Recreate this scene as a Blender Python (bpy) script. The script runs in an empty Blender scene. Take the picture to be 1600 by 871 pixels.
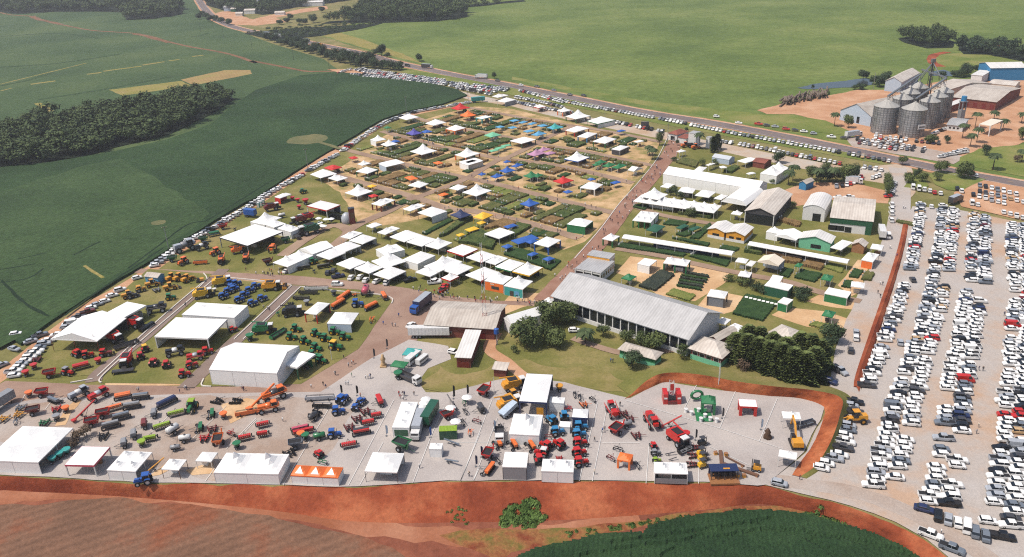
import bpy, math, random
import numpy as np
from mathutils import Vector, Matrix, noise
R = math.radians
random.seed(7)
scene = bpy.context.scene
# ---------------------------------------------------------------- camera
F_PX, PITCH, ROLL, CAM_H = 1300.0, R(24.2), R(-2.2), 132.0
cam = bpy.data.cameras.new('camera')
cam.sensor_width = 36.0
cam.lens = 36.0 * F_PX / 1600.0
cam.clip_start, cam.clip_end = 1.0, 20000.0
cam_o = bpy.data.objects.new('camera', cam)
scene.collection.objects.link(cam_o)
CAM_R = Matrix.Rotation(math.pi/2 - PITCH, 3, 'X') @ Matrix.Rotation(ROLL, 3, 'Z')
cam_o.matrix_world = Matrix.Translation((0, 0, CAM_H)) @ CAM_R.to_4x4()
scene.camera = cam_o
# ---------------------------------------------------------------- sky, sun, exposure
SUN_EL = R(60)
SHADOW = Vector((0.95, 0.31, 0)).normalized()
world = bpy.data.worlds.new('World'); scene.world = world
world.use_nodes = True
wn = world.node_tree.nodes; wl = world.node_tree.links
sky = wn.new('ShaderNodeTexSky'); sky.sky_type = 'NISHITA'; sky.sun_disc = False
sky.sun_elevation = SUN_EL
sky.sun_rotation = math.atan2(-SHADOW.x, -SHADOW.y)
sky.dust_density = 3.0
bg = wn['Background']; bg.inputs[1].default_value = 0.135
wl.new(sky.outputs[0], bg.inputs[0])
sun = bpy.data.lights.new('sun', 'SUN'); sun.energy = 4.0; sun.angle = R(0.5); sun.color = (1.0, 0.94, 0.86)
sun_o = bpy.data.objects.new('sun', sun); scene.collection.objects.link(sun_o)
sd = Vector((SHADOW.x*math.cos(SUN_EL), SHADOW.y*math.cos(SUN_EL), -math.sin(SUN_EL)))
sun_o.rotation_euler = sd.to_track_quat('-Z', 'Y').to_euler(); sun_o.location = (0, 200, 300)
vs = scene.view_settings
vs.view_transform = 'Standard'; vs.look = 'None'; vs.exposure = 0.22; vs.gamma = 1.0; vs.use_curve_mapping = False
scene.cycles.max_bounces = 5; scene.cycles.diffuse_bounces = 2; scene.cycles.glossy_bounces = 2
scene.cycles.use_denoising = False; scene.cycles.filter_width = 1.15; scene.cycles.use_adaptive_sampling = False
# ---------------------------------------------------------------- pixel -> place
TILES = dict(P=(0,0,1.0), L1=(0,380,3.96), L2=(300,380,3.96), L3=(0,580,3.96), L4=(350,580,3.96), L5=(700,560,4.147), L6=(950,560,3.96),
  L7=(640,400,4.356), L8=(900,400,3.96), M1=(400,240,4.356), M2=(640,240,4.356), M3=(560,90,4.584), M4=(840,140,4.584),
  M5=(940,220,4.356), M6=(1080,280,3.628), M7=(1180,60,3.788), M8=(1300,240,4.357), R1=(1240,420,3.958), R2=(1200,620,3.47),
  F1=(0,0,3.35), F2=(300,0,3.636), B1=(0,740,2.0), B2=(760,740,2.162), C1=(200,280,4.584), D1=(700,0,1.778), S1=(1340,90,6.7), S2=(1440,60,5.444))
def px(t, x, y):
    a = TILES[t]; return a[0]+x/a[2], a[1]+y/a[2]
def G(x, y, z=0.0):
    "the point at height z seen at pixel (x, y) of the photograph"
    d = CAM_R @ Vector(((x-800)/F_PX, (435.5-y)/F_PX, -1.0))
    k = (z-CAM_H)/min(d.z, -0.02)
    return Vector((d.x*k, d.y*k, z))
def T(t, x, y, z=0.0):
    return G(*px(t, x, y), z)
# ---------------------------------------------------------------- materials
def lin(c):
    c = c/255.0
    return c/12.92 if c <= 0.04045 else ((c+0.055)/1.055)**2.4
ALB = 1/1.42
def S(r, g, b, k=ALB):
    return (min(.85, lin(r)*k), min(.85, lin(g)*k), min(.85, lin(b)*k), 1)
MATS = {}
def mat(name, col, rough=0.7, metal=0.0, spec=0.3):
    if name in MATS: return MATS[name]
    m = bpy.data.materials.new(name); m.use_nodes = True
    nt = m.node_tree; b = nt.nodes['Principled BSDF']
    b.inputs['Roughness'].default_value = rough; b.inputs['Metallic'].default_value = metal
    b.inputs['Specular IOR Level'].default_value = spec
    # slight dirt variation so that no surface is one flat tone
    tc = nt.nodes.new('ShaderNodeNewGeometry')
    nz = nt.nodes.new('ShaderNodeTexNoise'); nz.inputs['Scale'].default_value = 1.3; nz.inputs['Detail'].default_value = 4
    nt.links.new(tc.outputs['Position'], nz.inputs['Vector'])
    mx = nt.nodes.new('ShaderNodeMix'); mx.data_type = 'RGBA'
    mx.inputs[6].default_value = (col[0]*.82, col[1]*.81, col[2]*.79, 1); mx.inputs[7].default_value = (min(1, col[0]*1.06), min(1, col[1]*1.06), min(1, col[2]*1.06), 1)
    nt.links.new(nz.outputs['Fac'], mx.inputs[0]); nt.links.new(mx.outputs[2], b.inputs['Base Color'])
    MATS[name] = m; return m
def paint(name, rough=0.35, coat=0.3, attr=None, lo=.84):
    "colour comes from each object's own colour (or from a colour attribute)"
    if name in MATS: return MATS[name]
    m = bpy.data.materials.new(name); m.use_nodes = True
    nt = m.node_tree; b = nt.nodes['Principled BSDF']
    b.inputs['Roughness'].default_value = rough; b.inputs['Coat Weight'].default_value = coat; b.inputs['Coat Roughness'].default_value = .12
    if attr:
        a = nt.nodes.new('ShaderNodeAttribute'); a.attribute_name = attr; src = a.outputs['Color']
        b.inputs['Coat Weight'].default_value = coat
    else:
        a = nt.nodes.new('ShaderNodeObjectInfo'); src = a.outputs['Color']
    tc = nt.nodes.new('ShaderNodeNewGeometry'); nz = nt.nodes.new('ShaderNodeTexNoise')
    nz.inputs['Scale'].default_value = 1.7; nz.inputs['Detail'].default_value = 5
    nt.links.new(tc.outputs['Position'], nz.inputs['Vector'])
    rp = nt.nodes.new('ShaderNodeMapRange'); rp.inputs[1].default_value = .3; rp.inputs[2].default_value = .7; rp.inputs[3].default_value = lo; rp.inputs[4].default_value = 1.04
    nt.links.new(nz.outputs['Fac'], rp.inputs[0])
    mx = nt.nodes.new('ShaderNodeVectorMath'); mx.operation = 'SCALE'
    nt.links.new(src, mx.inputs[0]); nt.links.new(rp.outputs[0], mx.inputs['Scale'])
    nt.links.new(mx.outputs[0], b.inputs['Base Color'])
    MATS[name] = m; return m
def ground(name, cols, scale=0.05, fine=1.5, fine_amt=0.35, bump=0.3, rough=0.95, stripe=None, detail=6, bumpdist=0.3):
    """soil, gravel and crop sheets: two or three tones mixed by broad noise, speckled by fine noise;
    stripe = (angle_deg, period_m, strength) adds drilled rows"""
    if name in MATS: return MATS[name]
    m = bpy.data.materials.new(name); m.use_nodes = True
    nt = m.node_tree; N = nt.nodes.new; Lk = nt.links.new; b = nt.nodes['Principled BSDF']
    b.inputs['Roughness'].default_value = rough; b.inputs['Specular IOR Level'].default_value = 0.15
    g = N('ShaderNodeNewGeometry')
    n1 = N('ShaderNodeTexNoise'); n1.inputs['Scale'].default_value = scale; n1.inputs['Detail'].default_value = detail; n1.inputs['Roughness'].default_value = .62
    Lk(g.outputs['Position'], n1.inputs['Vector'])
    r = N('ShaderNodeValToRGB'); e = r.color_ramp.elements
    e[0].position = .36; e[0].color = cols[0]; e[1].position = .64; e[1].color = cols[-1]
    if len(cols) == 3:
        k = r.color_ramp.elements.new(.5); k.color = cols[1]
    Lk(n1.outputs['Fac'], r.inputs[0])
    n2 = N('ShaderNodeTexNoise'); n2.inputs['Scale'].default_value = fine; n2.inputs['Detail'].default_value = 5; n2.inputs['Roughness'].default_value = .7
    Lk(g.outputs['Position'], n2.inputs['Vector'])
    mr = N('ShaderNodeMapRange'); mr.inputs[1].default_value = .25; mr.inputs[2].default_value = .75
    mr.inputs[3].default_value = 1-fine_amt; mr.inputs[4].default_value = 1+fine_amt
    Lk(n2.outputs['Fac'], mr.inputs[0])
    fac = mr.outputs[0]; hgt = n2.outputs['Fac']
    if stripe:
        mp = N('ShaderNodeMapping'); mp.inputs['Rotation'].default_value = (0, 0, R(stripe[0]))
        Lk(g.outputs['Position'], mp.inputs['Vector'])
        w = N('ShaderNodeTexWave'); w.inputs['Scale'].default_value = 2*math.pi/stripe[1]/20.0
        w.inputs['Distortion'].default_value = 1.2; w.inputs['Detail'].default_value = 2; w.inputs['Detail Scale'].default_value = .4
        Lk(mp.outputs[0], w.inputs['Vector'])
        m2 = N('ShaderNodeMapRange'); m2.inputs[3].default_value = 1-stripe[2]; m2.inputs[4].default_value = 1+stripe[2]
        Lk(w.outputs['Fac'], m2.inputs[0])
        mu = N('ShaderNodeMath'); mu.operation = 'MULTIPLY'; Lk(fac, mu.inputs[0]); Lk(m2.outputs[0], mu.inputs[1]); fac = mu.outputs[0]
    sc = N('ShaderNodeVectorMath'); sc.operation = 'SCALE'
    Lk(r.outputs[0], sc.inputs[0]); Lk(fac, sc.inputs['Scale']); Lk(sc.outputs[0], b.inputs['Base Color'])
    bp = N('ShaderNodeBump'); bp.inputs['Strength'].default_value = bump; bp.inputs['Distance'].default_value = bumpdist
    Lk(hgt, bp.inputs['Height']); Lk(bp.outputs[0], b.inputs['Normal'])
    MATS[name] = m; return m
def corrugated(name, col, col2, pitch=0.9, rough=.55, metal=0.0):
    "profiled roofing sheet: ribs run down the local Y axis, stained by noise"
    if name in MATS: return MATS[name]
    m = bpy.data.materials.new(name); m.use_nodes = True
    nt = m.node_tree; N = nt.nodes.new; Lk = nt.links.new; b = nt.nodes['Principled BSDF']
    b.inputs['Roughness'].default_value = rough; b.inputs['Metallic'].default_value = metal
    tc = N('ShaderNodeTexCoord')
    nz = N('ShaderNodeTexNoise'); nz.inputs['Scale'].default_value = .35; nz.inputs['Detail'].default_value = 7; nz.inputs['Roughness'].default_value = .7
    mp = N('ShaderNodeMapping'); mp.inputs['Scale'].default_value = (1.0, .35, 1)
    Lk(tc.outputs['Object'], mp.inputs['Vector']); Lk(mp.outputs[0], nz.inputs['Vector'])
    r = N('ShaderNodeValToRGB'); r.color_ramp.elements[0].position = .38; r.color_ramp.elements[0].color = col2
    r.color_ramp.elements[1].position = .6; r.color_ramp.elements[1].color = col
    Lk(nz.outputs['Fac'], r.inputs[0])
    w = N('ShaderNodeTexWave'); w.inputs['Scale'].default_value = 2*math.pi/pitch/20.0; w.bands_direction = 'X'
    Lk(tc.outputs['Object'], w.inputs['Vector'])
    m2 = N('ShaderNodeMapRange'); m2.inputs[3].default_value = .9; m2.inputs[4].default_value = 1.05; Lk(w.outputs['Fac'], m2.inputs[0])
    sc = N('ShaderNodeVectorMath'); sc.operation = 'SCALE'; Lk(r.outputs[0], sc.inputs[0]); Lk(m2.outputs[0], sc.inputs['Scale'])
    Lk(sc.outputs[0], b.inputs['Base Color'])
    bp = N('ShaderNodeBump'); bp.inputs['Strength'].default_value = .35; bp.inputs['Distance'].default_value = .08
    Lk(w.outputs['Fac'], bp.inputs['Height']); Lk(bp.outputs[0], b.inputs['Normal'])
    MATS[name] = m; return m
def foliage(name, dark, light, trans=0.15):
    if name in MATS: return MATS[name]
    m = bpy.data.materials.new(name); m.use_nodes = True
    nt = m.node_tree; N = nt.nodes.new; Lk = nt.links.new; b = nt.nodes['Principled BSDF']
    b.inputs['Roughness'].default_value = .75; b.inputs['Specular IOR Level'].default_value = .2
    g = N('ShaderNodeNewGeometry'); n1 = N('ShaderNodeTexNoise'); n1.inputs['Scale'].default_value = .16; n1.inputs['Detail'].default_value = 3
    Lk(g.outputs['Position'], n1.inputs['Vector'])
    ad = N('ShaderNodeMath'); ad.operation = 'MULTIPLY_ADD'; ad.inputs[1].default_value = .3
    Lk(g.outputs['Random Per Island'], ad.inputs[0]); Lk(n1.outputs['Fac'], ad.inputs[2])
    r = N('ShaderNodeValToRGB'); r.color_ramp.elements[0].position = .42; r.color_ramp.elements[0].color = dark
    r.color_ramp.elements[1].position = .88; r.color_ramp.elements[1].color = light
    Lk(ad.outputs[0], r.inputs[0]); Lk(r.outputs[0], b.inputs['Base Color'])
    MATS[name] = m; return m
COL = dict(white=S(250,248,244,.71), cream=S(240,226,205), offwhite=S(232,230,226), grey=S(150,150,152), dark=S(40,40,44), black=S(22,22,25), charcoal=S(70,68,70),
  red=S(205,38,30), maroon=S(120,40,40), pink=S(205,85,105), orange=S(246,122,50), yellow=S(245,190,45), gold=S(230,160,45), blue=S(45,95,175), navy=S(40,52,92),
  cyan=S(55,135,185), teal=S(60,165,160), green=S(40,120,72), darkgreen=S(38,92,66), lime=S(150,180,40), mint=S(120,195,155), brown=S(115,80,60), tan=S(205,170,125),
  silver=S(178,182,188), steel=S(120,128,138), lilac=S(190,140,170), violet=S(85,80,165), rust=S(128,52,46), skyblue=S(95,165,205), wood=S(165,115,75), brick=S(130,66,52), bluewhite=S(190,205,220))
# ---------------------------------------------------------------- meshes and objects
class MB:
    "collects shapes for one mesh"
    def __init__(s): s.v = []; s.f = []
    def add(s, vs, fs):
        n = len(s.v); s.v += [tuple(v) for v in vs]; s.f += [tuple(i+n for i in f) for f in fs]; return s
    def box(s, x, y, z, sx, sy, sz, tx=1, ty=1, rz=0, rx=0, ry=0, shx=0):
        "box with its centre at x, y and its bottom at z; tx, ty taper the top, shx shifts it"
        hx, hy = sx/2, sy/2
        P = [(-hx,-hy,0),(hx,-hy,0),(hx,hy,0),(-hx,hy,0),(-hx*tx+shx,-hy*ty,sz),(hx*tx+shx,-hy*ty,sz),(hx*tx+shx,hy*ty,sz),(-hx*tx+shx,hy*ty,sz)]
        if rz or rx or ry:
            M = Matrix.Rotation(rz,3,'Z') @ Matrix.Rotation(ry,3,'Y') @ Matrix.Rotation(rx,3,'X'); P = [M @ Vector(p) for p in P]
        return s.add([(p[0]+x, p[1]+y, p[2]+z) for p in P], [(3,2,1,0),(4,5,6,7),(0,1,5,4),(1,2,6,5),(2,3,7,6),(3,0,4,7)])
    def cyl(s, a, b, r, r2=None, n=10, cap=True):
        a, b = Vector(a), Vector(b); r2 = r if r2 is None else r2
        q = (b-a).to_track_quat('Z', 'Y'); P = []
        for i in range(n):
            t = 2*math.pi*i/n; d = q @ Vector((math.cos(t), math.sin(t), 0)); P.append(a+d*r)
        for i in range(n):
            t = 2*math.pi*i/n; d = q @ Vector((math.cos(t), math.sin(t), 0)); P.append(b+d*r2)
        fs = [(i, (i+1)%n, n+(i+1)%n, n+i) for i in range(n)]
        if cap: fs += [tuple(range(n-1,-1,-1)), tuple(range(n,2*n))]
        return s.add(P, fs)
    def bar(s, a, b, w):
        return s.cyl(a, b, w*.7, n=4)
    def prism(s, prof, y0, y1, ):
        "profile of (x, z) points pushed from y0 to y1"
        n = len(prof); P = [(x, y0, z) for x, z in prof]+[(x, y1, z) for x, z in prof]
        return s.add(P, [(i,(i+1)%n,n+(i+1)%n,n+i) for i in range(n)]+[tuple(range(n-1,-1,-1)), tuple(range(n,2*n))])
    def loft(s, rings, close=True):
        n = len(rings[0]); P = [p for r in rings for p in r]; fs = []
        for k in range(len(rings)-1):
            for i in range(n): fs.append((k*n+i, k*n+(i+1)%n, (k+1)*n+(i+1)%n, (k+1)*n+i))
        if close: fs += [tuple(range(n-1,-1,-1)), tuple(range((len(rings)-1)*n, len(rings)*n))]
        return s.add(P, fs)
    def mesh(s, name, m, smooth=False):
        me = bpy.data.meshes.new(name); me.from_pydata(s.v, [], s.f); me.materials.append(m)
        import bmesh
        if len(s.v) < 6000:
            bm = bmesh.new(); bm.from_mesh(me); bmesh.ops.recalc_face_normals(bm, faces=bm.faces); bm.to_mesh(me); bm.free()
        if smooth: me.shade_smooth()
        return me
LINK = scene.collection.objects.link
def ob(name, me, parent=None, loc=None, rz=0.0, scale=None, col=None):
    o = bpy.data.objects.new(name, me); LINK(o)
    if parent: o.parent = parent
    if loc is not None: o.location = loc
    if rz: o.rotation_euler = (0, 0, rz)
    if scale is not None: o.scale = scale
    if col is not None: o.color = col
    return o
def struct(name, me, kind='structure', **k):
    o = ob(name, me, **k); o['kind'] = kind; return o
def thing(name, loc, rz, label, cat, group=None):
    o = bpy.data.objects.new(name, None); LINK(o); o.empty_display_size = .2
    o.location = loc; o.rotation_euler = (0, 0, rz); tag(o, label, cat, group); return o
def tag(o, label, cat, group=None):
    o['label'] = label; o['category'] = cat
    if group: o['group'] = group
CACHE = {}
def cached(key, fn):
    if key not in CACHE: CACHE[key] = fn()
    return CACHE[key]
UNIT = {}
def unitbox(m):
    if m.name not in UNIT: UNIT[m.name] = MB().box(0,0,0,1,1,1).mesh('box_'+m.name, m)
    return UNIT[m.name]
def part(name, parent, x, y, z, sx, sy, sz, m, col=None, rz=0):
    return ob(name, unitbox(m), parent, (x, y, z), rz, (sx, sy, sz), col)
PAINT = paint('enamel', .38, .25)
FABRIC = paint('pvc_fabric', .6, 0.0, lo=.95)
GLASS = mat('tinted_glass', S(30,36,44), .12, 0, .6)
RUBBER = mat('rubber', S(32,31,31), .85)
STEEL = mat('galvanised_steel', S(150,153,156), .45, .6)
DARKM = mat('dark_metal', S(58,56,57), .55, .3)
# ---------------------------------------------------------------- outline helpers
def densify(P, step, amp, closed=True):
    out = []; n = len(P)
    for i in range(n if closed else n-1):
        a, b = P[i], P[(i+1) % n]; d = (b-a).length; k = max(1, min(400, int(d/step)))
        for j in range(k):
            p = a.lerp(b, j/k)
            if amp:
                q = Vector((p.x*.13, p.y*.13, 3.3)); p = p+Vector((noise.noise(q)*amp, noise.noise(q+Vector((40,9,2)))*amp, 0))
            out.append(p)
    if not closed: out.append(P[-1])
    return out
def smooth_line(P, k=6):
    out = []
    for i in range(len(P)-1):
        p0, p1, p2, p3 = P[max(0,i-1)], P[i], P[i+1], P[min(len(P)-1,i+2)]
        for j in range(k):
            t = j/k
            out.append(.5*((2*p1)+(p2-p0)*t+(2*p0-5*p1+4*p2-p3)*t*t+(3*p1-p0-3*p2+p3)*t*t*t))
    out.append(P[-1]); return out
LAYER = [0]; GZ = -.42
def sheet(name, pts, m, z=None, step=5, amp=.6, tile='P', thick=0.0, zpix=0.0, kind='structure'):
    "flat area whose outline is given in photo pixels, laid at height z"
    if z is None: LAYER[0] += 1; z = GZ+.006+.0045*LAYER[0]
    P = [T(tile, x, y, zpix) for x, y in pts]
    P = densify(P, step, amp)
    b = MB(); n = len(P)
    b.add([(p.x, p.y, z) for p in P], [tuple(range(n))])
    me = bpy.data.meshes.new(name); f = list(b.f); v = list(b.v)
    if thick:
        v += [(p.x, p.y, z-thick) for p in P]; f += [(i, n+i, n+(i+1)%n, (i+1)%n) for i in range(n)]
    me.from_pydata(v, [], f); me.materials.append(m)
    if me.polygons[0].normal.z < 0: me.flip_normals()
    return struct(name, me, kind)
def strip(name, pts, width, m, z=None, tile='P', amp=.25, k=6, zpix=0.0, kind='structure', world=False):
    "ribbon of constant width along a line given in photo pixels"
    if z is None: LAYER[0] += 1; z = GZ+.006+.0045*LAYER[0]
    P = pts if world else [T(tile, x, y, zpix) for x, y in pts]
    P = smooth_line(P, k) if len(P) > 2 else densify(P, 4, 0, False)
    v = []; f = []
    for i, p in enumerate(P):
        d = (P[min(i+1, len(P)-1)]-P[max(i-1, 0)]); d.z = 0; d.normalize(); nrm = Vector((-d.y, d.x, 0))
        q = Vector((p.x*.2, p.y*.2, 1.7)); a = noise.noise(q)*amp; c = noise.noise(q+Vector((9,30,4)))*amp
        v += [(p.x+nrm.x*(width/2+a), p.y+nrm.y*(width/2+a), z), (p.x-nrm.x*(width/2+c), p.y-nrm.y*(width/2+c), z)]
        if i: f.append((2*i-2, 2*i-1, 2*i+1, 2*i))
    me = bpy.data.meshes.new(name); me.from_pydata(v, [], f); me.materials.append(m)
    if me.polygons[0].normal.z < 0: me.flip_normals()
    return struct(name, me, kind)
# ================================================================ terrain
LOW = -4.0
m_base = ground('dry_grass', [S(112,110,62), S(128,122,74), S(148,134,90)], .04, .9, .22)
m_red = ground('red_soil', [S(120,68,50), S(136,80,60), S(154,96,72)], .06, .6, .25, .6)
m_bank = ground('cut_bank', [S(130,62,40), S(154,78,50), S(178,104,70)], .07, .9, .22, .9)
m_pit = ground('fresh_cut', [S(140,72,44), S(168,92,56), S(190,116,76)], .12, .9, .22, .9)
m_redgrass = ground('weedy_soil', [S(128,66,44), S(150,104,64), S(112,104,52)], .18, 1.2, .3, .8)
m_stubble = ground('stubble', [S(118,88,70), S(130,96,76), S(138,84,60)], .05, 1.2, .28, .6, stripe=(62, 3.0, .10))
m_soy = ground('soy_dark', [S(44,64,38), S(50,72,42), S(60,82,48)], .012, .5, .42, .9, stripe=(24, 2.4, .08))
m_soyfront = ground('soy_front', [S(38,60,36), S(46,70,42), S(56,80,48)], .06, 2.6, .6, 1.0, stripe=(10, 1.1, .08))
m_midfield = ground('field_mid', [S(62,82,50), S(72,92,56), S(86,102,62)], .007, .22, .28, .7, stripe=(20, 5.5, .05), detail=9)
m_ltfield = ground('field_light', [S(90,108,52), S(105,121,60), S(122,132,72)], .008, .16, .3, .7, detail=10)  # broad mottling, with the shading of rolling ground mixed into the tones
m_grass = ground('lawn', [S(108,110,54), S(124,120,66), S(146,132,84)], .05, 1.1, .2, .5)
m_lushgrass = ground('meadow', [S(100,116,52), S(120,128,64), S(140,136,80)], .035, .7, .2, .5)
m_sand = ground('sand', [S(196,156,114), S(208,170,128), S(220,186,146)], .07, 1.2, .12, .3)
m_gravel = ground('gravel', [S(172,162,156), S(184,175,169), S(192,182,174)], .05, 2.2, .12, .4)
m_parkgravel = ground('parking_gravel', [S(190,160,136), S(184,173,164), S(187,179,173)], .035, 1.6, .12, .4)
m_yard = ground('yard_dirt', [S(166,144,128), S(178,162,150), S(185,174,165)], .05, 1.8, .14, .4)
m_brownroad = ground('brown_road', [S(150,120,104), S(160,132,116), S(170,142,124)], .06, 1.5, .12, .3)
m_dirt = ground('orange_dirt', [S(184,136,102), S(196,150,116), S(206,164,132)], .07, 1.3, .14, .4)
m_track = ground('red_track', [S(150,92,64), S(166,108,80), S(178,124,96)], .05, 1.0, .16, .4)
m_fartrack = ground('far_track', [S(112,84,60), S(130,94,68), S(140,104,78)], .05, 1.0, .2, .4)
m_asphalt = ground('asphalt', [S(116,104,102), S(124,112,110), S(132,120,116)], .05, 2.0, .1, .2)
m_lane = ground('lane_asphalt', [S(132,112,102), S(140,122,112), S(146,128,118)], .06, 2.0, .1, .2)
m_avenue = ground('avenue_paving', [S(146,106,88), S(156,118,100), S(166,130,112)], .08, 2.0, .12, .2)
m_street = ground('street_paving', [S(150,124,106), S(160,134,114), S(172,146,124)], .08, 2.0, .12, .2)
m_yellow = ground('ripe_crop', [S(134,128,66), S(146,136,74), S(152,136,84)], .05, .8, .2, .5, stripe=(20, 4, .12))
m_tancrop = ground('mown_crop', [S(150,126,82), S(162,136,90), S(154,138,84)], .04, .8, .16, .5, stripe=(20, 4, .1))
m_line = mat('white_line', S(236,234,230), .8)
m_kerb = mat('painted_kerb', S(222,214,204), .8)
m_forestfloor = ground('forest_floor', [S(30,40,28), S(40,48,34)], .1, .8, .3)

# plateau, the bank that drops to the lower fields, and the lower fields
top_px = [(-420,716),(0,744),(100,749),(215,756),(330,757),(440,759),(525,763),(590,761),(700,753),(900,752),(1100,755),(1185,760),(1260,776),(1330,793),(1400,820),(1450,848),(1490,880),(1560,940),(1700,1080),(1900,1300)]
bot_px = [(-420,740),(0,766),(100,771),(215,778),(330,788),(440,800),(520,812),(590,817),(700,817),(900,812),(1100,797),(1185,788),(1260,800),(1330,820),(1400,852),(1440,880),(1470,910),(1530,970),(1660,1120),(1840,1340)]
topP = [G(x,y,GZ) for x,y in top_px]; botP = [G(x,y,LOW) for x,y in bot_px]
tp = smooth_line(topP, 8); bt = smooth_line(botP, 8)
tp = [p+Vector((0, noise.noise(p*.15)*1.0+noise.noise(p*.6)*.35, 0)) for p in tp]
poly = [(p.x,p.y,GZ) for p in tp]+[(4000,tp[-1].y,GZ),(9000,9000,GZ),(-9000,9000,GZ),(-4000,tp[0].y,GZ)]
me = bpy.data.meshes.new('ground'); me.from_pydata(poly, [], [tuple(range(len(poly)))]); me.materials.append(m_base)
if me.polygons[0].normal.z < 0: me.flip_normals()
struct('ground', me)
v = []; f = []; NB = 12
for i, (a, b) in enumerate(zip(tp, bt)):
    for j in range(NB+1):
        t = j/NB; p = a.lerp(b, t); e = math.sin(math.pi*t)
        g = noise.noise(Vector((p.x*.35, p.y*.1, 2)))*.5+noise.noise(Vector((p.x*1.1, p.y*.5, 7)))*.35
        z = GZ-.01 if j == 0 else (LOW-.02 if j == NB else a.z*(1-t)+LOW*t+e*(.5+g))
        v.append((p.x+e*noise.noise(p*.4)*.8, p.y, z))
        if i and j: q = i*(NB+1)+j; f.append((q-NB-2, q-1, q, q-NB-1))
me = bpy.data.meshes.new('embankment'); me.from_pydata(v, [], f); me.materials.append(m_bank); me.shade_smooth()
if me.polygons[0].normal.z < 0: me.flip_normals()
struct('embankment', me)
poly = [(p.x,p.y+.5,LOW) for p in bt]+[(4000,bt[-1].y,LOW),(4000,-400,LOW),(-4000,-400,LOW),(-4000,bt[0].y,LOW)]
me = bpy.data.meshes.new('lower_ground'); me.from_pydata(poly, [], [tuple(range(len(poly)))]); me.materials.append(m_red)
if me.polygons[0].normal.z < 0: me.flip_normals()
struct('lower_ground', me)
def low(name, pts, m, dz, **k): return sheet(name, pts, m, z=LOW+dz, zpix=LOW, **k)
low('stubble_field', [(-300,830),(-40,795),(150,779),(300,790),(420,808),(540,834),(610,852),(648,876),(665,920),(600,1100),(-500,1100)], m_stubble, .02, step=3, amp=1.6)
strip('field_track', [(-200,800),(0,778),(120,772),(300,782),(450,802),(560,822),(700,838),(800,842),(900,826),(1000,812)], 5, m_track, z=LOW+.012, zpix=LOW, amp=2.2)
low('weedy_verge', [(690,838),(720,828),(850,826),(960,818),(1090,800),(1180,789),(1230,792),(1330,826),(1425,862),(1440,880),(1380,850),(1290,818),(1190,797),(1080,808),(1000,824),(900,842),(800,866),(780,880),(760,868)], m_redgrass, .016, step=2, amp=1.2)
def crop_surface(name, P, z, m, cell, amp, label, cat='crop', skirt=.6, freq=.9, kind='stuff', trail=()):
    "standing crop: a closed outline filled by an uneven grid of canopy, with sides"
    import bmesh
    xs = [p.x for p in P]; ys = [p.y for p in P]
    def inside(x, y):
        c = False; n = len(P); j = n-1
        for i in range(n):
            if (P[i].y > y) != (P[j].y > y) and x < (P[j].x-P[i].x)*(y-P[i].y)/(P[j].y-P[i].y)+P[i].x: c = not c
            j = i
        return c
    nx = int((max(xs)-min(xs))/cell)+2; ny = int((max(ys)-min(ys))/cell)+2
    idx = {}; v = []; f = []
    def vert(i, j):
        if (i,j) not in idx:
            x = min(xs)+i*cell; y = min(ys)+j*cell; q = Vector((x*freq, y*freq, 1.3))
            dz = -.6 if any(abs(p.x-x) < .6 and abs(p.y-y) < .6 for p in trail) else 0
            idx[i,j] = len(v); v.append((x+random.uniform(-.2,.2)*cell, y+random.uniform(-.2,.2)*cell, z+dz+(noise.noise(q)+.6*noise.noise(q*2.7))*amp))
        return idx[i,j]
    for i in range(nx):
        for j in range(ny):
            if inside(min(xs)+(i+.5)*cell, min(ys)+(j+.5)*cell): f.append((vert(i,j), vert(i+1,j), vert(i+1,j+1), vert(i,j+1)))
    me = bpy.data.meshes.new(name); me.from_pydata(v, [], f)
    bm = bmesh.new(); bm.from_mesh(me)
    ed = [e for e in bm.edges if e.is_boundary]
    r = bmesh.ops.extrude_edge_only(bm, edges=ed)
    for q in r['geom']:
        if isinstance(q, bmesh.types.BMVert): q.co.z = z-skirt
    bmesh.ops.recalc_face_normals(bm, faces=bm.faces)
    bm.to_mesh(me); bm.free(); me.materials.append(m)
    o = ob(name, me); o['kind'] = kind; o['label'] = label; o['category'] = cat
    return o
TRAIL = []
for L in ([(330,275),(560,237),(790,212),(960,187),(1200,217),(1440,272)],[(600,275),(700,217),(880,167)],[(1000,190),(1100,220),(1180,275)],[(430,230),(800,180),(960,150)]):
    TRAIL += densify(smooth_line([T('B2',x,y,LOW+.8) for x,y in L], 8), .8, .3, False)
soyP = [(790,885),(850,856),(930,840),(990,832),(1008,836),(1016,826),(1085,809),(1190,797),(1230,801),(1300,819),(1370,843),(1425,866),(1450,890),(1520,980),(700,1010)]
crop_surface('soy_crop', densify([G(x,y,LOW) for x,y in soyP], 2.5, 1.4), LOW+.8, m_soyfront, .55, .24, 'dark green soybean crop below the red earth bank', skirt=.85, trail=TRAIL)
# shrubs growing on the red bank are added with the trees

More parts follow.
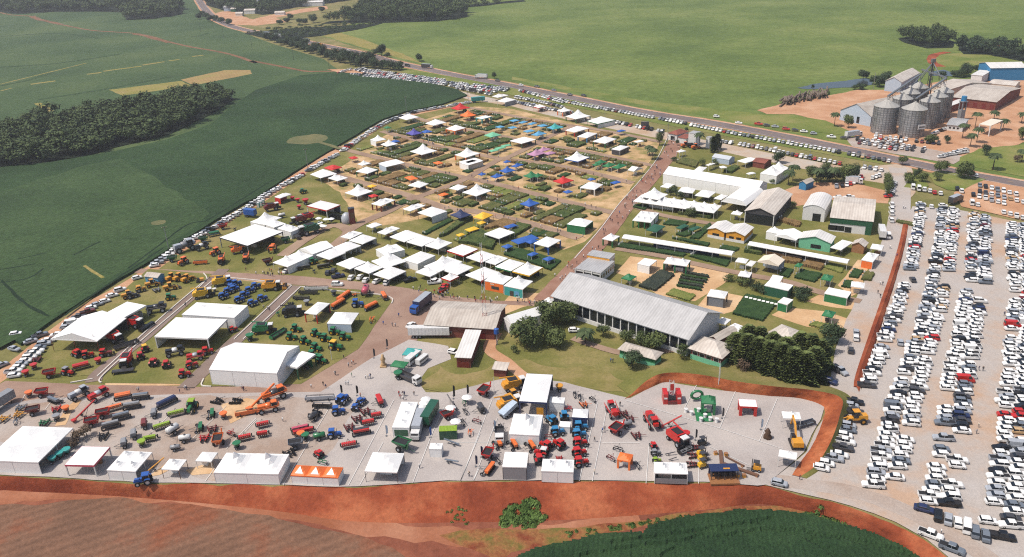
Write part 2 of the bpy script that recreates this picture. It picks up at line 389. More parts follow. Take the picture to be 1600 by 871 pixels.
# ---------------------------------------------------------------- far fields
LAYER[0] = 0
sheet('light_field', [(470,45),(540,68),(620,92),(700,110),(800,128),(900,147),(1000,168),(1100,184),(1200,203),(1300,222),(1400,243),(1500,264),(1600,281),(1760,312),(2600,330),(2900,-60),(1600,-85),(900,-80),(700,-40),(600,10),(520,35)], m_ltfield, step=25, amp=3)
sheet('mid_field', [(-900,700),(-300,420),(0,330),(330,230),(470,160),(540,116),(505,92),(420,66),(340,36),(312,10),(300,-40),(150,-75),(-700,-75),(-1600,80)], m_midfield, step=25, amp=2)
sheet('yellow_verge', [(480,47),(520,48),(570,62),(640,88),(660,99),(600,84),(540,66)], m_yellow, step=10, amp=2)
sheet('yellow_verge', [(1180,176),(1300,205),(1400,230),(1400,240),(1300,219),(1180,194),(1000,163),(800,124),(800,119),(1000,156)], m_lushgrass, step=10, amp=2)
sheet('ripe_strip', [(282,124),(352,109),(391,109),(394,115),(301,133)], m_tancrop, step=8, amp=1)
sheet('ripe_strip', [(170,140),(191,149),(298,134),(283,126)], m_yellow, step=8, amp=1)
for L in ([(0,475),(60,460)],[(160,440),(290,422)],[(455,388),(530,378)],[(540,372),(740,345)],[(745,340),(860,322)],[(885,318),(940,310)],[(1005,295),(1065,288)],[(195,538),(262,582)],[(0,440),(450,330)]):
    strip('unsown_strip', L, 5 if L[0][0] else 2.5, m_yellow, tile='F1', amp=1)
strip('field_track', [px('F1',x,y) for x,y in [(0,65),(60,78),(165,85),(210,100),(320,128),(480,158),(680,172),(760,185),(890,220),(1000,245),(1120,265),(1230,290),(1340,328)]]+[px('F2',x,y) for x,y in [(340,345),(500,375),(640,402),(740,404),(870,402)]], 4.5, m_fartrack, amp=1.2)
for L in ([(165,84),(215,104),(320,127)],[(700,176),(760,186),(885,222)]):
    strip('bare_soil', L, 8, m_fartrack, tile='F1', amp=3)
dark_px = [(-500,420),(-200,310),(0,263),(80,255),(180,238),(260,220),(330,195),(362,168),(400,142),(470,119),(530,114),(600,120),(670,131),(715,141),(730,150),(691,164),(632,176),(597,188),(560,210),(510,240),(457,272),(400,311),(381,319),(287,377),(220,419),(151,458),(83,502),(32,540),(14,528),(-60,512),(-60,650),(-300,800),(-700,900)]
sheet('soy_field', dark_px, m_soy, z=.7, thick=1.2, step=6, amp=.5)
m_soy2 = ground('soy_paler', [S(54,74,44), S(61,82,48), S(70,90,54)], .014, .5, .42, .9, stripe=(24, 2.4, .08))
sheet('soy_field', [(-300,560),(-300,400),(0,300),(120,262),(190,247),(330,333),(280,372),(130,460),(70,500),(0,545)], m_soy2, z=.706, zpix=.7, step=8, amp=3)
m_trail = ground('tractor_trail', [S(30,48,30), S(36,54,36)], .05, 1, .3)
for L in ([(0,165),(90,150),(220,128)],[(110,100),(290,60)],[(0,245),(180,215),(270,155)],):
    strip('tractor_trail', L, .9, m_trail, z=.712, tile='L1', zpix=.7, amp=.3)
for L in ([(455,75),(620,-10)],[(400,450),(560,330),(800,170),(1010,30)],[(10,230),(150,370),(300,450)],[(520,140),(640,215)]):
    strip('tractor_trail', L, 1.2, m_trail if L[0][0] != 520 else m_yellow, z=.718, tile='L1', zpix=.7, amp=.5)
strip('tractor_trail', [(560,300),(760,180),(900,90),(1050,0)], 1.0, m_trail, z=.712, tile='C1', zpix=.7, amp=.3)
strip('tractor_trail', [(0,640),(230,470),(420,330),(560,300)], 1.0, m_trail, z=.724, tile='C1', zpix=.7, amp=.3)
for c, r, q in (((480,218),11,1),((248,348),3,0)):
    a = G(c[0], c[1], .7); b = MB(); n = 18
    b.add([(a.x+math.cos(i/n*6.283)*r*(1+.25*random.random()), a.y+math.sin(i/n*6.283)*r*(1+.3*random.random()), .73) for i in range(n)], [tuple(range(n))])
    struct('bare_patch', b.mesh('bare_patch', ground('thin_crop', [S(104,106,72), S(122,116,80)], .1, 1, .3)))
strip('bare_patch', [(492,221),(512,226),(532,233)], 3, ground('thin_crop', []) , z=.735, zpix=.7, amp=.6)
m_contour = ground('contour_strip', [S(54,74,44), S(60,82,48)], .02, .3, .3)  # darker contour strips across the mid field
for L in ([(0,447),(140,420),(270,378)],[(1000,192),(1050,186),(1085,172)],[(0,190),(300,175),(520,200)],[(200,520),(520,470),(900,400)],[(0,350),(300,330),(640,280)]):
    strip('tractor_trail', L, 5, m_contour, tile='F1', amp=1.5)
# far settlement ground
sheet('yard_dirt', [(328,24),(345,18),(372,16),(380,26),(395,30),(420,24),(470,14),(510,9),(512,14),(470,20),(430,28),(450,34),(400,40),(352,38)], m_dirt, step=10, amp=3)
sheet('rough_pasture', [(352,40),(400,42),(460,34),(540,28),(560,34),(520,44),(480,46),(420,60),(380,50)], m_base, step=10, amp=4)
# ---------------------------------------------------------------- roads
HWY = [(300,-18),(312,2),(322,16),(338,30),(372,44),(430,55),(500,70),(560,82),(620,98),(700,115),(800,134),(900,154),(1000,174),(1100,190),(1200,208),(1300,228),(1400,249),(1500,270),(1600,288),(1800,325),(2200,380)]
strip('road_shoulder', HWY, 17, m_dirt, amp=.8)
strip('highway', HWY, 11.5, m_asphalt, amp=.1)
hp = smooth_line([G(x,y) for x,y in HWY], 10)
for off, dash in ((5.0,0),(-5.0,0),(0,1)):
    v=[];f=[]
    for i in range(len(hp)-1):
        if dash and i%2: continue
        d=(hp[i+1]-hp[i]).normalized(); nn=Vector((-d.y,d.x,0)); 
        if not dash: a,b=hp[i],hp[i+1]
        else: a,b=hp[i],hp[i].lerp(hp[i+1],.8)
        q=len(v); v+=[a+nn*(off-.09),a+nn*(off+.09),b+nn*(off+.09),b+nn*(off-.09)]; f.append((q+3,q+2,q+1,q))
    me=bpy.data.meshes.new('road_marking'); me.from_pydata([(p.x,p.y,.0) for p in v],[],f); me.materials.append(m_line if not dash else mat('yellow_line',S(225,175,70),.8))
    if me.polygons[0].normal.z<0: me.flip_normals()
    struct('road_marking',me)
sheet('verge', [(600,100),(800,137),(1000,178),(1200,213),(1380,249),(1380,256),(1200,224),(1000,187),(800,148),(640,117)], m_lushgrass, step=8, amp=1)
sheet('yard_dirt', [(520,108),(560,108),(640,122),(740,147),(800,160),(1000,198),(1200,238),(1330,262),(1400,256),(1425,262),(1430,300),(1400,330),(1385,318),(1395,290),(1330,283),(1200,258),(1040,222),(900,195),(800,172),(740,158),(680,140),(600,122)], ground('service_road', [S(184,156,128), S(192,172,152), S(190,180,168)], .05, 1.4, .12, .3), step=6, amp=.8)
sheet('orange_yard', [(510,108),(545,108),(640,124),(700,138),(740,152),(700,146),(600,124),(540,116)], m_dirt, step=6, amp=1)
# grain terminal yard
sheet('terminal_yard', [(1183,172),(1230,160),(1290,150),(1340,140),(1400,140),(1480,125),(1600,120),(1700,140),(1700,225),(1600,222),(1580,228),(1520,242),(1495,252),(1440,236),(1380,232),(1340,224),(1330,205),(1290,190),(1240,178),(1200,178)], m_dirt, step=6, amp=1.2)
sheet('lot_gravel', [(1320,212),(1400,222),(1475,236),(1510,245),(1490,256),(1400,240),(1330,228)], m_yard, step=6, amp=1)
sheet('meadow', [(1180,180),(1230,178),(1290,188),(1330,205),(1325,212),(1260,204),(1180,190)], m_lushgrass, step=6, amp=1)
sheet('meadow', [(1500,245),(1530,232),(1600,225),(1760,235),(1760,300),(1600,276),(1500,256)], m_lushgrass, step=6, amp=1)
sheet('meadow', [(1455,96),(1465,86),(1500,82),(1560,86),(1660,100),(1660,118),(1560,112),(1500,118),(1460,110)], m_lushgrass, step=8, amp=2)
strip('dirt_track', [(1470,104),(1456,96),(1460,86),(1480,81)], 7, m_bank, amp=1.5)
strip('dirt_track', [(1545,66),(1570,72),(1600,76),(1680,86)], 10, m_bank, amp=2)
# pond
m_water = mat('pond_water', S(58,66,70), .2, 0, .4)
sheet('pond', [(1246,137),(1270,131),(1310,127),(1350,122),(1365,125),(1362,132),(1330,136),(1290,138),(1260,139)], m_water, step=6, amp=1.5)
sheet('pond', [(1450,112),(1475,109),(1490,114),(1488,119),(1452,118)], m_water, step=6, amp=1.5)
# ---------------------------------------------------------------- expo ground
sheet('lawn', [(-30,615),(40,556),(110,505),(145,478),(230,428),(355,346),(405,318),(460,281),(515,246),(565,218),(602,194),(640,182),(740,156),(800,166),(900,190),(1040,218),(1200,252),(1330,278),(1392,288),(1398,330),(1385,380),(1345,470),(1318,540),(1310,600),(1200,600),(985,622),(850,602),(700,612),(560,590),(320,604),(0,610)], m_grass, step=5, amp=.8)
strip('dirt_road', [(-220,770),(-60,634),(7,582),(33,560),(76,527),(106,503),(141,476),(197,445),(227,426),(272,395),(353,344),(402,316),(457,279),(512,244),(561,217),(599,193),(634,181),(695,168),(738,158)], 6.0, m_dirt, amp=.5)
# demonstration plots stand on sandy soil
sheet('sandy_plots', [(742,166),(800,170),(900,193),(1032,222),(1010,262),(978,304),(945,345),(912,378),(880,390),(800,352),(700,334),(600,352),(560,346),(530,300),(505,284),(560,240),(600,212),(650,190),(700,176)], ground('plot_soil', [S(138,130,76), S(188,156,112), S(212,178,136)], .11, 1.2, .14, .3), step=5, amp=1)
sheet('sandy_plots', [(963,425),(985,400),(1040,406),(1140,424),(1135,440),(1085,470),(1030,462),(1000,440)], m_sand, step=4, amp=.6)
sheet('sandy_plots', [(1090,478),(1110,452),(1160,462),(1150,485),(1130,490)], m_sand, step=4, amp=.6)
sheet('sandy_plots', [(1205,492),(1225,480),(1290,486),(1335,500),(1325,515),(1260,510)], m_sand, step=4, amp=.8)
sheet('sandy_plots', [(1260,470),(1290,455),(1350,470),(1342,484),(1300,480)], m_sand, step=4, amp=.6)
sheet('sandy_plots', [(1310,445),(1340,405),(1360,408),(1345,455),(1330,462)], m_sand, step=4, amp=.6)
sheet('sandy_plots', [(775,485),(800,455),(850,458),(852,470),(815,480),(790,490)], m_sand, step=4, amp=.6)
sheet('sandy_plots', [(165,592),(240,578),(282,584),(290,602),(165,604)], m_sand, step=3, amp=.6)
sheet('sandy_plots', [(372,440),(380,436),(455,442),(452,448),(420,446)], m_sand, step=3, amp=.6)
sheet('sandy_plots', [(296,446),(312,434),(328,438),(318,448)], m_sand, step=3, amp=.6)
sheet('worn_grass', [(662,600),(690,570),(740,580),(800,560),(860,570),(960,580),(1000,600),(985,618),(900,600),(820,590),(720,612)], ground('worn_lawn', [S(118,114,60), S(134,124,72), S(152,134,90)], .06, 1.1, .2), step=1.2, amp=4)
# lower yards
sheet('brown_road', [(-300,690),(-60,630),(10,594),(120,600),(320,604),(432,602),(500,574),(560,526),(598,484),(604,466),(560,452),(480,446),(340,434),(210,426),(206,419),(340,424),(470,431),(560,440),(640,450),(690,462),(780,470),(860,470),(850,478),(790,476),(690,480),(660,510),(640,560),(660,600),(640,620),(330,618),(0,632),(-300,730)], m_brownroad, step=4, amp=.5)
sheet('gravel_yard', [(-420,712),(-300,680),(0,634),(60,622),(330,614),(500,612),(580,560),(640,530),(700,540),(706,560),(668,575),(654,596),(665,612),(700,612),(790,590),(830,592),(880,596),(950,614),(985,622),(1010,608),(1040,596),(1100,606),(1200,618),(1290,624),(1282,655),(1255,705),(1200,757),(1185,758),(1100,752),(900,749),(700,750),(590,757),(525,760),(440,756),(330,754),(215,753),(100,746),(0,741),(-420,714)], m_gravel, step=4, amp=.4)
sheet('yard_dirt', [(-200,690),(0,640),(60,628),(330,618),(480,622),(560,640),(520,700),(480,752),(330,748),(200,720),(100,690),(0,690)], m_yard, step=4, amp=2.5)
sheet('car_park', [(1425,322),(1500,328),(1600,348),(1800,380),(2000,1100),(1750,1080),(1600,950),(1490,876),(1450,844),(1400,816),(1330,789),(1260,772),(1200,758),(1258,705),(1285,655),(1300,625),(1345,616),(1398,440),(1412,380)], m_parkgravel, step=5, amp=.6)
sheet('orange_yard', [(1490,300),(1530,280),(1600,292),(1760,322),(1760,372),(1600,344),(1500,322)], m_dirt, step=5, amp=1)
sheet('orange_yard', [(1215,300),(1260,285),(1330,284),(1392,300),(1388,318),(1300,312),(1240,322)], m_dirt, step=5, amp=1)
strip('gravel_road', [(1402,262),(1408,300),(1404,345),(1392,390),(1370,440),(1350,488),(1334,530),(1324,575),(1320,625)], 8.5, m_parkgravel, amp=.4)
strip('gravel_road', [(1215,752),(1300,762),(1400,790),(1470,826),(1560,884),(1700,1000)], 5, m_yard, amp=.8)
sheet('traffic_island', [(1412,292),(1420,278),(1440,270),(1452,290),(1440,296)], m_lushgrass, step=4, amp=.6)
sheet('traffic_island', [(1450,272),(1470,266),(1540,280),(1500,298),(1480,296),(1462,288)], m_lushgrass, step=4, amp=.6)
# machine lots: lawn between lanes
for P in ([(232,420),(330,428),(318,446),(150,585),(60,592),(20,588),(100,530)],[(345,434),(450,446),(300,580),(290,600),(160,598),(170,585)],[(472,448),(600,462),(612,470),(560,545),(470,600),(330,603),(330,596)]):
    sheet('machine_lawn', P, m_grass, step=4, amp=.3)
strip('lane', [(350,420),(325,442),(268,489),(225,527),(157,580),(146,596)], 5, m_lane, amp=.1)
strip('lane', [(462,446),(401,506),(363,536),(300,596),(290,606)], 5.5, m_lane, amp=.1)
def ridge(name, pts, w, h, m, tile='P', world=False, k=6):
    P = pts if world else [T(tile,x,y) for x,y in pts]
    P = smooth_line(P, k) if len(P) > 2 else P
    rings = []
    for i, p in enumerate(P):
        d = (P[min(i+1,len(P)-1)]-P[max(i-1,0)]); d.z = 0; d.normalize(); n = Vector((-d.y,d.x,0))*w/2
        rings.append([(p.x-n.x,p.y-n.y,GZ),(p.x+n.x,p.y+n.y,GZ),(p.x+n.x,p.y+n.y,h),(p.x-n.x,p.y-n.y,h)])
    return struct(name, MB().loft(rings).mesh(name, m))
for L in ([(325,435),(260,489),(152,588)],[(318,427),(323,436),(310,450)],[(340,432),(235,520),(162,585),(158,598)],[(456,446),(398,500),(366,530)],[(345,433),(400,438),(455,445)],[(470,448),(410,504),(380,530)],[(470,448),(530,455),(590,460),(612,466),(612,474)],[(145,592),(110,598)],[(318,592),(315,602),(330,604)]):
    ridge('kerb', L, .4, .14, m_kerb)
# painted bay lines of the lower yard
def line(t, x1, y1, x2, y2, w=.13):
    a, b = T(t,x1,y1), T(t,x2,y2); d = (b-a).normalized(); n = Vector((-d.y,d.x,0))*w/2
    me = bpy.data.meshes.new('bay_line'); me.from_pydata([(p.x,p.y,.004) for p in (a-n,b-n,b+n,a+n)], [], [(0,1,2,3)]); me.materials.append(m_line)
    if me.polygons[0].normal.z < 0: me.flip_normals()
    struct('bay_line', me)
for a in (('L4',1050,180,770,705),('L4',985,440,840,705),('L4',1295,370,1168,690),('L4',1360,225,1295,370),('L4',1584,385,1462,680),('L4',650,230,365,705),('L4',200,300,60,450),('L4',1584,590,1545,675),
  ('L5',285,270,80,795),('L5',320,385,165,790),('L5',970,285,850,795),('L5',1025,345,935,795),('L5',1000,548,1244,548),('L5',0,545,290,545),('L5',740,200,840,225),('L6',255,525,235,775),('L6',565,520,560,775),('L6',548,165,470,315),('L6',788,205,690,435),('L6',1048,248,935,515),('L6',110,260,690,432),('L6',690,432,1080,560),('L6',625,545,870,660),('L6',230,370,420,450),
  ('L3',155,145,130,190),('L3',340,160,280,235),('L3',1040,280,930,385),('L3',1400,215,1180,430),('L3',1584,290,1400,480),('L3',1330,600,1270,680),('L3',160,145,345,150)):
    line(*a)
sheet('sandy_plots', [(345,632),(385,622),(400,625),(405,640),(360,662)], m_sand, step=3, amp=.6)
strip('straw_litter', [(490,175),(430,240),(370,335)], 2.5, m_sand, tile='L3', amp=.8)
sheet('sandy_plots', [(232,745),(262,722),(285,718),(278,728),(250,742)], m_sand, step=3, amp=.6)
sheet('sandy_plots', [(290,735),(330,722),(336,738),(300,742)], m_sand, step=3, amp=.6)
# ---------------------------------------------------------------- streets of the expo
for L, w, m in (([(1062,208),(1046,240),(1030,262),(1008,288),(975,326),(945,366),(905,412),(872,446),(850,470)], 8.5, m_avenue),
  ([(520,272),(570,287),(630,303),(660,312),(700,326),(740,330),(789,340),(835,351),(905,372)], 5.5, m_street),
  ([(520,228),(560,239),(630,256),(725,277),(787,290),(856,308),(958,332)], 5, m_street),
  ([(596,205),(658,221),(691,230),(778,247),(840,254),(905,265),(988,286)], 5, m_street),
  ([(640,180),(691,197),(726,202),(778,211),(835,224),(912,236),(1022,259)], 4.5, m_street),
  ([(732,168),(770,175),(840,188),(949,205),(1034,222)], 4.5, m_street),
  ([(640,312),(700,291),(732,277),(778,250),(800,243),(861,212),(898,196)], 4.5, m_street),
  ([(540,362),(565,348),(602,332),(632,316),(648,308)], 5.5, m_street),
  ([(440,400),(480,372),(520,352),(545,362),(520,385)], 5.5, m_street),
  ([(962,388),(1039,401),(1091,413),(1157,427),(1234,441),(1281,456),(1345,471)], 4, m_street),
  ([(990,322),(1039,337),(1105,348),(1140,352)], 4, m_street),
  ([(1060,545),(980,552),(930,540),(895,528)], 3, m_street),
  ([(820,590),(790,565),(765,545),(775,520)], 4, m_dirt)):
    strip('street', L, w, m, amp=.3)
for L in ([(1046,208),(1028,246),(1002,280),(968,318),(938,358),(898,404)],):
    ridge('kerb', L, .35, .12, m_kerb)
# berm round the sunken display yard, and the bank between road and car park
def berm(name, low_px, high_px, back_px, h, m, mback):
    a = smooth_line([G(x,y) for x,y in low_px], 8); b = smooth_line([G(x,y,hh) for (x,y),hh in zip(high_px,h)], 8); c = smooth_line([G(x,y) for x,y in back_px], 8)
    v=[];f=[];N1=6
    for i in range(len(a)):
        for j in range(N1+1):
            t=j/N1; p=a[i].lerp(b[i],t); e=math.sin(math.pi*t)*min(1,b[i].z/2)
            v.append((p.x+e*noise.noise(p*.5)*.5,p.y+e*noise.noise(p*.4)*.7,p.z+e*noise.noise(p*.8)*.35-(.0 if j else .4)))
            if i and j: q=i*(N1+1)+j; f.append((q-N1-2,q-1,q,q-N1-1))
    me=bpy.data.meshes.new(name); me.from_pydata(v,[],f); me.materials.append(m); me.shade_smooth()
    struct(name,me)
    v=[];f=[]
    for i in range(len(a)):
        top=Vector(v0) if False else b[i]
        for j in range(5):
            t=j/4; p=top.lerp(c[i],t); z=top.z*(1-t)**1.3
            v.append((p.x,p.y,z if j<4 else GZ))
            if i and j: q=i*5+j; f.append((q-6,q-1,q,q-5))
    me=bpy.data.meshes.new('grass_bank'); me.from_pydata(v,[],f); me.materials.append(mback); me.shade_smooth()
    struct('grass_bank',me)
berm('earth_bank', [(975,624),(1010,609),(1040,597),(1100,603),(1150,612),(1200,618),(1250,622),(1287,636),(1283,660),(1268,695),(1248,722),(1236,742)],
  [(985,618),(1012,594),(1040,583),(1090,585),(1150,596),(1210,604),(1270,610),(1314,622),(1312,650),(1298,690),(1276,726),(1250,745)],
  [(960,600),(1000,575),(1040,560),(1090,565),(1150,572),(1210,580),(1280,596),(1330,618),(1325,650),(1310,692),(1288,728),(1262,748)], [0,1.6,2.6,3,3.2,3.2,3.2,2.8,2.6,2.0,1.0,0.05], m_pit, m_grass)
berm('earth_bank', [(1420,350),(1414,385),(1402,430),(1390,470),(1370,530),(1350,590),(1343,614)], [(1417,345),(1410,380),(1398,424),(1385,462),(1364,522),(1343,582),(1338,604)],
  [(1411,345),(1404,380),(1391,424),(1378,462),(1357,522),(1337,582),(1333,604)], [.1,1.0,1.3,1.3,1.3,1.2,.3], m_bank, m_bank)
# grass verges along the upper bank road
# ================================================================ landmarks, used to word labels
LMS = []   # (x, y, phrase)
def near(p, skip=None):
    best = sorted(((q[0]-p.x)**2+(q[1]-p.y)**2, q[2]) for q in LMS if q[2] != skip)
    return best[0][1] if best else 'the lawn'
def landmark(t, x, y, phrase): p = T(t,x,y); LMS.append((p.x, p.y, phrase))
for a in (('L3',120,480,'the four-bay white tent'),('L3',550,530,'the pink-trimmed tent'),('L3',800,570,'the four-peaked white tent'),('L4',160,600,'the long twin-peaked white tent'),('L4',575,640,'the orange and white striped tent'),
  ('L4',990,580,'the open white tent on the bay lines'),('L4',1120,280,'the narrow three-peaked tent'),('L4',1390,390,'the green container'),('L5',570,220,'the tall white tent with blue trim'),('L5',500,440,'the white tent with a chimney-like peak'),
  ('L5',435,690,'the grey-walled tent'),('L5',710,720,'the twin-peaked tent by the bank'),('L5',860,390,'the blue-walled tent'),('L5',1160,660,'the orange canopy'),('L6',390,720,'the wide white tent beside the blue booth'),('L6',870,300,'the red-legged white booth'),
  ('L6',630,270,'the green inflatable canopy'),('L6',1150,550,'the yellow excavator'),('L6',390,230,'the red display stand'),('L1',520,540,'the big white dealer tent'),('L1',1120,560,'the flat-fronted white pavilion'),('L1',1330,430,'the closed twin-peaked marquee'),('L2',380,740,'the huge closed white marquee'),
  ('L2',930,490,'the grid-walled tent'),('L2',770,430,'the red-legged tent'),('L1',940,210,'the pale blue hut'),('C1',880,440,'the grey-trimmed pavilion'),('M1',450,390,'the red-banded pavilion'),('C1',1090,130,'the red booth'),('M1',250,760,'the long peaked tent by the brown road'),
  ('L7',350,400,'the brick shed'),('L7',430,620,'the narrow white-roofed shed'),('L7',620,790,'the little brick hut'),('L7',570,220,'the orange-fronted tent'),('L7',750,240,'the teal-fronted tent'),('L8',400,400,'the big grey hall'),('L8',800,620,'the green and red house'),('L8',400,620,'the low green house'),('L8',1290,500,'the hip-roofed house'),
  ('M5',760,280,'the very long white marquee'),('M5',500,440,'the many-peaked white pavilion'),('M5',500,740,'the long white walkway roof'),('M6',440,160,'the brown-roofed hall'),('M6',700,150,'the arched white hall'),('M6',940,230,'the green-fronted hall'),('M6',230,300,'the yellow-walled building'),('M6',830,670,'the long green booth'),('M6',500,610,'the L-shaped booth'),
  ('M6',350,740,'the dark soybean plot'),('M5',60,770,'the yellow-banded office'),('M4',980,340,'the red-roofed gatehouse'),('M2',810,340,'the bright blue pagoda'),('M2',495,430,'the yellow pagoda'),('M2',1160,490,'the green-walled pavilion'),('M2',940,620,'the blue-legged pavilion'),('M2',600,540,'the low white canopy in the maize'),('M2',1020,190,'the red sail tent'),
  ('M2',650,110,'the cluster of blue pagodas'),('M2',830,150,'the green double pagoda'),('M3',710,360,'the red tent by the soy field'),('M3',770,410,'the orange pagoda'),('M3',885,450,'the turquoise booth'),('M3',1160,610,'the flat-roofed white pavilion'),('M3',1280,670,'the pink pagodas'),('M3',1390,500,'the pale blue pagoda'),('M3',460,680,'the wide-brimmed white pagoda'),('M3',680,510,'the orange-edged white tent'),
  ('M4',560,550,'the row of green pagodas'),('M4',275,200,'the green-legged pagoda'),('M4',590,430,'the dark-walled booth'),('M1',515,95,'the red pagoda'),('M1',340,415,'the blue pagoda'),('M3',390,540,'the violet canopies'),('M3',1050,310,'the grey booth by the service road'),('M7',760,460,'the steel silos')):
    landmark(*a)
# ================================================================ tents
CN = dict(white='white', red='red', orange='orange', blue='blue', yellow='yellow', green='green', darkgreen='dark green', navy='navy', teal='teal', violet='violet', lilac='pink', skyblue='pale blue', offwhite='off-white', grey='grey', dark='dark', charcoal='charcoal', black='black', maroon='maroon', pink='pink', cream='cream', cyan='light blue', mint='mint', gold='amber', brown='brown', lime='lime green', silver='silver', steel='steel grey', tan='tan', rust='rust red', brick='brick red', wood='wooden', bluewhite='pale blue')
def roof_mesh(w, d, nx, ny, rise, style):
    def f():
        b = MB(); bw, bd = w/nx, d/ny
        for i in range(nx):
            for j in range(ny):
                cx, cy = -w/2+bw*(i+.5), -d/2+bd*(j+.5); n = 8 if style == 'k' else 6
                V = []
                for u in range(n+1):
                    for q in range(n+1):
                        x, y = u/n*2-1, q/n*2-1; t = 1-max(abs(x), abs(y))
                        if style == 'k': z = rise*(.42*t+.58*t**3.2)
                        elif style == 'p': z = rise*t*(.96+.04*t)
                        elif style == 'f': z = rise*min(1, t*5)*.25
                        elif style == 'gd': z = rise*(1-abs(x))
                        elif style == 'gw': z = rise*(1-abs(y))
                        elif style == 'a': z = rise*math.sqrt(max(0, 1-x*x))
                        elif style == 'm': z = rise*(y+1)/2
                        V.append((cx+x*bw/2, cy+y*bd/2, z))
                b.add(V, [(u*(n+1)+q, (u+1)*(n+1)+q, (u+1)*(n+1)+q+1, u*(n+1)+q+1) for u in range(n) for q in range(n)])
                if style in ('gd', 'a'):
                    prof = [(-1+2*k/8) for k in range(9)]
                    for yy in (-1, 1):
                        m = len(b.v); zz = [(rise*(1-abs(x)) if style == 'gd' else rise*math.sqrt(max(0,1-x*x))) for x in prof]
                        b.v += [(cx+x*bw/2, cy+yy*bd/2*.995, z*.98) for x, z in zip(prof, zz)]; b.f.append(tuple(range(m, m+9)))
                if style in ('gw', 'm'):
                    for xx in (-1, 1):
                        m = len(b.v); b.v += [(cx+xx*bw/2*.997, cy-bd/2, 0), (cx+xx*bw/2*.997, cy, rise*.98) if style == 'gw' else (cx+xx*bw/2*.997, cy+bd/2, rise*.98), (cx+xx*bw/2*.997, cy+bd/2, 0)]; b.f.append((m, m+1, m+2))
        return b
    return f()
def valance_mesh(w, d, h, m):
    b = MB(); t = .05
    b.box(0,-d/2,0,w+2*t,t,h); b.box(0,d/2,0,w+2*t,t,h); b.box(-w/2,0,0,t,d-t,h); b.box(w/2,0,0,t,d-t,h)
    return b.mesh('valance', m)
def frame3(t, x1, y1, x2, y2, x3, y3, h):
    a, b, c = T(t,x1,y1,h), T(t,x2,y2,h), T(t,x3,y3,h)
    u = (b-a); w = u.length; u.normalize(); n = Vector((-u.y, u.x, 0))
    if n.y < 0: n = -n
    d = abs((c-b).dot(n)); d = max(d, w*.35 if w < 12 else 3.0)
    o = (a+b)/2+n*d/2; o.z = 0
    return o, w, d, math.atan2(u.y, u.x)
ALLTENTS = []
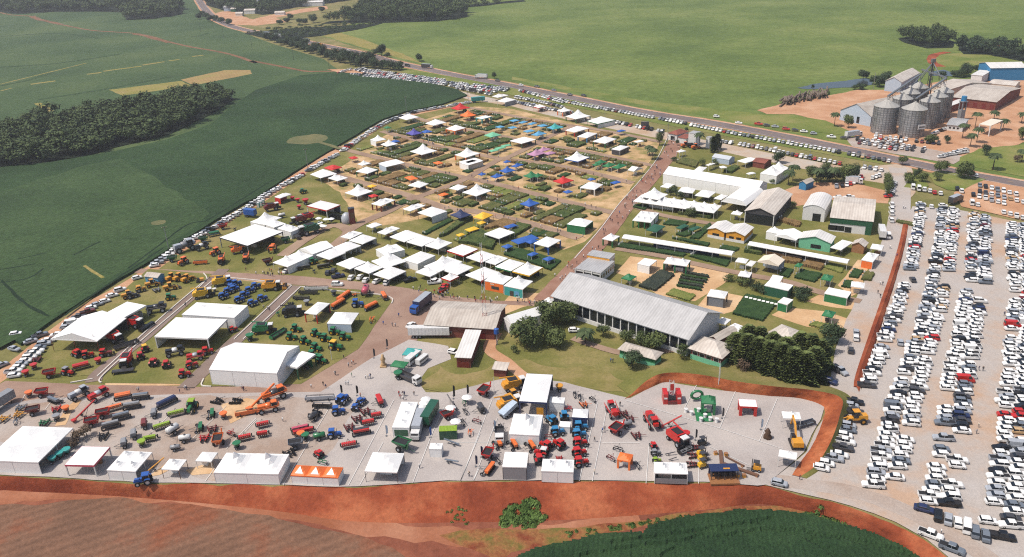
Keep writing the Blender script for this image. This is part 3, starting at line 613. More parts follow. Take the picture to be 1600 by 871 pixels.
def tent(t, x1, y1, x2, y2, x3, y3, style='p', nx=1, ny=1, h=3.0, rise=None, roof='white', walls='', wcol='white', val=None, leg='offwhite', label=None, fat=.12, name=None, cat='tent', group=None, bands=None, inside=True):
    o, w, d, rz = frame3(t, x1, y1, x2, y2, x3, y3, h)
    bay = min(w/nx, d/ny)
    if rise is None: rise = {'k': bay*.42, 'p': bay*.27, 'f': .5, 'gd': w*.16, 'gw': d*.17, 'a': w*.2, 'm': d*.12}[style]
    kind = {'k':'pagoda tent','p':'canopy tent','f':'flat canopy','gd':'gable tent','gw':'gable tent','a':'arched tent','m':'sloped canopy'}[style]
    nm = name or {'k':'pagoda_tent','p':'canopy_tent','f':'flat_canopy','gd':'gable_tent','gw':'gable_tent','a':'arched_tent','m':'sloped_canopy'}[style]
    if label is None:
        sz = 'small ' if w < 4.6 else ('broad ' if w > 10 else '')
        ex = ''
        if walls and wcol != 'white': ex = ' with %s walls' % CN[wcol]
        elif val and val != roof: ex = ' with %s trim' % CN[val]
        elif leg not in ('offwhite', 'white', 'grey'): ex = ' on %s legs' % CN[leg]
        elif len(walls) >= 3: ex = ' closed by white sides'
        if nx*ny > 1 and not ex: ex = ' with %s peaks' % {2:'two',3:'three',4:'four',6:'six'}.get(nx*ny, 'many')
        label = '%s%s %s%s near %s' % (sz, CN[roof], kind, ex, near(o))
    root = thing(nm, o, rz, label, cat, group or 'exhibition tents and canopies')
    rm = cached(('roof', round(w,1), round(d,1), nx, ny, round(rise,1), style), lambda: roof_mesh(w, d, nx, ny, rise, style).mesh('roof', FABRIC))
    ob('roof', rm, root, (0,0,h), col=COL[roof])
    vh = .3 if not val else .55
    vm = cached(('val', round(w,1), round(d,1), vh), lambda: valance_mesh(w, d, vh, FABRIC))
    ob('valance', vm, root, (0,0,h-vh+.02), col=COL[val or roof])
    lx = [(-w/2+fat/2+(w-fat)*i/nx) for i in range(nx+1)]; ly = [(-d/2+fat/2+(d-fat)*j/ny) for j in range(ny+1)]
    if style in ('gw','gd','a') and max(w,d) > 14:
        if w > d: lx = [-w/2+fat/2+(w-fat)*i/max(1,int(w/7)) for i in range(int(w/7)+1)]
        else: ly = [-d/2+fat/2+(d-fat)*i/max(1,int(d/7)) for i in range(int(d/7)+1)]
    for i, x in enumerate(lx):
        for j, y in enumerate(ly):
            if 0 < i < len(lx)-1 and 0 < j < len(ly)-1: continue
            part('leg', root, x, y, GZ, fat, fat, h-GZ-.02, PAINT, COL[leg])
    th = .06
    for s in walls:
        hh = h-vh if s.isupper() else h*.45
        W = dict(F=(0,-d/2+fat/2,w-.1,th), B=(0,d/2-fat/2,w-.1,th), L=(-w/2+fat/2,0,th,d-.1), R=(w/2-fat/2,0,th,d-.1))[s.upper()]
        part('wall', root, W[0], W[1], GZ, W[2], W[3], hh-GZ, FABRIC, COL[wcol])
    if bands:
        for c, z0, z1, fx0, fx1 in bands:   # printed panels on the front wall
            part('panel', root, (fx0+fx1)/2*w/2, -d/2-.03, z0, (fx1-fx0)*w/2, .05, z1-z0, PAINT, COL[c])
    if inside and 'F' not in walls and w > 3:
        rr = random.Random(int(o.x*10)+int(o.y*7))
        part('counter', root, rr.uniform(-.2,.2)*w, rr.uniform(-.1,.25)*d, GZ, w*rr.uniform(.25,.45), .6, 1.05-GZ, PAINT, COL[rr.choice(['white','wood','charcoal','cream','blue' if leg == 'blue' else 'grey'])])
        if w > 5: part('back_panel', root, rr.uniform(-.1,.1)*w, d*.36, GZ, w*.6, .08, h*.7, PAINT, COL[rr.choice(['white','green','charcoal','navy','offwhite'])])
    ALLTENTS.append((o, max(w, d)))
    return root
W = 'white'
# bottom row along the bank
tent('L3',-95,552,235,565,455,352,'p',2,2,3.6,1.6,walls='F',label='four-bay white hip tent with closed front beside the teal spreaders')
tent('L3',400,580,580,584,697,470,'p',1,1,3.4,.9,val='pink',fat=.28,leg='offwhite',label='white tent edged in pink on thick white posts')
tent('L3',660,612,838,622,942,503,'k',2,2,2.9,walls='F',label='white tent with four peaks and a closed white front')
tent('L3',998,607,1105,612,1143,548,'k',1,1,2.8,leg='brown',label='small white pagoda on brown posts beside the amber auger')
tent('L3',1210,555,1305,560,1340,505,'p',1,1,2.4,label='small plain white canopy between two larger white tents')
tent('L4',-65,628,335,638,405,515,'k',2,1,3.0,walls='FRL',label='long closed white tent with two peaks beside the orange tent')
ot = tent('L4',412,645,705,660,738,597,'p',3,1,2.4,1.5,roof='orange',walls='FRL',label='orange three-bay tent with white sides at the bank edge')
ow, od = [v.dimensions for v in ()] or frame3('L4',412,645,705,660,738,597,2.4)[1:3]
for i in range(3):
    cx = -ow/2+ow/3*(i+.5); hy = od/2; tri = MB().add([(cx-ow*.085,-hy*.8,.2*1.5+.06),(cx+ow*.085,-hy*.8,.2*1.5+.06),(cx,-hy*.06,.94*1.5+.07)],[(0,1,2)])
    ob('panel', tri.mesh('panel', FABRIC), ot, (0,0,2.4), col=COL['white'])
tent('L4',870,620,1070,628,1112,510,'p',1,1,3.2,walls='B',leg='charcoal',label='square white tent with open front standing across white bay lines')
tent('L4',1040,348,1145,350,1200,192,'k',1,3,3.2,1.3,walls='FLR',bands=[('darkgreen',.4,2.4,-.8,.8)],label='narrow deep white tent with three peaks beside the white truck')
tent('L4',1268,480,1345,482,1362,448,'k',1,1,2.6,walls='FLR',label='tiny closed white pagoda beside the green container')
tent('L5',460,278,640,288,697,108,'p',1,1,5.0,1.4,val='navy',leg='navy',fat=.35,bands=[('gold',.5,3.2,.25,.75)],walls='B',wcol='charcoal',label='tall deep white tent with blue trim beside the yellow machines')
tent('L5',655,285,750,292,764,256,'k',1,1,3.0,walls='FLR',label='closed white pagoda touching the tall blue-trimmed tent')
tent('L5',803,382,905,388,914,332,'p',1,1,3.2,roof='white',walls='FLR',wcol='navy',val='navy',label='white-roofed tent with dark blue walls beside light blue tractors')
tent('L5',395,490,590,500,615,368,'k',1,1,3.2,3.6,walls='FLR',label='large closed white tent with a single tall peak')
tent('L5',352,702,508,707,524,612,'p',1,1,3.8,.8,walls='F',wcol='grey',leg='charcoal',label='white-roofed tent with a grey front wall at the bank edge')
tent('L5',605,730,812,738,820,660,'k',2,1,3.0,walls='FLR',label='closed white tent with two peaks beside red tractors at the bank')
tent('L5',720,442,790,446,796,412,'f',1,1,2.0,walls='FLR',label='low flat white booth among light blue tractors')
tent('L5',1095,655,1180,672,1226,630,'p',1,1,2.6,1.0,roof='orange',leg='orange',fat=.5,label='orange canopy on thick orange legs standing alone on gravel')
tent('L6',290,710,495,716,496,648,'k',2,1,2.9,walls='LRB',bands=[('grey',-.2,1.3,-.95,.95)],label='wide white tent with two peaks beside a blue booth')
tent('L6',815,297,925,302,928,257,'p',1,1,3.0,.6,val='red',leg='red',fat=.8,label='white-roofed booth on thick red legs with red trim')
tent('L6',1085,370,1195,376,1208,336,'k',1,1,3.2,label='open white pagoda behind the yellow excavator')
tent('L6',1055,605,1165,626,1197,590,'k',1,1,3.2,1.2,label='open white pagoda in front of the yellow excavator')
tent('L6',580,278,668,284,690,238,'p',1,1,3.6,1.6,roof='green',leg='green',fat=.7,label='green inflatable canopy on thick legs beside a green carpet')
# machine lots
tent('L1',312,594,600,608,770,464,'gd',1,1,4.6,2.6,walls='B',wcol='charcoal',leg='rust',label='big white gable tent full of red harvesters')
tent('L1',645,438,765,462,845,374,'f',1,1,4.6,val='offwhite',label='flat white canopy joined to the big red-machine tent')
tent('L1',955,578,1285,592,1400,472,'p',1,1,4.4,1.8,val='offwhite',walls='L',fat=.35,label='white pavilion with deep front fascia between two lanes')
tent('L1',1125,442,1450,462,1535,386,'k',2,1,4.2,1.6,walls='FLRB',label='closed white marquee with two soft peaks beside blue tractors')
tent('L2',105,782,525,806,662,636,'gw',1,1,5.2,2.6,walls='FLRB',label='huge closed white marquee beside green tractors')
tent('L2',565,752,650,772,722,678,'f',1,1,4.2,val='offwhite',leg='darkgreen',fat=.35,label='flat white porch on green posts beside the huge marquee')
tent('L2',695,432,770,442,838,372,'p',1,1,3.6,leg='red',fat=.3,walls='B',wcol='charcoal',label='white tent on red posts beside black machines')
tent('L2',835,497,985,502,1025,432,'p',1,1,3.2,walls='F',wcol='bluewhite',leg='charcoal',label='white tent with pale panelled front on the machine lawn')
tent('C1',655,418,855,478,1110,378,'p',1,1,4.6,1.8,val='charcoal',fat=.3,leg='steel',label='large white pavilion with dark grey fascia and orange harvesters')
tent('C1',875,307,980,328,1060,268,'k',1,1,3.0,walls='F')
tent('C1',978,325,1045,348,1120,316,'k',1,1,3.0,walls='FLR')
tent('C1',1070,352,1165,380,1220,347,'k',2,1,3.2,walls='FR')
tent('C1',1050,127,1090,137,1145,102,'p',1,1,3.0,walls='LF',wcol='red',leg='red',label='small white-roofed booth with red sides by the soy road')
tent('M1',345,357,480,388,560,347,'f',1,1,3.8,roof='offwhite',val='red',fat=.3,walls='B',wcol='navy',label='flat-roofed pavilion with a red band and white posts',name='pavilion',cat='pavilion')
tent('M1',115,742,215,772,380,692,'k',1,2,3.0,walls='R',label='long white tent with two tall peaks beside a brown road')
tent('M1',295,652,385,687,470,612,'gd',1,1,3.0,walls='FR')
for a in ((410,692,500,722,600,672,'p'),(520,642,600,672,712,627,'p'),(635,592,725,617,825,577,'p'),(545,752,640,787,745,737,'p'),(798,822,905,857,1008,797,'p'),(910,567,1010,602,1105,547,'p'),(1025,602,1130,632,1220,582,'p')):
    tent('M1',*a,leg=random.choice(['offwhite','charcoal','navy']),walls=random.choice(['','B','B']))
for a in ((670,782,770,817,850,772),(785,732,875,782,980,712),(1150,627,1240,652,1335,607)): tent('M1',*a,'k',leg='offwhite')
tent('M1',575,567,640,582,720,540,'k',2,1,2.8)
tent('M1',815,652,872,692,970,627,'k',2,1,2.8,walls='FLR')
tent('M1',750,492,790,507,850,482,'p',1,1,2.6)
tent('M1',825,537,880,552,970,507,'k',2,1,2.8,leg='navy')
tent('M1',1000,722,1100,752,1210,692,'p',1,1,3.0,walls='FR')
tent('M2',98,768,200,806,315,722,'k',1,1,3.4,walls='B')
tent('M2',40,807,140,838,195,800,'k',1,1,2.8)
tent('M2',220,792,325,827,425,772,'p')
tent('M2',215,847,275,867,322,832,'k',1,1,2.8,val='red')
tent('M2',255,662,365,697,470,652,'k',2,2,3.0,1.2,val='red')
tent('M2',385,707,490,742,585,692,'p',leg='navy')
tent('M2',515,737,585,757,665,712,'k',2,1)
tent('M2',580,772,690,802,785,747,'p',val='green')
tent('M2',700,802,815,832,910,777,'k',1,1,3.2,val='yellow',leg='navy')
tent('M2',380,827,485,867,590,802,'p',leg='black')
tent('L7',510,168,638,194,720,148,'k',1,1,3.6,walls='F',wcol='orange',bands=[('charcoal',.8,2.0,-.3,.5),('cream',2.5,2.9,-.4,0)],label='white pagoda with a bright orange front wall')
tent('L7',642,202,770,228,865,177,'k',1,1,3.6,walls='F',wcol='teal',bands=[('charcoal',.0,2.0,-.4,.0),('skyblue',.6,2.2,.1,.6)],label='white pagoda with a teal front wall')
tent('L7',885,322,960,342,1010,302,'k',1,1,3.2)
tent('L7',640,422,692,462,862,368,'gd',1,1,4.2,2.0,walls='FR',label='white gable tent joined to the brick shed')
# demonstration plots
tent('M2',508,547,610,580,700,532,'f',1,1,2.6,label='low flat white canopy in the maize plot')
tent('M2',845,612,945,637,1040,592,'p',1,1,3.4,leg='blue',fat=.5,walls='b',wcol='wood',label='square white pavilion on blue posts beside blue canopies')
tent('M2',55,402,150,432,235,387,'p',1,1,3.2,leg='charcoal',walls='R',wcol='offwhite')
tent('M2',275,417,345,442,395,407,'k',1,1,2.8,roof='navy',leg='navy')
tent('M2',432,432,500,449,555,414,'p',1,1,3.0,2.0,roof='yellow',leg='yellow',label='yellow pagoda at the head of yellow plot covers')
tent('M2',750,342,815,362,868,332,'k',1,1,3.0,roof='blue',label='bright blue pagoda on a bare sandy plot')
tent('M2',1070,482,1195,502,1258,462,'p',1,1,3.4,val='green',walls='LFB',wcol='green',leg='green',label='white-roofed pavilion with green walls beside the avenue')
tent('M5',5,667,75,682,105,647,'k',1,1,3.0,leg='green',fat=.5)
tent('M2',360,264,455,290,538,247,'k',1,1,3.0)
tent('M2',270,237,330,250,390,224,'p',1,1,2.8,leg='charcoal')
tent('M2',1160,232,1260,247,1322,212,'p',1,1,3.2,fat=.5)
tent('M2',975,187,1040,207,1047,162,'k',1,1,2.6,2.6,roof='red',label='red sail tent on a sandy plot')
tent('M2',770,152,825,167,868,142,'k',1,1,2.6,roof='green'); tent('M2',835,155,872,162,900,142,'k',1,1,2.6,roof='green')
for a in ((550,157,585,167,615,142),(610,117,655,132,700,107),(690,87,725,94,760,72),(465,142,490,149,505,134),(635,57,655,64,675,50)): tent('M2',*a,'k',1,1,2.5,roof='blue',label='blue pagoda in the cluster behind the green double pagoda',group='cluster of blue pagodas')
for a in ((690,592,740,617,830,552),(640,497,670,510,715,482),(625,632,660,647,695,627),(790,602,825,614,858,587),(800,687,830,699,865,677),(905,717,940,732,980,712)): tent('M2',*a,'p',1,1,2.3,.8,roof='blue',label='low blue canopy on the lawn beside the blue-legged pavilion',group='low blue canopies')
for a in ((375,517,410,532,452,502),(315,554,340,564,368,547),(455,472,485,482,510,465)): tent('M2',*a,'p',1,1,2.0,.6,roof='yellow',label='low yellow canopy in the strip below the yellow pagoda',group='low yellow canopies')
tent('M2',342,64,400,80,455,42,'f',1,1,3.0,walls='F')
tent('M1',1035,217,1115,232,1180,207,'p',1,1,3.0,leg='charcoal')
tent('M1',1000,377,1050,392,1140,352,'k',2,1,3.0,leg='navy')
tent('M1',785,342,850,357,922,312,'k',2,1,3.0,leg='maroon',fat=.5)
tent('M1',605,267,690,292,780,252,'k',1,1,3.0)
tent('M1',680,122,760,137,810,107,'p',1,1,3.0,leg='green',fat=.4)
tent('M1',838,72,885,92,970,47,'f',1,1,3.2,walls='F',wcol='bluewhite')
tent('M1',690,72,725,82,765,62,'k',1,1,2.8)
tent('M1',370,142,440,167,520,127,'p',1,1,3.0,walls='B')
tent('M1',490,167,555,187,610,162,'k',2,1,2.8)
tent('M1',462,97,515,114,572,90,'p',1,1,2.8,1.6,roof='red',label='red pagoda by the row of cars along soy')
for a, c in (((1010,162,1050,182,1085,162),'orange'),((1205,62,1235,74,1255,57),'orange'),((630,27,655,39,678,22),'red'),((755,222,785,232,805,214),'yellow'),((765,287,790,299,820,282),'red'),((1240,280,1270,290,1300,272),'orange')): tent('M1',*a,'p',1,1,2.4,.8,roof=c,inside=False)
for a, k in (((290,432,345,447,395,417,'p'),dict(leg='charcoal')),((480,472,540,487,595,457,'p'),dict(leg='charcoal')),((625,512,690,527,735,497,'p'),dict(val='orange',leg='orange',fat=.6)),((662,362,710,377,758,347,'k'),dict(roof='red',label='red tent beside the soy field corner')),
  ((725,412,770,427,815,402,'k'),dict(roof='orange',label='orange pagoda on bare sand')),((840,432,885,442,920,417,'f'),dict(leg='teal',val='teal',fat=.7,label='white-topped turquoise booth on thick legs')),((995,312,1050,322,1098,297,'p'),dict(walls='R',wcol='grey')),((958,278,1000,287,1055,267,'k',2,1),dict()),
  ((85,587,125,602,160,572,'k'),dict(walls='F')),((160,622,205,637,245,607,'k'),dict(leg='navy')),((340,542,385,557,430,532,'k'),dict(roof='violet')),((450,532,475,542,505,522,'p'),dict(roof='blue')),((230,602,255,610,280,594,'p'),dict(roof='blue')),
  ((370,672,455,697,540,662,'k'),dict(leg='navy',label='wide-brimmed white pagoda on navy posts')),((690,697,770,717,855,682,'k'),dict(leg='orange',fat=.6)),((720,747,775,767,845,722,'f'),dict(walls='FR',wcol='cream')),((145,757,195,777,290,737,'f'),dict(walls='F',wcol='bluewhite')),
  ((900,557,950,572,1000,547,'p'),dict(roof='mint')),((1085,597,1170,617,1245,582,'f'),dict(leg='darkgreen',fat=.4)),((1350,502,1395,514,1430,487,'k'),dict(roof='skyblue')),((1238,552,1280,562,1320,537,'k'),dict(roof='skyblue')),
  ((1205,692,1260,707,1300,672,'k'),dict(roof='lilac')),((1270,667,1310,677,1345,647,'k'),dict(roof='lilac')),((1330,687,1360,697,1395,677,'p'),dict(roof='lilac')),((180,502,200,510,222,497,'p'),dict(roof='green')),((1255,352,1290,362,1310,342,'p'),dict(val='red',leg='red'))):
    tent('M3',*a,**k)
for a in ((1080,452,1110,460,1130,444),(1145,467,1175,472,1200,457),(1210,477,1240,482,1270,467),(1280,487,1310,497,1335,480),(980,497,1010,505,1035,492),(1070,502,1100,510,1120,496),(1180,527,1210,537,1240,517)):
    tent('M3',*a,'p',1,1,2.3,.7,roof='skyblue',label='small pale blue canopy edging the maize plot',group='pale blue plot canopies',inside=False)
for a in ((930,668,955,676,985,655),(975,650,1000,658,1030,636),(1020,632,1040,640,1070,618)):
    tent('M3',*a,'p',1,1,2.2,.6,roof='mint',label='small mint green canopy in the row beside the maize',group='mint green plot canopies',inside=False)
for a, k in (((200,192,275,212,350,182,'k'),dict(leg='green',fat=.5)),((355,227,430,247,505,207,'p'),dict(val='green',leg='green',walls='R',wcol='offwhite')),((200,292,265,307,340,272,'p'),dict(leg='red',fat=.5)),((285,337,355,347,440,317,'p'),dict(leg='cyan',fat=.6)),((395,372,485,387,550,352,'p'),dict(leg='green',fat=.5)),
  ((530,427,590,437,640,407,'p'),dict(walls='FLR',wcol='charcoal')),((190,497,290,517,358,482,'k'),dict(val='blue')),((65,272,110,287,150,262,'k'),dict(roof='teal')),((645,577,690,587,725,557,'gw'),dict(roof='offwhite')),((140,152,180,162,215,142,'k'),dict(leg='orange',fat=.5)),((690,372,715,380,738,362,'f'),dict()),((995,442,1018,450,1042,434,'k'),dict())):
    tent('M4',*a,h=2.9,**k)
for a in ((410,522,445,532,480,512),(460,547,505,557,545,532),(530,557,575,567,640,542),(390,537,412,547,440,532)): tent('M4',*a,'k',1,1,2.6,roof='green',label='green pagoda in the row behind the brown maize plot',group='row of green pagodas')
for a in ((180,732,210,744,240,727),(355,642,380,652,400,637),(520,667,550,677,580,657),(565,297,585,304,608,287)): tent('M4',*a,'p',1,1,2.4,.8,roof='blue',inside=False)
# east side
tent('M5',418,226,1065,332,1142,288,'gw',1,1,5.2,2.4,walls='FLRB',label='very long closed white marquee on the east lawn')
tent('M5',215,412,765,492,815,442,'k',8,2,3.0,1.9,label='long white pavilion roof of sixteen small peaks')
tent('M5',262,378,385,402,440,362,'k',1,1,4.6,label='tall white pagoda at the head of the many-peaked pavilion')
tent('M5',210,542,335,557,430,497,'k',3,2,3.2,1.2,leg='green',fat=.5,walls='R',label='white tent with six peaks on green posts')
tent('M5',300,607,375,622,435,582,'p',1,1,2.6,.7,roof='darkgreen',label='dark green canopy in front of the six-peaked tent')
for a in ((505,592,540,602,575,572),(590,602,620,612,655,582)): tent('M5',*a,'p',1,1,2.0,.5,roof='darkgreen',label='small dark green canopy on the crop strips',group='small dark green canopies')
tent('M5',138,662,885,780,908,754,'gw',1,1,3.0,.7,label='long white walkway roof on thin posts between crop strips',name='walkway_roof',cat='walkway')
tent('M6',320,372,885,477,903,457,'gw',1,1,3.0,.7,label='second long white walkway roof in front of the green gabled shed',name='walkway_roof',cat='walkway')
tent('M5',1080,222,1192,240,1303,185,'k',1,2,4.2,walls='FLR',label='closed white tent with two tall peaks beside palms')
for a, k in (((400,312,455,322,490,297,'f'),{}),((520,347,620,357,670,332,'p'),{}),((635,372,730,387,795,352,'p'),dict(leg='charcoal')),((765,392,815,402,850,372,'p'),{}),((880,497,945,507,967,490,'k'),{}),((925,137,980,152,1030,117,'p'),{}),((625,205,680,212,715,182,'p'),{}),((985,222,1005,230,1030,214,'p'),{}),((800,177,815,187,835,172,'p'),{}),((710,165,730,170,750,150,'k'),{})):
    tent('M5',*a,h=2.9,**k)
tent('M5',815,412,985,442,1090,347,'a',1,1,4.2,2.2,leg='steel',label='white arched tent with open front beside the brown-roofed hall')
tent('M6',425,297,490,310,512,287,'k',1,1,3.2,walls='FR')
for a, k in (((475,322,595,347,630,307,'gd'),dict(h=3.4)),((790,387,850,402,890,352,'p'),dict(leg='charcoal')),((1015,392,1080,402,1095,377,'p'),{}),((965,457,1030,470,1065,427,'k'),dict(walls='F',wcol='orange')),((250,467,310,477,335,457,'p'),{}),((310,487,345,494,365,467,'f'),dict(roof='offwhite')),((265,547,330,557,357,532,'k'),dict(walls='R',wcol='navy',leg='charcoal')),
  ((90,662,190,677,225,642,'p'),dict(walls='F',wcol='steel',leg='charcoal',fat=.4,h=3.6)),((490,697,545,712,590,687,'f'),dict(walls='FR',wcol='green')),((755,647,885,674,918,642,'f'),dict(walls='FB',wcol='green',label='long flat white-roofed booth with a green front wall')),((735,567,790,577,825,552,'k'),dict(roof='green')),((740,772,800,785,835,757,'k'),dict(roof='green')),((585,492,615,499,637,482,'k'),dict(roof='green')),((905,607,980,617,1000,592,'p'),dict(leg='charcoal'))):
    k.setdefault('h', 3.0); tent('M6',*a,**k)
tent('M6',415,602,550,632,582,602,'f',1,1,3.6,walls='FR',wcol='darkgreen',leg='dark',label='flat white booth with dark green walls between shrubs')
tent('M6',440,580,500,590,540,555,'f',1,1,3.9,walls='LF',wcol='darkgreen',leg='dark',label='raised flat white roof behind the dark green booth')
tent('M6',375,467,495,492,530,457,'gd',1,1,4.2,1.6,roof='cream',leg='steel',walls='B',wcol='bluewhite',label='open stage with cream gable roof on steel posts',name='stage',cat='stage')
tent('L8',380,48,455,64,490,27,'f',1,1,3.2,walls='FL')
tent('L8',540,44,685,64,705,27,'k',2,1,3.4,leg='green',fat=.5,walls='L')
tent('L8',280,137,335,152,375,127,'k',1,1,2.6,roof='green')
tent('L8',935,442,1005,470,1050,442,'k',2,1,3.2)
tent('L8',870,410,925,425,950,392,'k',1,1,3.2)
# ================================================================ buildings
m_fib = corrugated('fibre_cement', S(202,192,180), S(178,166,154), 1.1, .8)
m_fib2 = corrugated('weathered_cement', S(216,206,194), S(194,182,170), 1.1, .8)
m_zinc = corrugated('zinc_sheet', S(196,194,192), S(180,178,176), 1.0, .5, .15)
m_whsheet = corrugated('white_sheet', S(236,232,226), S(220,216,210), 1.0, .5)
m_redtile = corrugated('clay_tile', S(150,84,66), S(128,70,56), .5, .8)
WALLM = paint('wall_paint', .8, 0)
def roof_solid(w, d, rise, style, over, th=.14):
    W2, D2 = w/2+over, d/2+over; b = MB()
    if style == 'gw':
        b.add([(-W2,-D2,0),(W2,-D2,0),(W2,0,rise),(-W2,0,rise),(W2,D2,0),(-W2,D2,0)], [(0,1,2,3),(3,2,4,5)])
    elif style == 'gd':
        b.add([(-W2,-D2,0),(0,-D2,rise),(0,D2,rise),(-W2,D2,0),(W2,-D2,0),(W2,D2,0)], [(0,1,2,3),(1,4,5,2)])
    elif style == 'h':
        r = max(0, W2-D2) if W2 > D2 else 0; q = max(0, D2-W2) if D2 > W2 else 0
        b.add([(-W2,-D2,0),(W2,-D2,0),(W2,D2,0),(-W2,D2,0),(-r,-q,rise),(r,-q if r else q,rise)] if not r else [(-W2,-D2,0),(W2,-D2,0),(W2,D2,0),(-W2,D2,0),(-r,0,rise),(r,0,rise)],
              [(0,1,5,4),(1,2,5),(2,3,4,5),(3,0,4)] if r else [(0,1,4),(1,2,5,4),(2,3,5),(3,0,4,5)])
    elif style == 'm': b.add([(-W2,-D2,0),(W2,-D2,0),(W2,D2,rise),(-W2,D2,rise)], [(0,1,2,3)])
    elif style == 'arch':
        n = 10; P = []
        for i in range(n+1):
            x = -W2+2*W2*i/n; z = rise*(1-(x/W2)**2); P += [(x,-D2,z),(x,D2,z)]
        b.add(P, [(2*i,2*i+2,2*i+3,2*i+1) for i in range(n)])
    else: b.add([(-W2,-D2,rise),(W2,-D2,rise),(W2,D2,rise),(-W2,D2,rise)], [(0,1,2,3)])
    n = len(b.v); f0 = list(b.f)
    b.v += [(x,y,z-th) for x,y,z in b.v]; b.f += [tuple(i+n for i in reversed(f)) for f in f0]
    from collections import Counter
    E = Counter(); D = {}
    for f in f0:
        for i in range(len(f)):
            e = (f[i], f[(i+1)%len(f)]); E[tuple(sorted(e))] += 1; D[tuple(sorted(e))] = e
    for k, c in E.items():
        if c == 1: a, c2 = D[k]; b.f.append((a, a+n, c2+n, c2))
    return b
def walls_mesh(w, d, h, rise, style):
    b = MB(); b.box(0,0,0,w,d,h)
    b.f = [f for f in b.f if f not in ((4,5,6,7),)]
    if style == 'gw':
        for x in (-w/2, w/2): b.add([(x,-d/2,h),(x,d/2,h),(x,0,h+rise*.97)], [(0,1,2)])
    if style in ('gd','arch'):
        for y in (-d/2, d/2): b.add([(-w/2,y,h),(w/2,y,h),(0,y,h+rise*.97)] if style == 'gd' else [(-w/2,y,h)]+[(-w/2+w*i/8,y,h+rise*.95*(1-(2*i/8-1)**2)) for i in range(9)]+[(w/2,y,h)], [tuple(range(3 if style == 'gd' else 11))])
    if style == 'm': b.add([(-w/2,d/2,h),(w/2,d/2,h),(w/2,d/2,h+rise),(-w/2,d/2,h+rise),(-w/2,-d/2,h),(w/2,-d/2,h)], [(0,1,2,3),(4,0,3),(5,2,1)])
    return b
def house(name, t, x1, y1, x2, y2, x3, y3, style, h, rise, rm, wcol, label, over=.5, wins=(), cat='building', group=None, open_front=None, base=None, depth=None, sidewins=0):
    o, w, d, rz = frame3(t, x1, y1, x2, y2, x3, y3, h)
    if depth: d = depth
    root = thing(name, o, rz, label, cat, group)
    w -= 2*over; d -= 2*over
    ob('wall', walls_mesh(w, d, h-GZ, rise, style).mesh('wall', WALLM), root, (0,0,GZ), col=COL[wcol])
    ob('roof', roof_solid(w, d, rise, style, over).mesh('roof', rm), root, (0,0,h+.05))
    if base: part('plinth', root, 0, 0, GZ, w+.08, d+.08, base[1]-GZ, WALLM, COL[base[0]])
    if open_front:   # dark sheets standing for bay openings between posts along the front
        n = open_front
        for i in range(n):
            part('opening', root, -w/2+w*(i+.5)/n, -d/2-.02, .25, w/n-.5, .1, h-1.1, GLASS)
        for i in range(n+1): part('post', root, -w/2+w*i/n, -d/2-.12, GZ, .35, .35, h-GZ, WALLM, COL['offwhite'])
    for (fx, z0, ww, hh, k) in wins:
        q = part('door' if k == 'd' else 'window', root, fx*w/2, -d/2-.02, z0, ww, .1, hh, GLASS if k != 'd' else PAINT, COL['maroon'] if k == 'd' else None)
        if k == 'w': ob('frame', cached(('wf',), lambda: MB().box(0,-.02,-.06,1.12,.6,.06).box(0,-.02,1,1.12,.6,.06).box(-.53,-.02,0,.06,.6,1).box(.53,-.02,0,.06,.6,1).mesh('frame', WALLM)), q, (0,0,0), col=COL['offwhite'])
    for i in range(sidewins):
        part('window', root, w/2+.02, -d/2+d*(i+.5)/sidewins, h*.35, .1, d/sidewins*.5, h*.35, GLASS)
    return root, w, d
# big grey hall
root, w, d = house('exhibition_hall', 'P', 860,463,1076.5,532,1131,490,'gw',6.0,5.0,m_zinc,'offwhite','long grey metal hall with dark glazed bays along one side',over=.9,open_front=17)
part('dado', root, 0, -d/2-.3, GZ, w, .25, 1.3-GZ, WALLM, COL['offwhite'])
house('brick_shed','L7',92,470,585,502,680,332,'gw',4.2,2.0,m_fib,'brick','wide low brick shed with weathered grey-brown roof',over=.7,wins=[(-.7,1,1.2,1,'w'),(-.3,1,1.2,1,'w'),(.2,1,1.2,1,'w'),(.65,0,2,2.3,'d')])
house('storage_shed','L7',305,692,420,697,540,517,'m',3.6,.5,m_whsheet,'brick','narrow brick shed under a long white sheet roof',over=.5,wins=[(0,-.3,3.6,2.8,'d')])
house('hut','L7',558,772,660,782,683,737,'m',2.6,.5,m_fib2,'brick','little brick hut with pale roof on the lawn',over=.5)
house('hut','L1',888,207,975,217,1002,187,'gw',2.8,1.0,m_fib,'skyblue','pale blue hut with brown roof at the corner of the machine lot',over=.3,wins=[(-.5,1,.8,.8,'w'),(.4,1,.8,.8,'w')])
house('house','L8',690,572,905,640,1000,560,'h',3.6,2.4,m_fib2,'brick','green and red house with a pale hipped roof by the hall',over=.8,base=('mint',1.5),wins=[(-.7,1.6,1.6,1.1,'w'),(-.25,1.6,1.6,1.1,'w'),(.2,1.6,1.6,1.1,'w'),(.7,1.6,1.6,1.1,'w')])
house('annex','L8',820,505,880,530,1000,460,'gd',3.2,1.0,m_fib,'brick','brown-roofed annex between the hall and the green house',over=.4)
house('house','L8',255,578,495,646,550,600,'h',2.8,1.3,m_fib,'green','low green house with a brown hipped roof on the lawn',over=.6,base=('mint',1.0))
house('house','L8',1170,482,1335,546,1432,482,'h',3.2,2.2,m_fib2,'bluewhite','pale house with a broad hipped roof behind dark trees',over=.8,wins=[(0,1,1.2,1.1,'w'),(-.6,1,1.2,1.1,'w')])
house('office','L7',1125,86,1300,120,1372,32,'f',4.2,.05,m_zinc,'offwhite','flat-roofed white office with tall windows by the avenue',over=.15,open_front=3,sidewins=6)
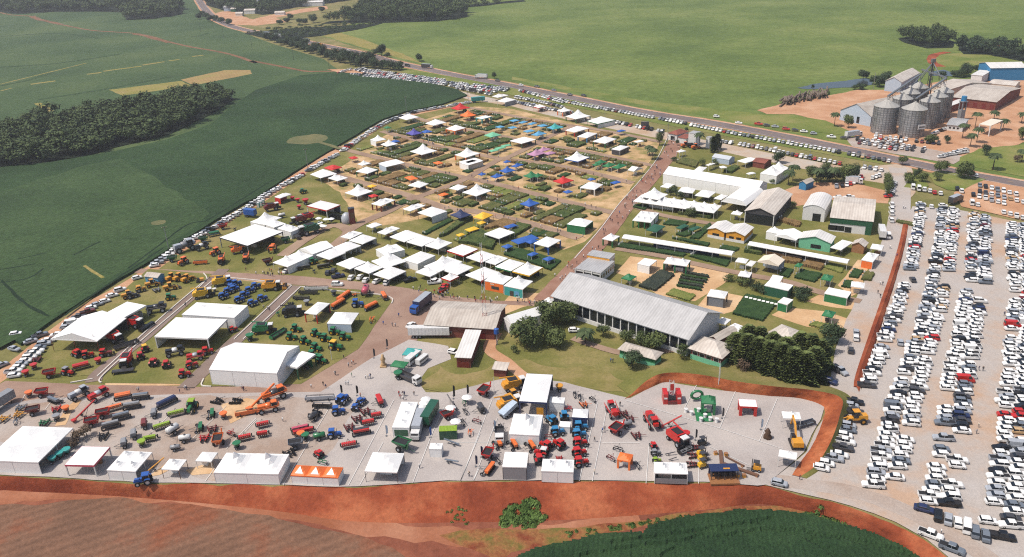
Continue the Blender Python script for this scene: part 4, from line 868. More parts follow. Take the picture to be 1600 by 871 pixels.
r, w, d = house('office','M2',1205,692,1362,718,1400,682,'f',5.2,.05,m_zinc,'offwhite','flat-roofed office with a yellow band along its front',over=.15,sidewins=5)
part('band', r, 0, -d/2-.06, 3.9, w+.1, .12, 1.1, PAINT, COL['gold'])
house('barn','M6',300,182,475,207,590,87,'gd',5.2,2.4,m_fib2,'charcoal','wide hall with pale brown roof and dark open front',over=.5,open_front=1)  # dark sheet on the front wall stands in for the shaded interior
house('white_hall','M6',632,162,762,178,785,100,'arch',5.4,1.8,m_whsheet,'offwhite','closed white hall with arched roof beside the green hall',over=.2,wins=[(.3,-.3,3.4,3.6,'g')])
r, w, d = house('green_hall','M6',785,218,1035,243,1108,122,'gw',6.0,2.2,m_fib2,'offwhite','large pale-roofed hall with a dark green front',over=.4,wins=[(-.85,.4,3.6,2.2,'g'),(-.5,.4,3.6,2.2,'g'),(-.1,.0,2.6,2.4,'g')])
part('fascia', r, 0, -d/2-.1, 3.6, w+.2, .2, 2.4, PAINT, COL['darkgreen']); part('corner_panel', r, w/2-1.2, -d/2-.16, GZ, 2.4, .2, 6, PAINT, COL['darkgreen'])
house('shop','M6',88,284,190,304,262,262,'gd',3.4,1.3,m_whsheet,'gold','first half of a yellow-walled building under white gable roof',over=.4,base=('offwhite',1.0),wins=[(0,1.1,3,1,'g')])
house('shop','M6',192,304,305,324,375,277,'gd',3.4,1.3,m_whsheet,'gold','yellow-walled building with white gable roof and two windows',over=.4,base=('offwhite',1.0),wins=[(-.4,1.1,2,1,'g'),(.4,1.1,2,1,'g')])
house('gabled_shed','M6',605,337,795,367,828,327,'gd',3.8,2.0,m_whsheet,'mint','mint green shed with white gable roof behind the walkway',over=.4,wins=[(.1,.6,4,1.6,'g')])
house('timber_hut','M6',905,372,985,387,1010,362,'gd',3.0,1.6,m_fib2,'wood','timber hut with pale gable roof by the gravel road',over=.4)
house('gatehouse','M4',930,312,1000,327,1040,292,'h',4.0,1.8,m_redtile,'offwhite','white gatehouse with red tiled roof at the head of the avenue',over=.5,wins=[(0,.2,3,2.4,'g')])
house('gatehouse_wing','M4',1000,342,1065,354,1082,327,'m',3.0,.5,m_redtile,'offwhite','white wing of the red-tiled gatehouse',over=.3)
house('gate_tower','M4',1080,312,1135,320,1158,302,'f',7.0,.1,m_zinc,'offwhite','white square gate tower beside a palm',over=.1)
house('gate_tower','M4',1206,342,1232,348,1244,338,'f',6.0,.1,m_zinc,'offwhite','slim white gate tower beside dark conifers',over=.05)
house('greenhouse','M5',750,112,868,132,895,110,'gw',2.6,1.2,mat('poly_film',S(205,210,215),.3),'bluewhite','greenhouse of pale film behind the long marquee',over=.1)
house('kiosk','M5',1025,142,1112,157,1140,127,'gw',2.8,1.0,m_redtile,'brick','kiosk with red tiled roof behind the twin-peaked tent',over=.3)
house('blue_house','M5',1340,285,1394,297,1420,265,'gd',3.2,1.2,m_fib,'cyan','light blue house with grey roof by the dirt lot',over=.3)
# ---------------------------------------------------------------- grain terminal
m_silo = corrugated('silo_steel', S(176,176,176), S(150,151,153), .45, .4, .5)
def silo(t, x, y, r, hgt, label):
    o = T(t,x,y); root = thing('grain_silo', o, .2, label, 'silo', 'steel grain silos')
    def body():
        b = MB(); n = 36; prof = []
        zs = [0]
        k = 12
        for i in range(k):
            z0, z1 = hgt*i/k, hgt*(i+1)/k; prof += [(r, z0+.05), (r, z1-.25), (r+.07, z1-.2), (r+.07, z1)]
        rings = [[(rr*math.cos(2*math.pi*j/n), rr*math.sin(2*math.pi*j/n), z) for j in range(n)] for rr, z in prof]
        b.loft(rings); return b.mesh('silo_wall', m_silo)
    ob('wall', cached(('silo', r, hgt), body), root, (0,0,GZ))
    def cone():
        b = MB(); n = 24
        b.loft([[(rr*math.cos(2*math.pi*(j)/n)*(1+.0*(j%2)), rr*math.sin(2*math.pi*j/n), z+(.12 if j%2 else 0)) for j in range(n)] for rr, z in ((r+.25,0),(r*.55,r*.25),(.7,r*.5),(.6,r*.5+.6))])
        return b.mesh('silo_roof', mat('silo_roof', S(196,192,184), .5, .3))
    ob('roof', cached(('siloroof', r), cone), root, (0,0,hgt+GZ-.02))
    for k in range(24):
        a = 2*math.pi*k/24
        ob('stiffener', cached(('stif', hgt), lambda: MB().box(0,0,0,.12,.14,hgt).mesh('stiffener', STEEL)), root, ((r+.1)*math.cos(a), (r+.1)*math.sin(a), GZ), a)
    def lad():
        b = MB(); b.box(-.25,0,0,.06,.06,hgt); b.box(.25,0,0,.06,.06,hgt)
        for i in range(int(hgt/.6)): b.box(0,0,i*.6+.3,.5,.05,.05)
        return b.mesh('ladder', STEEL)
    ob('ladder', cached(('lad', hgt), lad), root, (0,-(r+.35),GZ))
    return o
SH = 16.0
silos = [silo('S1',265,775,6.9,SH,'big steel silo at the front of the row by the pale long shed'), silo('S1',553,808,6.9,SH,'big steel silo beside the white sign board'),
  silo('S1',435,690,5.6,SH,'steel silo second from the pale long shed'), silo('S1',512,625,5.6,SH,'steel silo third from the pale long shed'), silo('S1',600,560,5.8,SH,'steel silo at the far end beneath the conveyor bridge'),
  silo('S1',715,722,5.6,SH,'steel silo right behind the sign-board silo'), silo('S1',795,665,5.6,SH,'steel silo third in the row that ends at the brick store'), silo('S1',860,612,5.6,SH,'rusty-topped steel silo beside the small white-roofed store')]
def conveyor(name, a, b, z1, z2, label, w=1.1):
    a = Vector((a.x,a.y,z1)); b = Vector((b.x,b.y,z2)); d = b-a; rz = math.atan2(d.y, d.x); L = math.hypot(d.x, d.y)
    root = thing(name, (a.x,a.y,0), rz, label, 'conveyor')
    ob('trough', MB().add([(0,-w/2,z1),(0,w/2,z1),(0,w/2,z1+.8),(0,-w/2,z1+.8),(L,-w/2,z2),(L,w/2,z2),(L,w/2,z2+.8),(L,-w/2,z2+.8)], [(0,1,2,3),(4,5,6,7),(0,1,5,4),(1,2,6,5),(2,3,7,6),(3,0,4,7)]).mesh('trough', STEEL), root)
    for k in range(int(L/6)+1):
        x = min(L, k*6+1); z = z1+(z2-z1)*x/L; b = MB(); b.bar((x,-w/2,z),(x,-w/2,z-2.6),.15); b.bar((x,w/2,z),(x,w/2,z-2.6),.15); b.bar((x,-w/2,z),(x,w/2,z-2.6),.12)
        ob('support', b.mesh('support', DARKM), root)
    return root
rt = SH+4.2
conveyor('conveyor', silos[0], silos[4], rt+.6, rt+3.2, 'enclosed grain conveyor running over the silos beside the pale shed')
conveyor('conveyor', silos[1], silos[7], rt+.6, rt+3.2, 'enclosed grain conveyor running over the silos behind the sign board')
conveyor('conveyor', silos[4], silos[7], rt+6.0, rt+3.4, 'cross conveyor joining the two rows of silos')
p = T('S1',705,560); root = thing('elevator_tower', p, .2, 'tall lattice elevator tower rising between the silos', 'tower')
b = MB()
for sx in (-1,1):
    for sy in (-1,1): b.bar((sx,sy,GZ),(sx*.8,sy*.8,31),.22)
for k in range(10):
    z = k*3.1
    for s in (-1,1): b.bar((-1,s,z),(1,s,z+3.1),.13); b.bar((s,-1,z),(s,1,z+3.1),.13)
ob('frame', b.mesh('frame', DARKM), root); part('leg_casing', root, 0,0,GZ,1.0,.6,33,STEEL); part('head', root, 0,0,31,2.6,1.6,2.2,STEEL)
for q in (silos[4], silos[7], silos[3]):
    d = q-p; ob('spout', MB().cyl((0,0,31),(d.x*math.cos(.2)+d.y*math.sin(.2), -d.x*math.sin(.2)+d.y*math.cos(.2), SH+3.5), .3, n=6).mesh('spout', STEEL), root)
house('grain_store','S1',-190,300,-195,300,170,335,'gd',5,6,m_fib,'bluewhite','pale long shed with steep grey roof beside the silos',over=.5,cat='shed') if False else None
def house_w(name, corners, style, h, rise, rm, wcol, label, **k):
    "corners: front-left, front-right and back-right eave corners in pixels of the silo views"
    return house(name, *corners, style, h, rise, rm, wcol, label, **k)
house_w('grain_store', ('M7',500,425,688,465,760,330),'gd',6.0,6.0,m_fib,'bluewhite','pale long shed with steep grey roof beside the silos',over=.4,wins=[(-.5,.2,2,4,'g'),(.2,.2,2,4,'g')])
house_w('store', ('S1',285,245,465,262,590,155),'gd',7.0,3.2,m_fib2,'bluewhite','pale-roofed store behind the silos near the pond',over=.4)
house_w('store', ('S2',85,400,245,435,325,330),'gw',5.0,2.6,m_fib,'cream','grey-roofed store between the silos and the brick warehouse',over=.4)
house_w('brick_warehouse', ('S2',250,500,640,545,800,420),'gw',5.5,2.6,m_fib,'brick','wide brick warehouse with brown-grey roof behind the water tower',over=.5,wins=[(-.3,.5,2.4,3,'d'),(.1,.5,2.4,3,'d'),(.5,.5,2.4,3,'d'),(.85,.5,2.4,3,'d')])
house_w('brick_store', ('S2',190,565,255,575,310,525),'m',4.0,.6,m_whsheet,'brick','small brick store with a white roof beside the end silo',over=.3)
house_w('blue_shed', ('S2',585,255,900,250,920,205),'gw',9.0,2.4,m_whsheet,'cyan','tall blue shed with white roof at the edge of the terminal',over=.4,depth=22)
house_w('white_store', ('S2',420,310,520,320,570,285),'m',5.5,.8,m_whsheet,'offwhite','small white store beside the tall blue shed',over=.3)
house_w('low_store', ('S2',570,385,800,405,820,365),'gw',3.0,1.0,m_fib2,'cream','low pale-roofed store in front of the tall blue shed',over=.3)
house_w('weigh_office', ('S2',210,735,360,750,420,690),'gw',3.2,1.0,m_zinc,'offwhite','low white office with windows beside the palm trees',over=.5,wins=[(-.6,1,1.2,1,'w'),(-.1,1,1.2,1,'w'),(.4,1,1.2,1,'w')])
tent('S2',490,730,590,745,670,695,'f',1,1,6.0,roof='cream',fat=.5,inside=False,label='tall flat weighbridge canopy on white posts beside palms',name='weighbridge_canopy',cat='canopy',group='terminal')
p = T('S1',1075,650); root = thing('water_tower', p, .2, 'concrete water tower with a blue tank on top', 'water tower')
for sx in (-1,1):
    for sy in (-1,1): part('column', root, sx*1.3, sy*1.3, 6, .5, .5, 5.2, WALLM, COL['grey'])
part('shaft', root, 0,0,GZ,3.0,3.0,6.4,WALLM,COL['grey']); part('platform', root, 0,0,11.1,3.8,3.8,.5,WALLM,COL['grey'])
ob('tank', MB().cyl((0,0,11.6),(0,0,14.6),1.7,1.5,16).mesh('tank', PAINT), root, col=COL['cyan'])
p = T('S1',640,850); root = thing('sign_board', p, .2, 'white sign board on dark posts in front of the silos', 'sign')
part('post', root, -.2,0,GZ,.3,.3,6.5,PAINT,COL['charcoal']); part('board', root, .6,-.1,5.5,4.6,.2,2.6,PAINT,COL['white'])
part('lettering', root, .6,-.22,6.4,3.6,.04,.7,PAINT,COL['charcoal'])
# guyed pole by the long shed
def pole(t, x, y, h, label, arm=True, col='grey', r=.16, name='power_pole', group='power poles along the soy field', rz=.6):
    root = thing(name, T(t,x,y), rz, label, 'pole', group)
    ob('shaft', cached(('pole',h,r), lambda: MB().cyl((0,0,GZ),(0,0,h),r,r*.6,8).mesh('shaft', WALLM)), root, col=COL[col])
    if arm:
        part('crossarm', root, 0,0,h-.7,2.2,.14,.14,WALLM,COL['brown'])
        for s in (-.9,0,.9): part('insulator', root, s,0,h-.56,.12,.12,.25,WALLM,COL['cream'])
    return root
pole('S1',165,330,12,'thin pole beside the roof of the pale long shed',arm=False,group=None)
for a in (('L1',1045,42),('M1',352,95),('M3',345,390),('M3',790,355),('P',1043,222)): pole(*a,11,'concrete power pole standing by the row of cars along soy')
for a in (('F2',50,180),('F2',180,212),('F2',342,280),('F2',578,340),('F2',780,395)): pole(*a,11,'dark power pole standing in the field beside the dirt track',col='charcoal',group='field power poles')
for i, a in enumerate((('L6',682,182,9),('L1',600,665,6),('L2',865,720,6),('L5',300,235,6),('L8',885,815,8))):
    pole(*a,('white lamp pole at the foot of the red earth bank','brown pole in front of the big red-machine tent','thin post at the corner of the green tractor lawn','thin mast with a small sign beside the red grain cart','thin pole before the red display stand')[i],arm=False,col='offwhite' if i != 1 else 'brown',group='lamp poles',r=.09,name='lamp_pole')
for t, x, y in (('M3',785,290),('M4',95,125),('M4',482,190),('M4',935,275),('M4',1015,690),('M7',325,690),('M7',640,755)): pole(t,x,y,9,'thin lamp pole beside the service road',arm=False,col='grey',r=.1,name='lamp_pole',group='service road lamp poles')
# red and white mast behind the brick shed
p = T('L7',515,505); root = thing('radio_mast', p, 0, 'red and white lattice radio mast beside the brick shed', 'mast')
for k in range(9):
    z = GZ+k*3.6; b = MB(); s0, s1 = .7-k*.05, .7-(k+1)*.05
    for sx in (-1,1):
        for sy in (-1,1): b.bar((sx*s0,sy*s0,z),(sx*s1,sy*s1,z+3.6),.1)
    for s in (-1,1):
        b.bar((-s0,s*s0,z),(s1,s*s1,z+1.8),.06); b.bar((s*s0,-s0,z),(s*s1,s1,z+1.8),.06); b.bar((s0,s*s0,z+1.8),(-s1,s*s1,z+3.6),.06); b.bar((s*s0,s0,z+1.8),(s*s1,-s1,z+3.6),.06)
    ob('section', b.mesh('section', PAINT), root, col=COL['red' if k%2 else 'offwhite'])
p = T('L7',595,600); root = thing('water_tank', p, 0, 'blue water tank on a slim post beside the shed', 'water tank')
part('post', root, 0,0,GZ,.4,.4,4.5,WALLM,COL['grey']); ob('tank', MB().cyl((0,0,4),(0,0,5.6),.9,.8,14).cyl((0,0,5.6),(0,0,5.9),.8,.2,14).mesh('tank', PAINT), root, col=COL['blue'])
# far settlement
p = G(405,17.5); root = thing('water_tower', p, 0, 'slender white water tower beside the far wood', 'water tower')
ob('shaft', MB().cyl((0,0,GZ),(0,0,22),1.5,1.3,12).mesh('shaft', WALLM), root, col=COL['white']); ob('tank', MB().cyl((0,0,22),(0,0,30),2.2,2.2,14).mesh('tank', WALLM), root, col=COL['white'])
for i, (x, y, ww, dd, hh, wc, rc) in enumerate(((359,17,14,10,6,'bluewhite',m_zinc),(366,18,8,6,4,'green',m_fib2),(392,21,16,10,5,'offwhite',m_fib2),(375,25,10,7,4,'cream',m_fib2),(482,6,34,10,6,'offwhite',m_whsheet),(490,9,32,10,6,'offwhite',m_whsheet),(438,23,14,6,3.5,'offwhite',m_fib2),(415,17,6,6,9,'offwhite',m_zinc))):
    root = thing('farm_building', G(x,y), -.1, ('blue-grey farm building by the far road bend','small green farm building by the far road bend','pale farm building beneath the white water tower','cream farm shed in the dirt yard beneath the wood','long white barn at the edge of the far wood','second long white barn at the edge of the far wood','low white shed on the far dirt yard','narrow tall white building by the far water tower')[i], 'building', 'far farm buildings')
    ob('wall', walls_mesh(ww,dd,hh,1.6,'gw').mesh('wall', WALLM), root, (0,0,GZ), col=COL[wc]); ob('roof', roof_solid(ww,dd,1.8,'gw',.4).mesh('roof', rc), root, (0,0,hh+GZ+.03))
# ================================================================ vehicles and farm machines (front = local +X)
def wheel_meshes(r, w):
    def t(): 
        b = MB(); n = 16; pr = [(r*.55,-w/2),(r*.93,-w/2),(r,-w*.3),(r,w*.3),(r*.93,w/2),(r*.55,w/2)]
        b.loft([[(q*math.cos(2*math.pi*j/n), y, q*math.sin(2*math.pi*j/n)) for j in range(n)] for q, y in pr], close=False); return b.mesh('tyre', RUBBER)
    def m():
        b = MB(); b.cyl((0,-w*.36,0),(0,w*.36,0),r*.57,n=12); b.cyl((0,-w*.48,0),(0,w*.48,0),r*.2,n=8); return b.mesh('rim', PAINT)
    return cached(('ty',r,w),t), cached(('ri',r,w),m)
def wheel(root, x, y, r, w, rim='silver', z=None):
    ty, ri = wheel_meshes(r, w); o = ob('wheel', ty, root, (x, y, r if z is None else z)); ob('rim', ri, o, col=COL[rim]); return o
def P_(key, fn, name, root, m, col=None, loc=(0,0,0), smooth=False):
    return ob(name, cached(key, lambda: fn(MB()).mesh(name, m, smooth)), root, loc, col=COL[col] if col else None)
def tractor(root, c, roof=None, rim=None, scale=1.0, **k):
    rim = rim or {'green':'yellow','blue':'offwhite','red':'silver','cyan':'offwhite','lime':'yellow'}.get(c,'silver')
    P_(('tr_h',), lambda b: b.box(1.15,0,.85,1.9,.85,.75,.92,.8).box(1.25,0,.6,1.6,.6,.3).box(2.15,0,.7,.3,.7,.4), 'hood', root, PAINT, c)
    P_(('tr_c',), lambda b: b.box(-.45,0,.7,1.5,1.3,.7).box(-.4,0,1.4,1.45,1.4,1.05,.9,.85), 'cab', root, GLASS)
    P_(('tr_r',), lambda b: b.box(-.4,0,2.45,1.7,1.6,.16,.9,.9), 'cab_roof', root, PAINT, roof or c)
    for s in (-1,1):
        P_(('tr_f',s), lambda b: b.prism([(-1.35,1.45),(-1.1,1.68),(-.3,1.68),(-.05,1.4),(-.12,1.36),(-.34,1.58),(-1.06,1.58),(-1.28,1.4)], s*.95-.27, s*.95+.27), 'fender', root, PAINT, c)
        wheel(root, -.7, s*.98, .84, .5, rim); wheel(root, 1.45, s*.88, .6, .4, rim)
    P_(('tr_e',), lambda b: b.cyl((.9,.35,1.5),(.9,.35,2.5),.06,n=6).box(-1.5,0,.5,.5,.7,.4), 'exhaust', root, DARKM)
def combine(root, c, header=True, hcol=None, roof=None, **k):
    P_(('cb_b',), lambda b: b.box(-1.2,0,1.3,5.4,2.8,1.6,.97,.94).box(-3.6,0,1.5,1.4,2.4,1.0,.8,.9).box(-1,0,2.9,3.4,2.6,.6,1.1,1.05), 'body', root, PAINT, c)
    P_(('cb_c',), lambda b: b.box(2.1,0,1.7,1.5,1.9,1.6,.92,.95,shx=.1), 'cab', root, GLASS)
    P_(('cb_r',), lambda b: b.box(2.1,0,3.3,1.8,2.1,.2,.9,.9), 'cab_roof', root, PAINT, roof or 'offwhite')
    P_(('cb_t',), lambda b: b.box(-1,0,3.5,2.8,2.1,.12), 'grain_tank', root, DARKM)
    P_(('cb_a',), lambda b: b.cyl((.2,1.5,3.3),(-4.6,1.5,3.9),.2,n=8), 'unloading_tube', root, PAINT, c)
    P_(('cb_f',), lambda b: b.box(2.9,0,.6,2.0,1.4,.8,ry=.2), 'feeder', root, DARKM)
    for s in (-1,1): wheel(root, 1.1, s*1.5, .95, .7, 'yellow' if c=='green' else 'silver'); wheel(root, -3.0, s*1.3, .62, .45, 'yellow' if c=='green' else 'silver')
    if header: P_(('cb_h',), lambda b: b.box(4.2,0,.3,.9,6.4,.9,.6,1).cyl((4.9,-3.1,.9),(4.9,3.1,.9),.45,n=6).box(4.6,-3.2,.2,1.6,.12,1.0).box(4.6,3.2,.2,1.6,.12,1.0), 'header', root, PAINT, hcol or c)
def header(root, c, L=7.0, **k):
    P_(('hd',L), lambda b: b.box(0,0,.4,1.1,L,.35).box(-.5,0,.4,.15,L,1.1).box(0,-L/2,.3,1.7,.12,1.0).box(0,L/2,.3,1.7,.12,1.0), 'frame', root, PAINT, c)
    def reel(b):
        for q in range(6):
            a = q*math.pi/3; b.box(.5+.42*math.cos(a), 0, 1.0+.42*math.sin(a), .08, L-.4, .08)
        for y in (-L/2+.3, 0, L/2-.3): b.cyl((.5,y-.03,1.04),(.5,y+.03,1.04),.44,n=8)
        return b
    P_(('hr',L), reel, 'reel', root, PAINT, 'charcoal' if c != 'black' else 'grey'); wheel(root, -.7, -L*.3, .38, .22); wheel(root, -.7, L*.3, .38, .22)
def planter(root, c, c2=None, n=8, **k):
    w = n*.5; P_(('pl_f',n), lambda b: b.box(0,0,.55,.25,w,.25).box(-.9,0,.55,.2,w,.2).bar((0,-.6,.65),(2.2,0,.5),.09).bar((0,.6,.65),(2.2,0,.5),.09), 'frame', root, PAINT, c2 or 'charcoal')
    for i in range(n):
        y = -w/2+.25+i*.5
        ob('hopper', cached(('pl_h',), lambda: MB().box(-.9,0,.8,.75,.42,.62,1.15,1.05).box(-.9,0,1.42,.9,.46,.08).mesh('hopper', PAINT)), root, (0,y,0), col=COL[c])
        ob('row_unit', cached(('pl_r',), lambda: MB().cyl((-1.3,-.05,.3),(-1.3,.05,.3),.3,n=10).box(-1.0,0,.25,.9,.1,.4).cyl((-.5,-.03,.28),(-.5,.03,.28),.27,n=10).mesh('row_unit', DARKM)), root, (0,y,0))
    for s in (-1,1): wheel(root, .15, s*(w/2+.2), .45, .28)
def seeder(root, c, c2=None, L=4.2, **k):
    P_(('sd_b',L), lambda b: b.prism([(-.55,1.1),(.55,1.1),(.75,1.75),(.5,1.95),(-.5,1.95),(-.75,1.75)], -L/2, L/2), 'hopper', root, PAINT, c)
    P_(('sd_l',L), lambda b: b.box(0,0,1.95,.95,L*.97,.07), 'lid', root, PAINT, c2 or c)
    P_(('sd_f',L), lambda b: b.box(.2,0,.6,1.4,L,.16).bar((.6,-.8,.65),(2.6,0,.5),.1).bar((.6,.8,.65),(2.6,0,.5),.1), 'frame', root, PAINT, 'charcoal')
    def disc(b):
        for i in range(int(L/.34)): y = -L/2+.2+i*.34; b.cyl((-.3,y-.02,.3),(-.3,y+.02,.3),.28,n=8); b.bar((-.3,y,.3),(.2,y,.7),.03)
        return b
    P_(('sd_d',L), disc, 'disc_gang', root, DARKM)
    for s in (-1,1): wheel(root, -.2, s*(L/2+.22), .55, .32)
def harrow(root, c, L=3.4, **k):
    P_(('hw_f',), lambda b: b.box(0,0,.75,2.6,.18,.18).box(0,.8,.75,2.2,.14,.14).box(0,-.8,.75,2.2,.14,.14).box(-.9,0,.7,.16,L,.16,rz=.18).box(.8,0,.7,.16,L,.16,rz=-.18).bar((1.2,0,.8),(2.8,0,.5),.1), 'frame', root, PAINT, c)
    for x, a in ((-.9,.18),(.8,-.18)):
        def g(b, x=x, a=a):
            for i in range(9):
                y = -L/2+.2+i*(L-.4)/8; b.cyl((x-math.sin(a)*y-.03,y,.33),(x-math.sin(a)*y+.03,y+.05,.33),.34,n=10)
            b.cyl((x+math.sin(a)*L/2,-L/2,.33),(x-math.sin(a)*L/2,L/2,.33),.05,n=6); return b
        P_(('hw_g',x), g, 'disc_gang', root, DARKM)
    for s in (-1,1): wheel(root, 0, s*.55, .4, .24)
def plow(root, c, **k):
    def g(b):
        b.box(0,0,.8,.14,2.2,.14).box(-.7,0,.8,.14,2.0,.14).box(-.35,0,.8,.8,.14,.14).bar((0,-.4,.85),(.7,0,1.4),.06).bar((0,.4,.85),(.7,0,1.4),.06); return b
    P_(('pw_f',), g, 'frame', root, PAINT, c)
    for i in range(5): ob('shank', cached(('pw_s',), lambda: MB().bar((0,0,.8),(-.15,0,.35),.06).bar((-.15,0,.35),(.12,0,.05),.07).mesh('shank', PAINT)), root, (-.7 if i%2 else 0, -.9+i*.45, 0), col=COL[c if c != 'black' else 'charcoal'])
    for s in (-1,1): wheel(root, -.3, s*1.2, .32, .18)
def gcart(root, c, **k):
    P_(('gc_h',), lambda b: b.box(0,0,.95,1.7,1.2,1.1,2.1,2.0), 'hopper', root, PAINT, c)
    P_(('gc_i',), lambda b: b.box(0,0,1.9,3.3,2.15,.16), 'load', root, DARKM)
    P_(('gc_rim',), lambda b: b.box(0,1.2,2.05,3.6,.08,.35).box(0,-1.2,2.05,3.6,.08,.35).box(1.78,0,2.05,.08,2.4,.35).box(-1.78,0,2.05,.08,2.4,.35), 'rim', root, PAINT, c)
    P_(('gc_f',), lambda b: b.box(.2,0,.7,2.4,.9,.22).bar((1.2,0,.75),(3.2,0,.5),.12).cyl((1.6,-.6,.9),(2.4,-.8,3.2),.18,n=8), 'drawbar', root, PAINT, c)
    for s in (-1,1): wheel(root, -.2, s*1.15, .68, .45)
def spreader(root, c, **k):
    P_(('sp_h',), lambda b: b.loft([[(r*math.cos(j*.524), r*math.sin(j*.524), z) for j in range(12)] for r, z in ((.35,.6),(1.0,1.5),(1.05,1.75),(.9,1.8))]), 'hopper', root, PAINT, c)
    P_(('sp_f',), lambda b: b.box(0,0,.5,1.2,1.0,.12).bar((.5,0,.55),(1.9,0,.5),.08).cyl((-.5,0,.35),(-.5,0,.45),.4,n=10), 'frame', root, PAINT, 'charcoal')
    for s in (-1,1): wheel(root, 0, s*.75, .4, .24)
def tanker(root, c, **k):
    P_(('tk_t',), lambda b: b.loft([[(x, r*.8*math.cos(j*.449), 1.5+r*.75*math.sin(j*.449)) for j in range(14)] for x, r in ((-1.7,.6),(-1.5,.95),(1.3,.95),(1.5,.6))]), 'tank', root, PAINT, c, smooth=True)
    P_(('tk_f',), lambda b: b.box(0,0,.62,3.2,1.0,.18).bar((1.5,0,.7),(3.0,0,.5),.1).cyl((0,0,2.1),(0,0,2.4),.28,n=10).bar((-1.9,-2,1.0),(-1.9,2,1.0),.07).bar((-1.9,-2,1.5),(-1.9,2,1.5),.05), 'frame', root, PAINT, 'charcoal')
    for s in (-1,1): wheel(root, -.3, s*.95, .58, .34)
def sprayer(root, c, tank='offwhite', boom=True, **k):
    P_(('sy_c',), lambda b: b.box(1.9,0,1.6,1.5,1.5,1.5,.9,.92), 'cab', root, GLASS)
    P_(('sy_r',), lambda b: b.box(1.9,0,3.1,1.7,1.7,.16,.9,.9), 'cab_roof', root, PAINT, c)
    P_(('sy_b',), lambda b: b.box(-1.7,0,1.5,2.2,1.7,1.0,.9,.88).box(0,0,1.2,5.6,.9,.3).box(3.0,0,1.5,.7,1.3,.8), 'body', root, PAINT, c)
    P_(('sy_t',), lambda b: b.loft([[(x, r*math.cos(j*.524), 2.1+r*.8*math.sin(j*.524)) for j in range(12)] for x, r in ((-.7,.6),(-.5,.95),(.8,.95),(1.0,.6))]), 'tank', root, PAINT, tank, smooth=True)
    for x in (-1.9,2.0):
        for s in (-1,1): wheel(root, x, s*1.25, .85, .36, 'silver')
    if boom:
        for s in (-1,1):
            P_(('sy_m',s), lambda b: b.bar((-3.0,s*1.2,1.4),(3.2,s*1.65,2.0),.1).bar((-3.0,s*1.2,2.0),(3.2,s*1.65,2.4),.08).bar((-2,s*1.3,1.5),(0,s*1.4,2.2),.06).bar((0,s*1.4,1.7),(2.4,s*1.6,2.35),.06), 'boom', root, PAINT, 'charcoal' if c not in ('orange','red') else c)
def auger(root, c, **k):
    P_(('au_t',), lambda b: b.cyl((-3.5,0,.6),(3.8,0,3.6),.26,n=10), 'tube', root, PAINT, c)
    P_(('au_f',), lambda b: b.bar((-.5,-.9,.4),(1.5,0,2.6),.1).bar((-.5,.9,.4),(1.5,0,2.6),.1).bar((-.5,-.9,.4),(-.5,.9,.4),.1), 'frame', root, DARKM)
    P_(('au_h',), lambda b: b.box(-3.5,0,.3,1.0,1.0,.6,1.3,1.3), 'hopper', root, PAINT, c)
    for s in (-1,1): wheel(root, -.5, s*1.0, .42, .24)
def loader(root, c, **k):
    P_(('ld_b',), lambda b: b.box(-1.6,0,1.0,2.2,1.6,1.0,.92,.9).box(.4,0,.8,2.4,1.2,.6), 'body', root, PAINT, c)
    P_(('ld_c',), lambda b: b.box(-.1,0,1.5,1.3,1.3,1.5,.9,.9), 'cab', root, GLASS); P_(('ld_r',), lambda b: b.box(-.1,0,3.0,1.5,1.5,.14), 'cab_roof', root, PAINT, c)
    P_(('ld_a',), lambda b: b.bar((.8,-.5,1.5),(3.0,-.5,.6),.16).bar((.8,.5,1.5),(3.0,.5,.6),.16), 'lift_arm', root, PAINT, c)
    P_(('ld_k',), lambda b: b.prism([(2.8,.1),(3.9,.05),(3.9,.15),(3.1,.3),(3.1,1.0),(2.8,1.1)], -1.3, 1.3), 'bucket', root, PAINT, 'charcoal')
    for x in (-1.5,1.5):
        for s in (-1,1): wheel(root, x, s*1.05, .72, .5, c)
def excavator(root, c, **k):
    P_(('ex_u',), lambda b: [b.prism([(-1.9,.15),(-2.1,.45),(-1.8,.85),(1.8,.85),(2.1,.45),(1.9,.15)], s*1.15-.28, s*1.15+.28) for s in (-1,1)] and b.box(0,0,.4,1.8,1.8,.45), 'undercarriage', root, DARKM)
    P_(('ex_b',), lambda b: b.box(-.9,0,.95,2.8,2.5,1.15,.94,.95), 'house', root, PAINT, c); P_(('ex_c',), lambda b: b.box(.6,.75,1.0,1.5,1.0,1.7,.88,.92), 'cab', root, GLASS)
    P_(('ex_m',), lambda b: b.prism([(.3,1.4),(2.6,4.3),(5.2,4.9),(5.2,4.5),(2.9,3.8),(.8,1.2)], -.28, .12), 'boom', root, PAINT, c)
    P_(('ex_s',), lambda b: b.prism([(4.9,5.1),(5.5,5.0),(6.3,1.9),(6.0,1.9)], -.24, .08), 'stick', root, PAINT, c); P_(('ex_k',), lambda b: b.prism([(6.5,1.9),(5.7,1.8),(5.2,1.2),(5.4,.7),(6.2,.8)], -.6, .4), 'bucket', root, PAINT, 'charcoal')
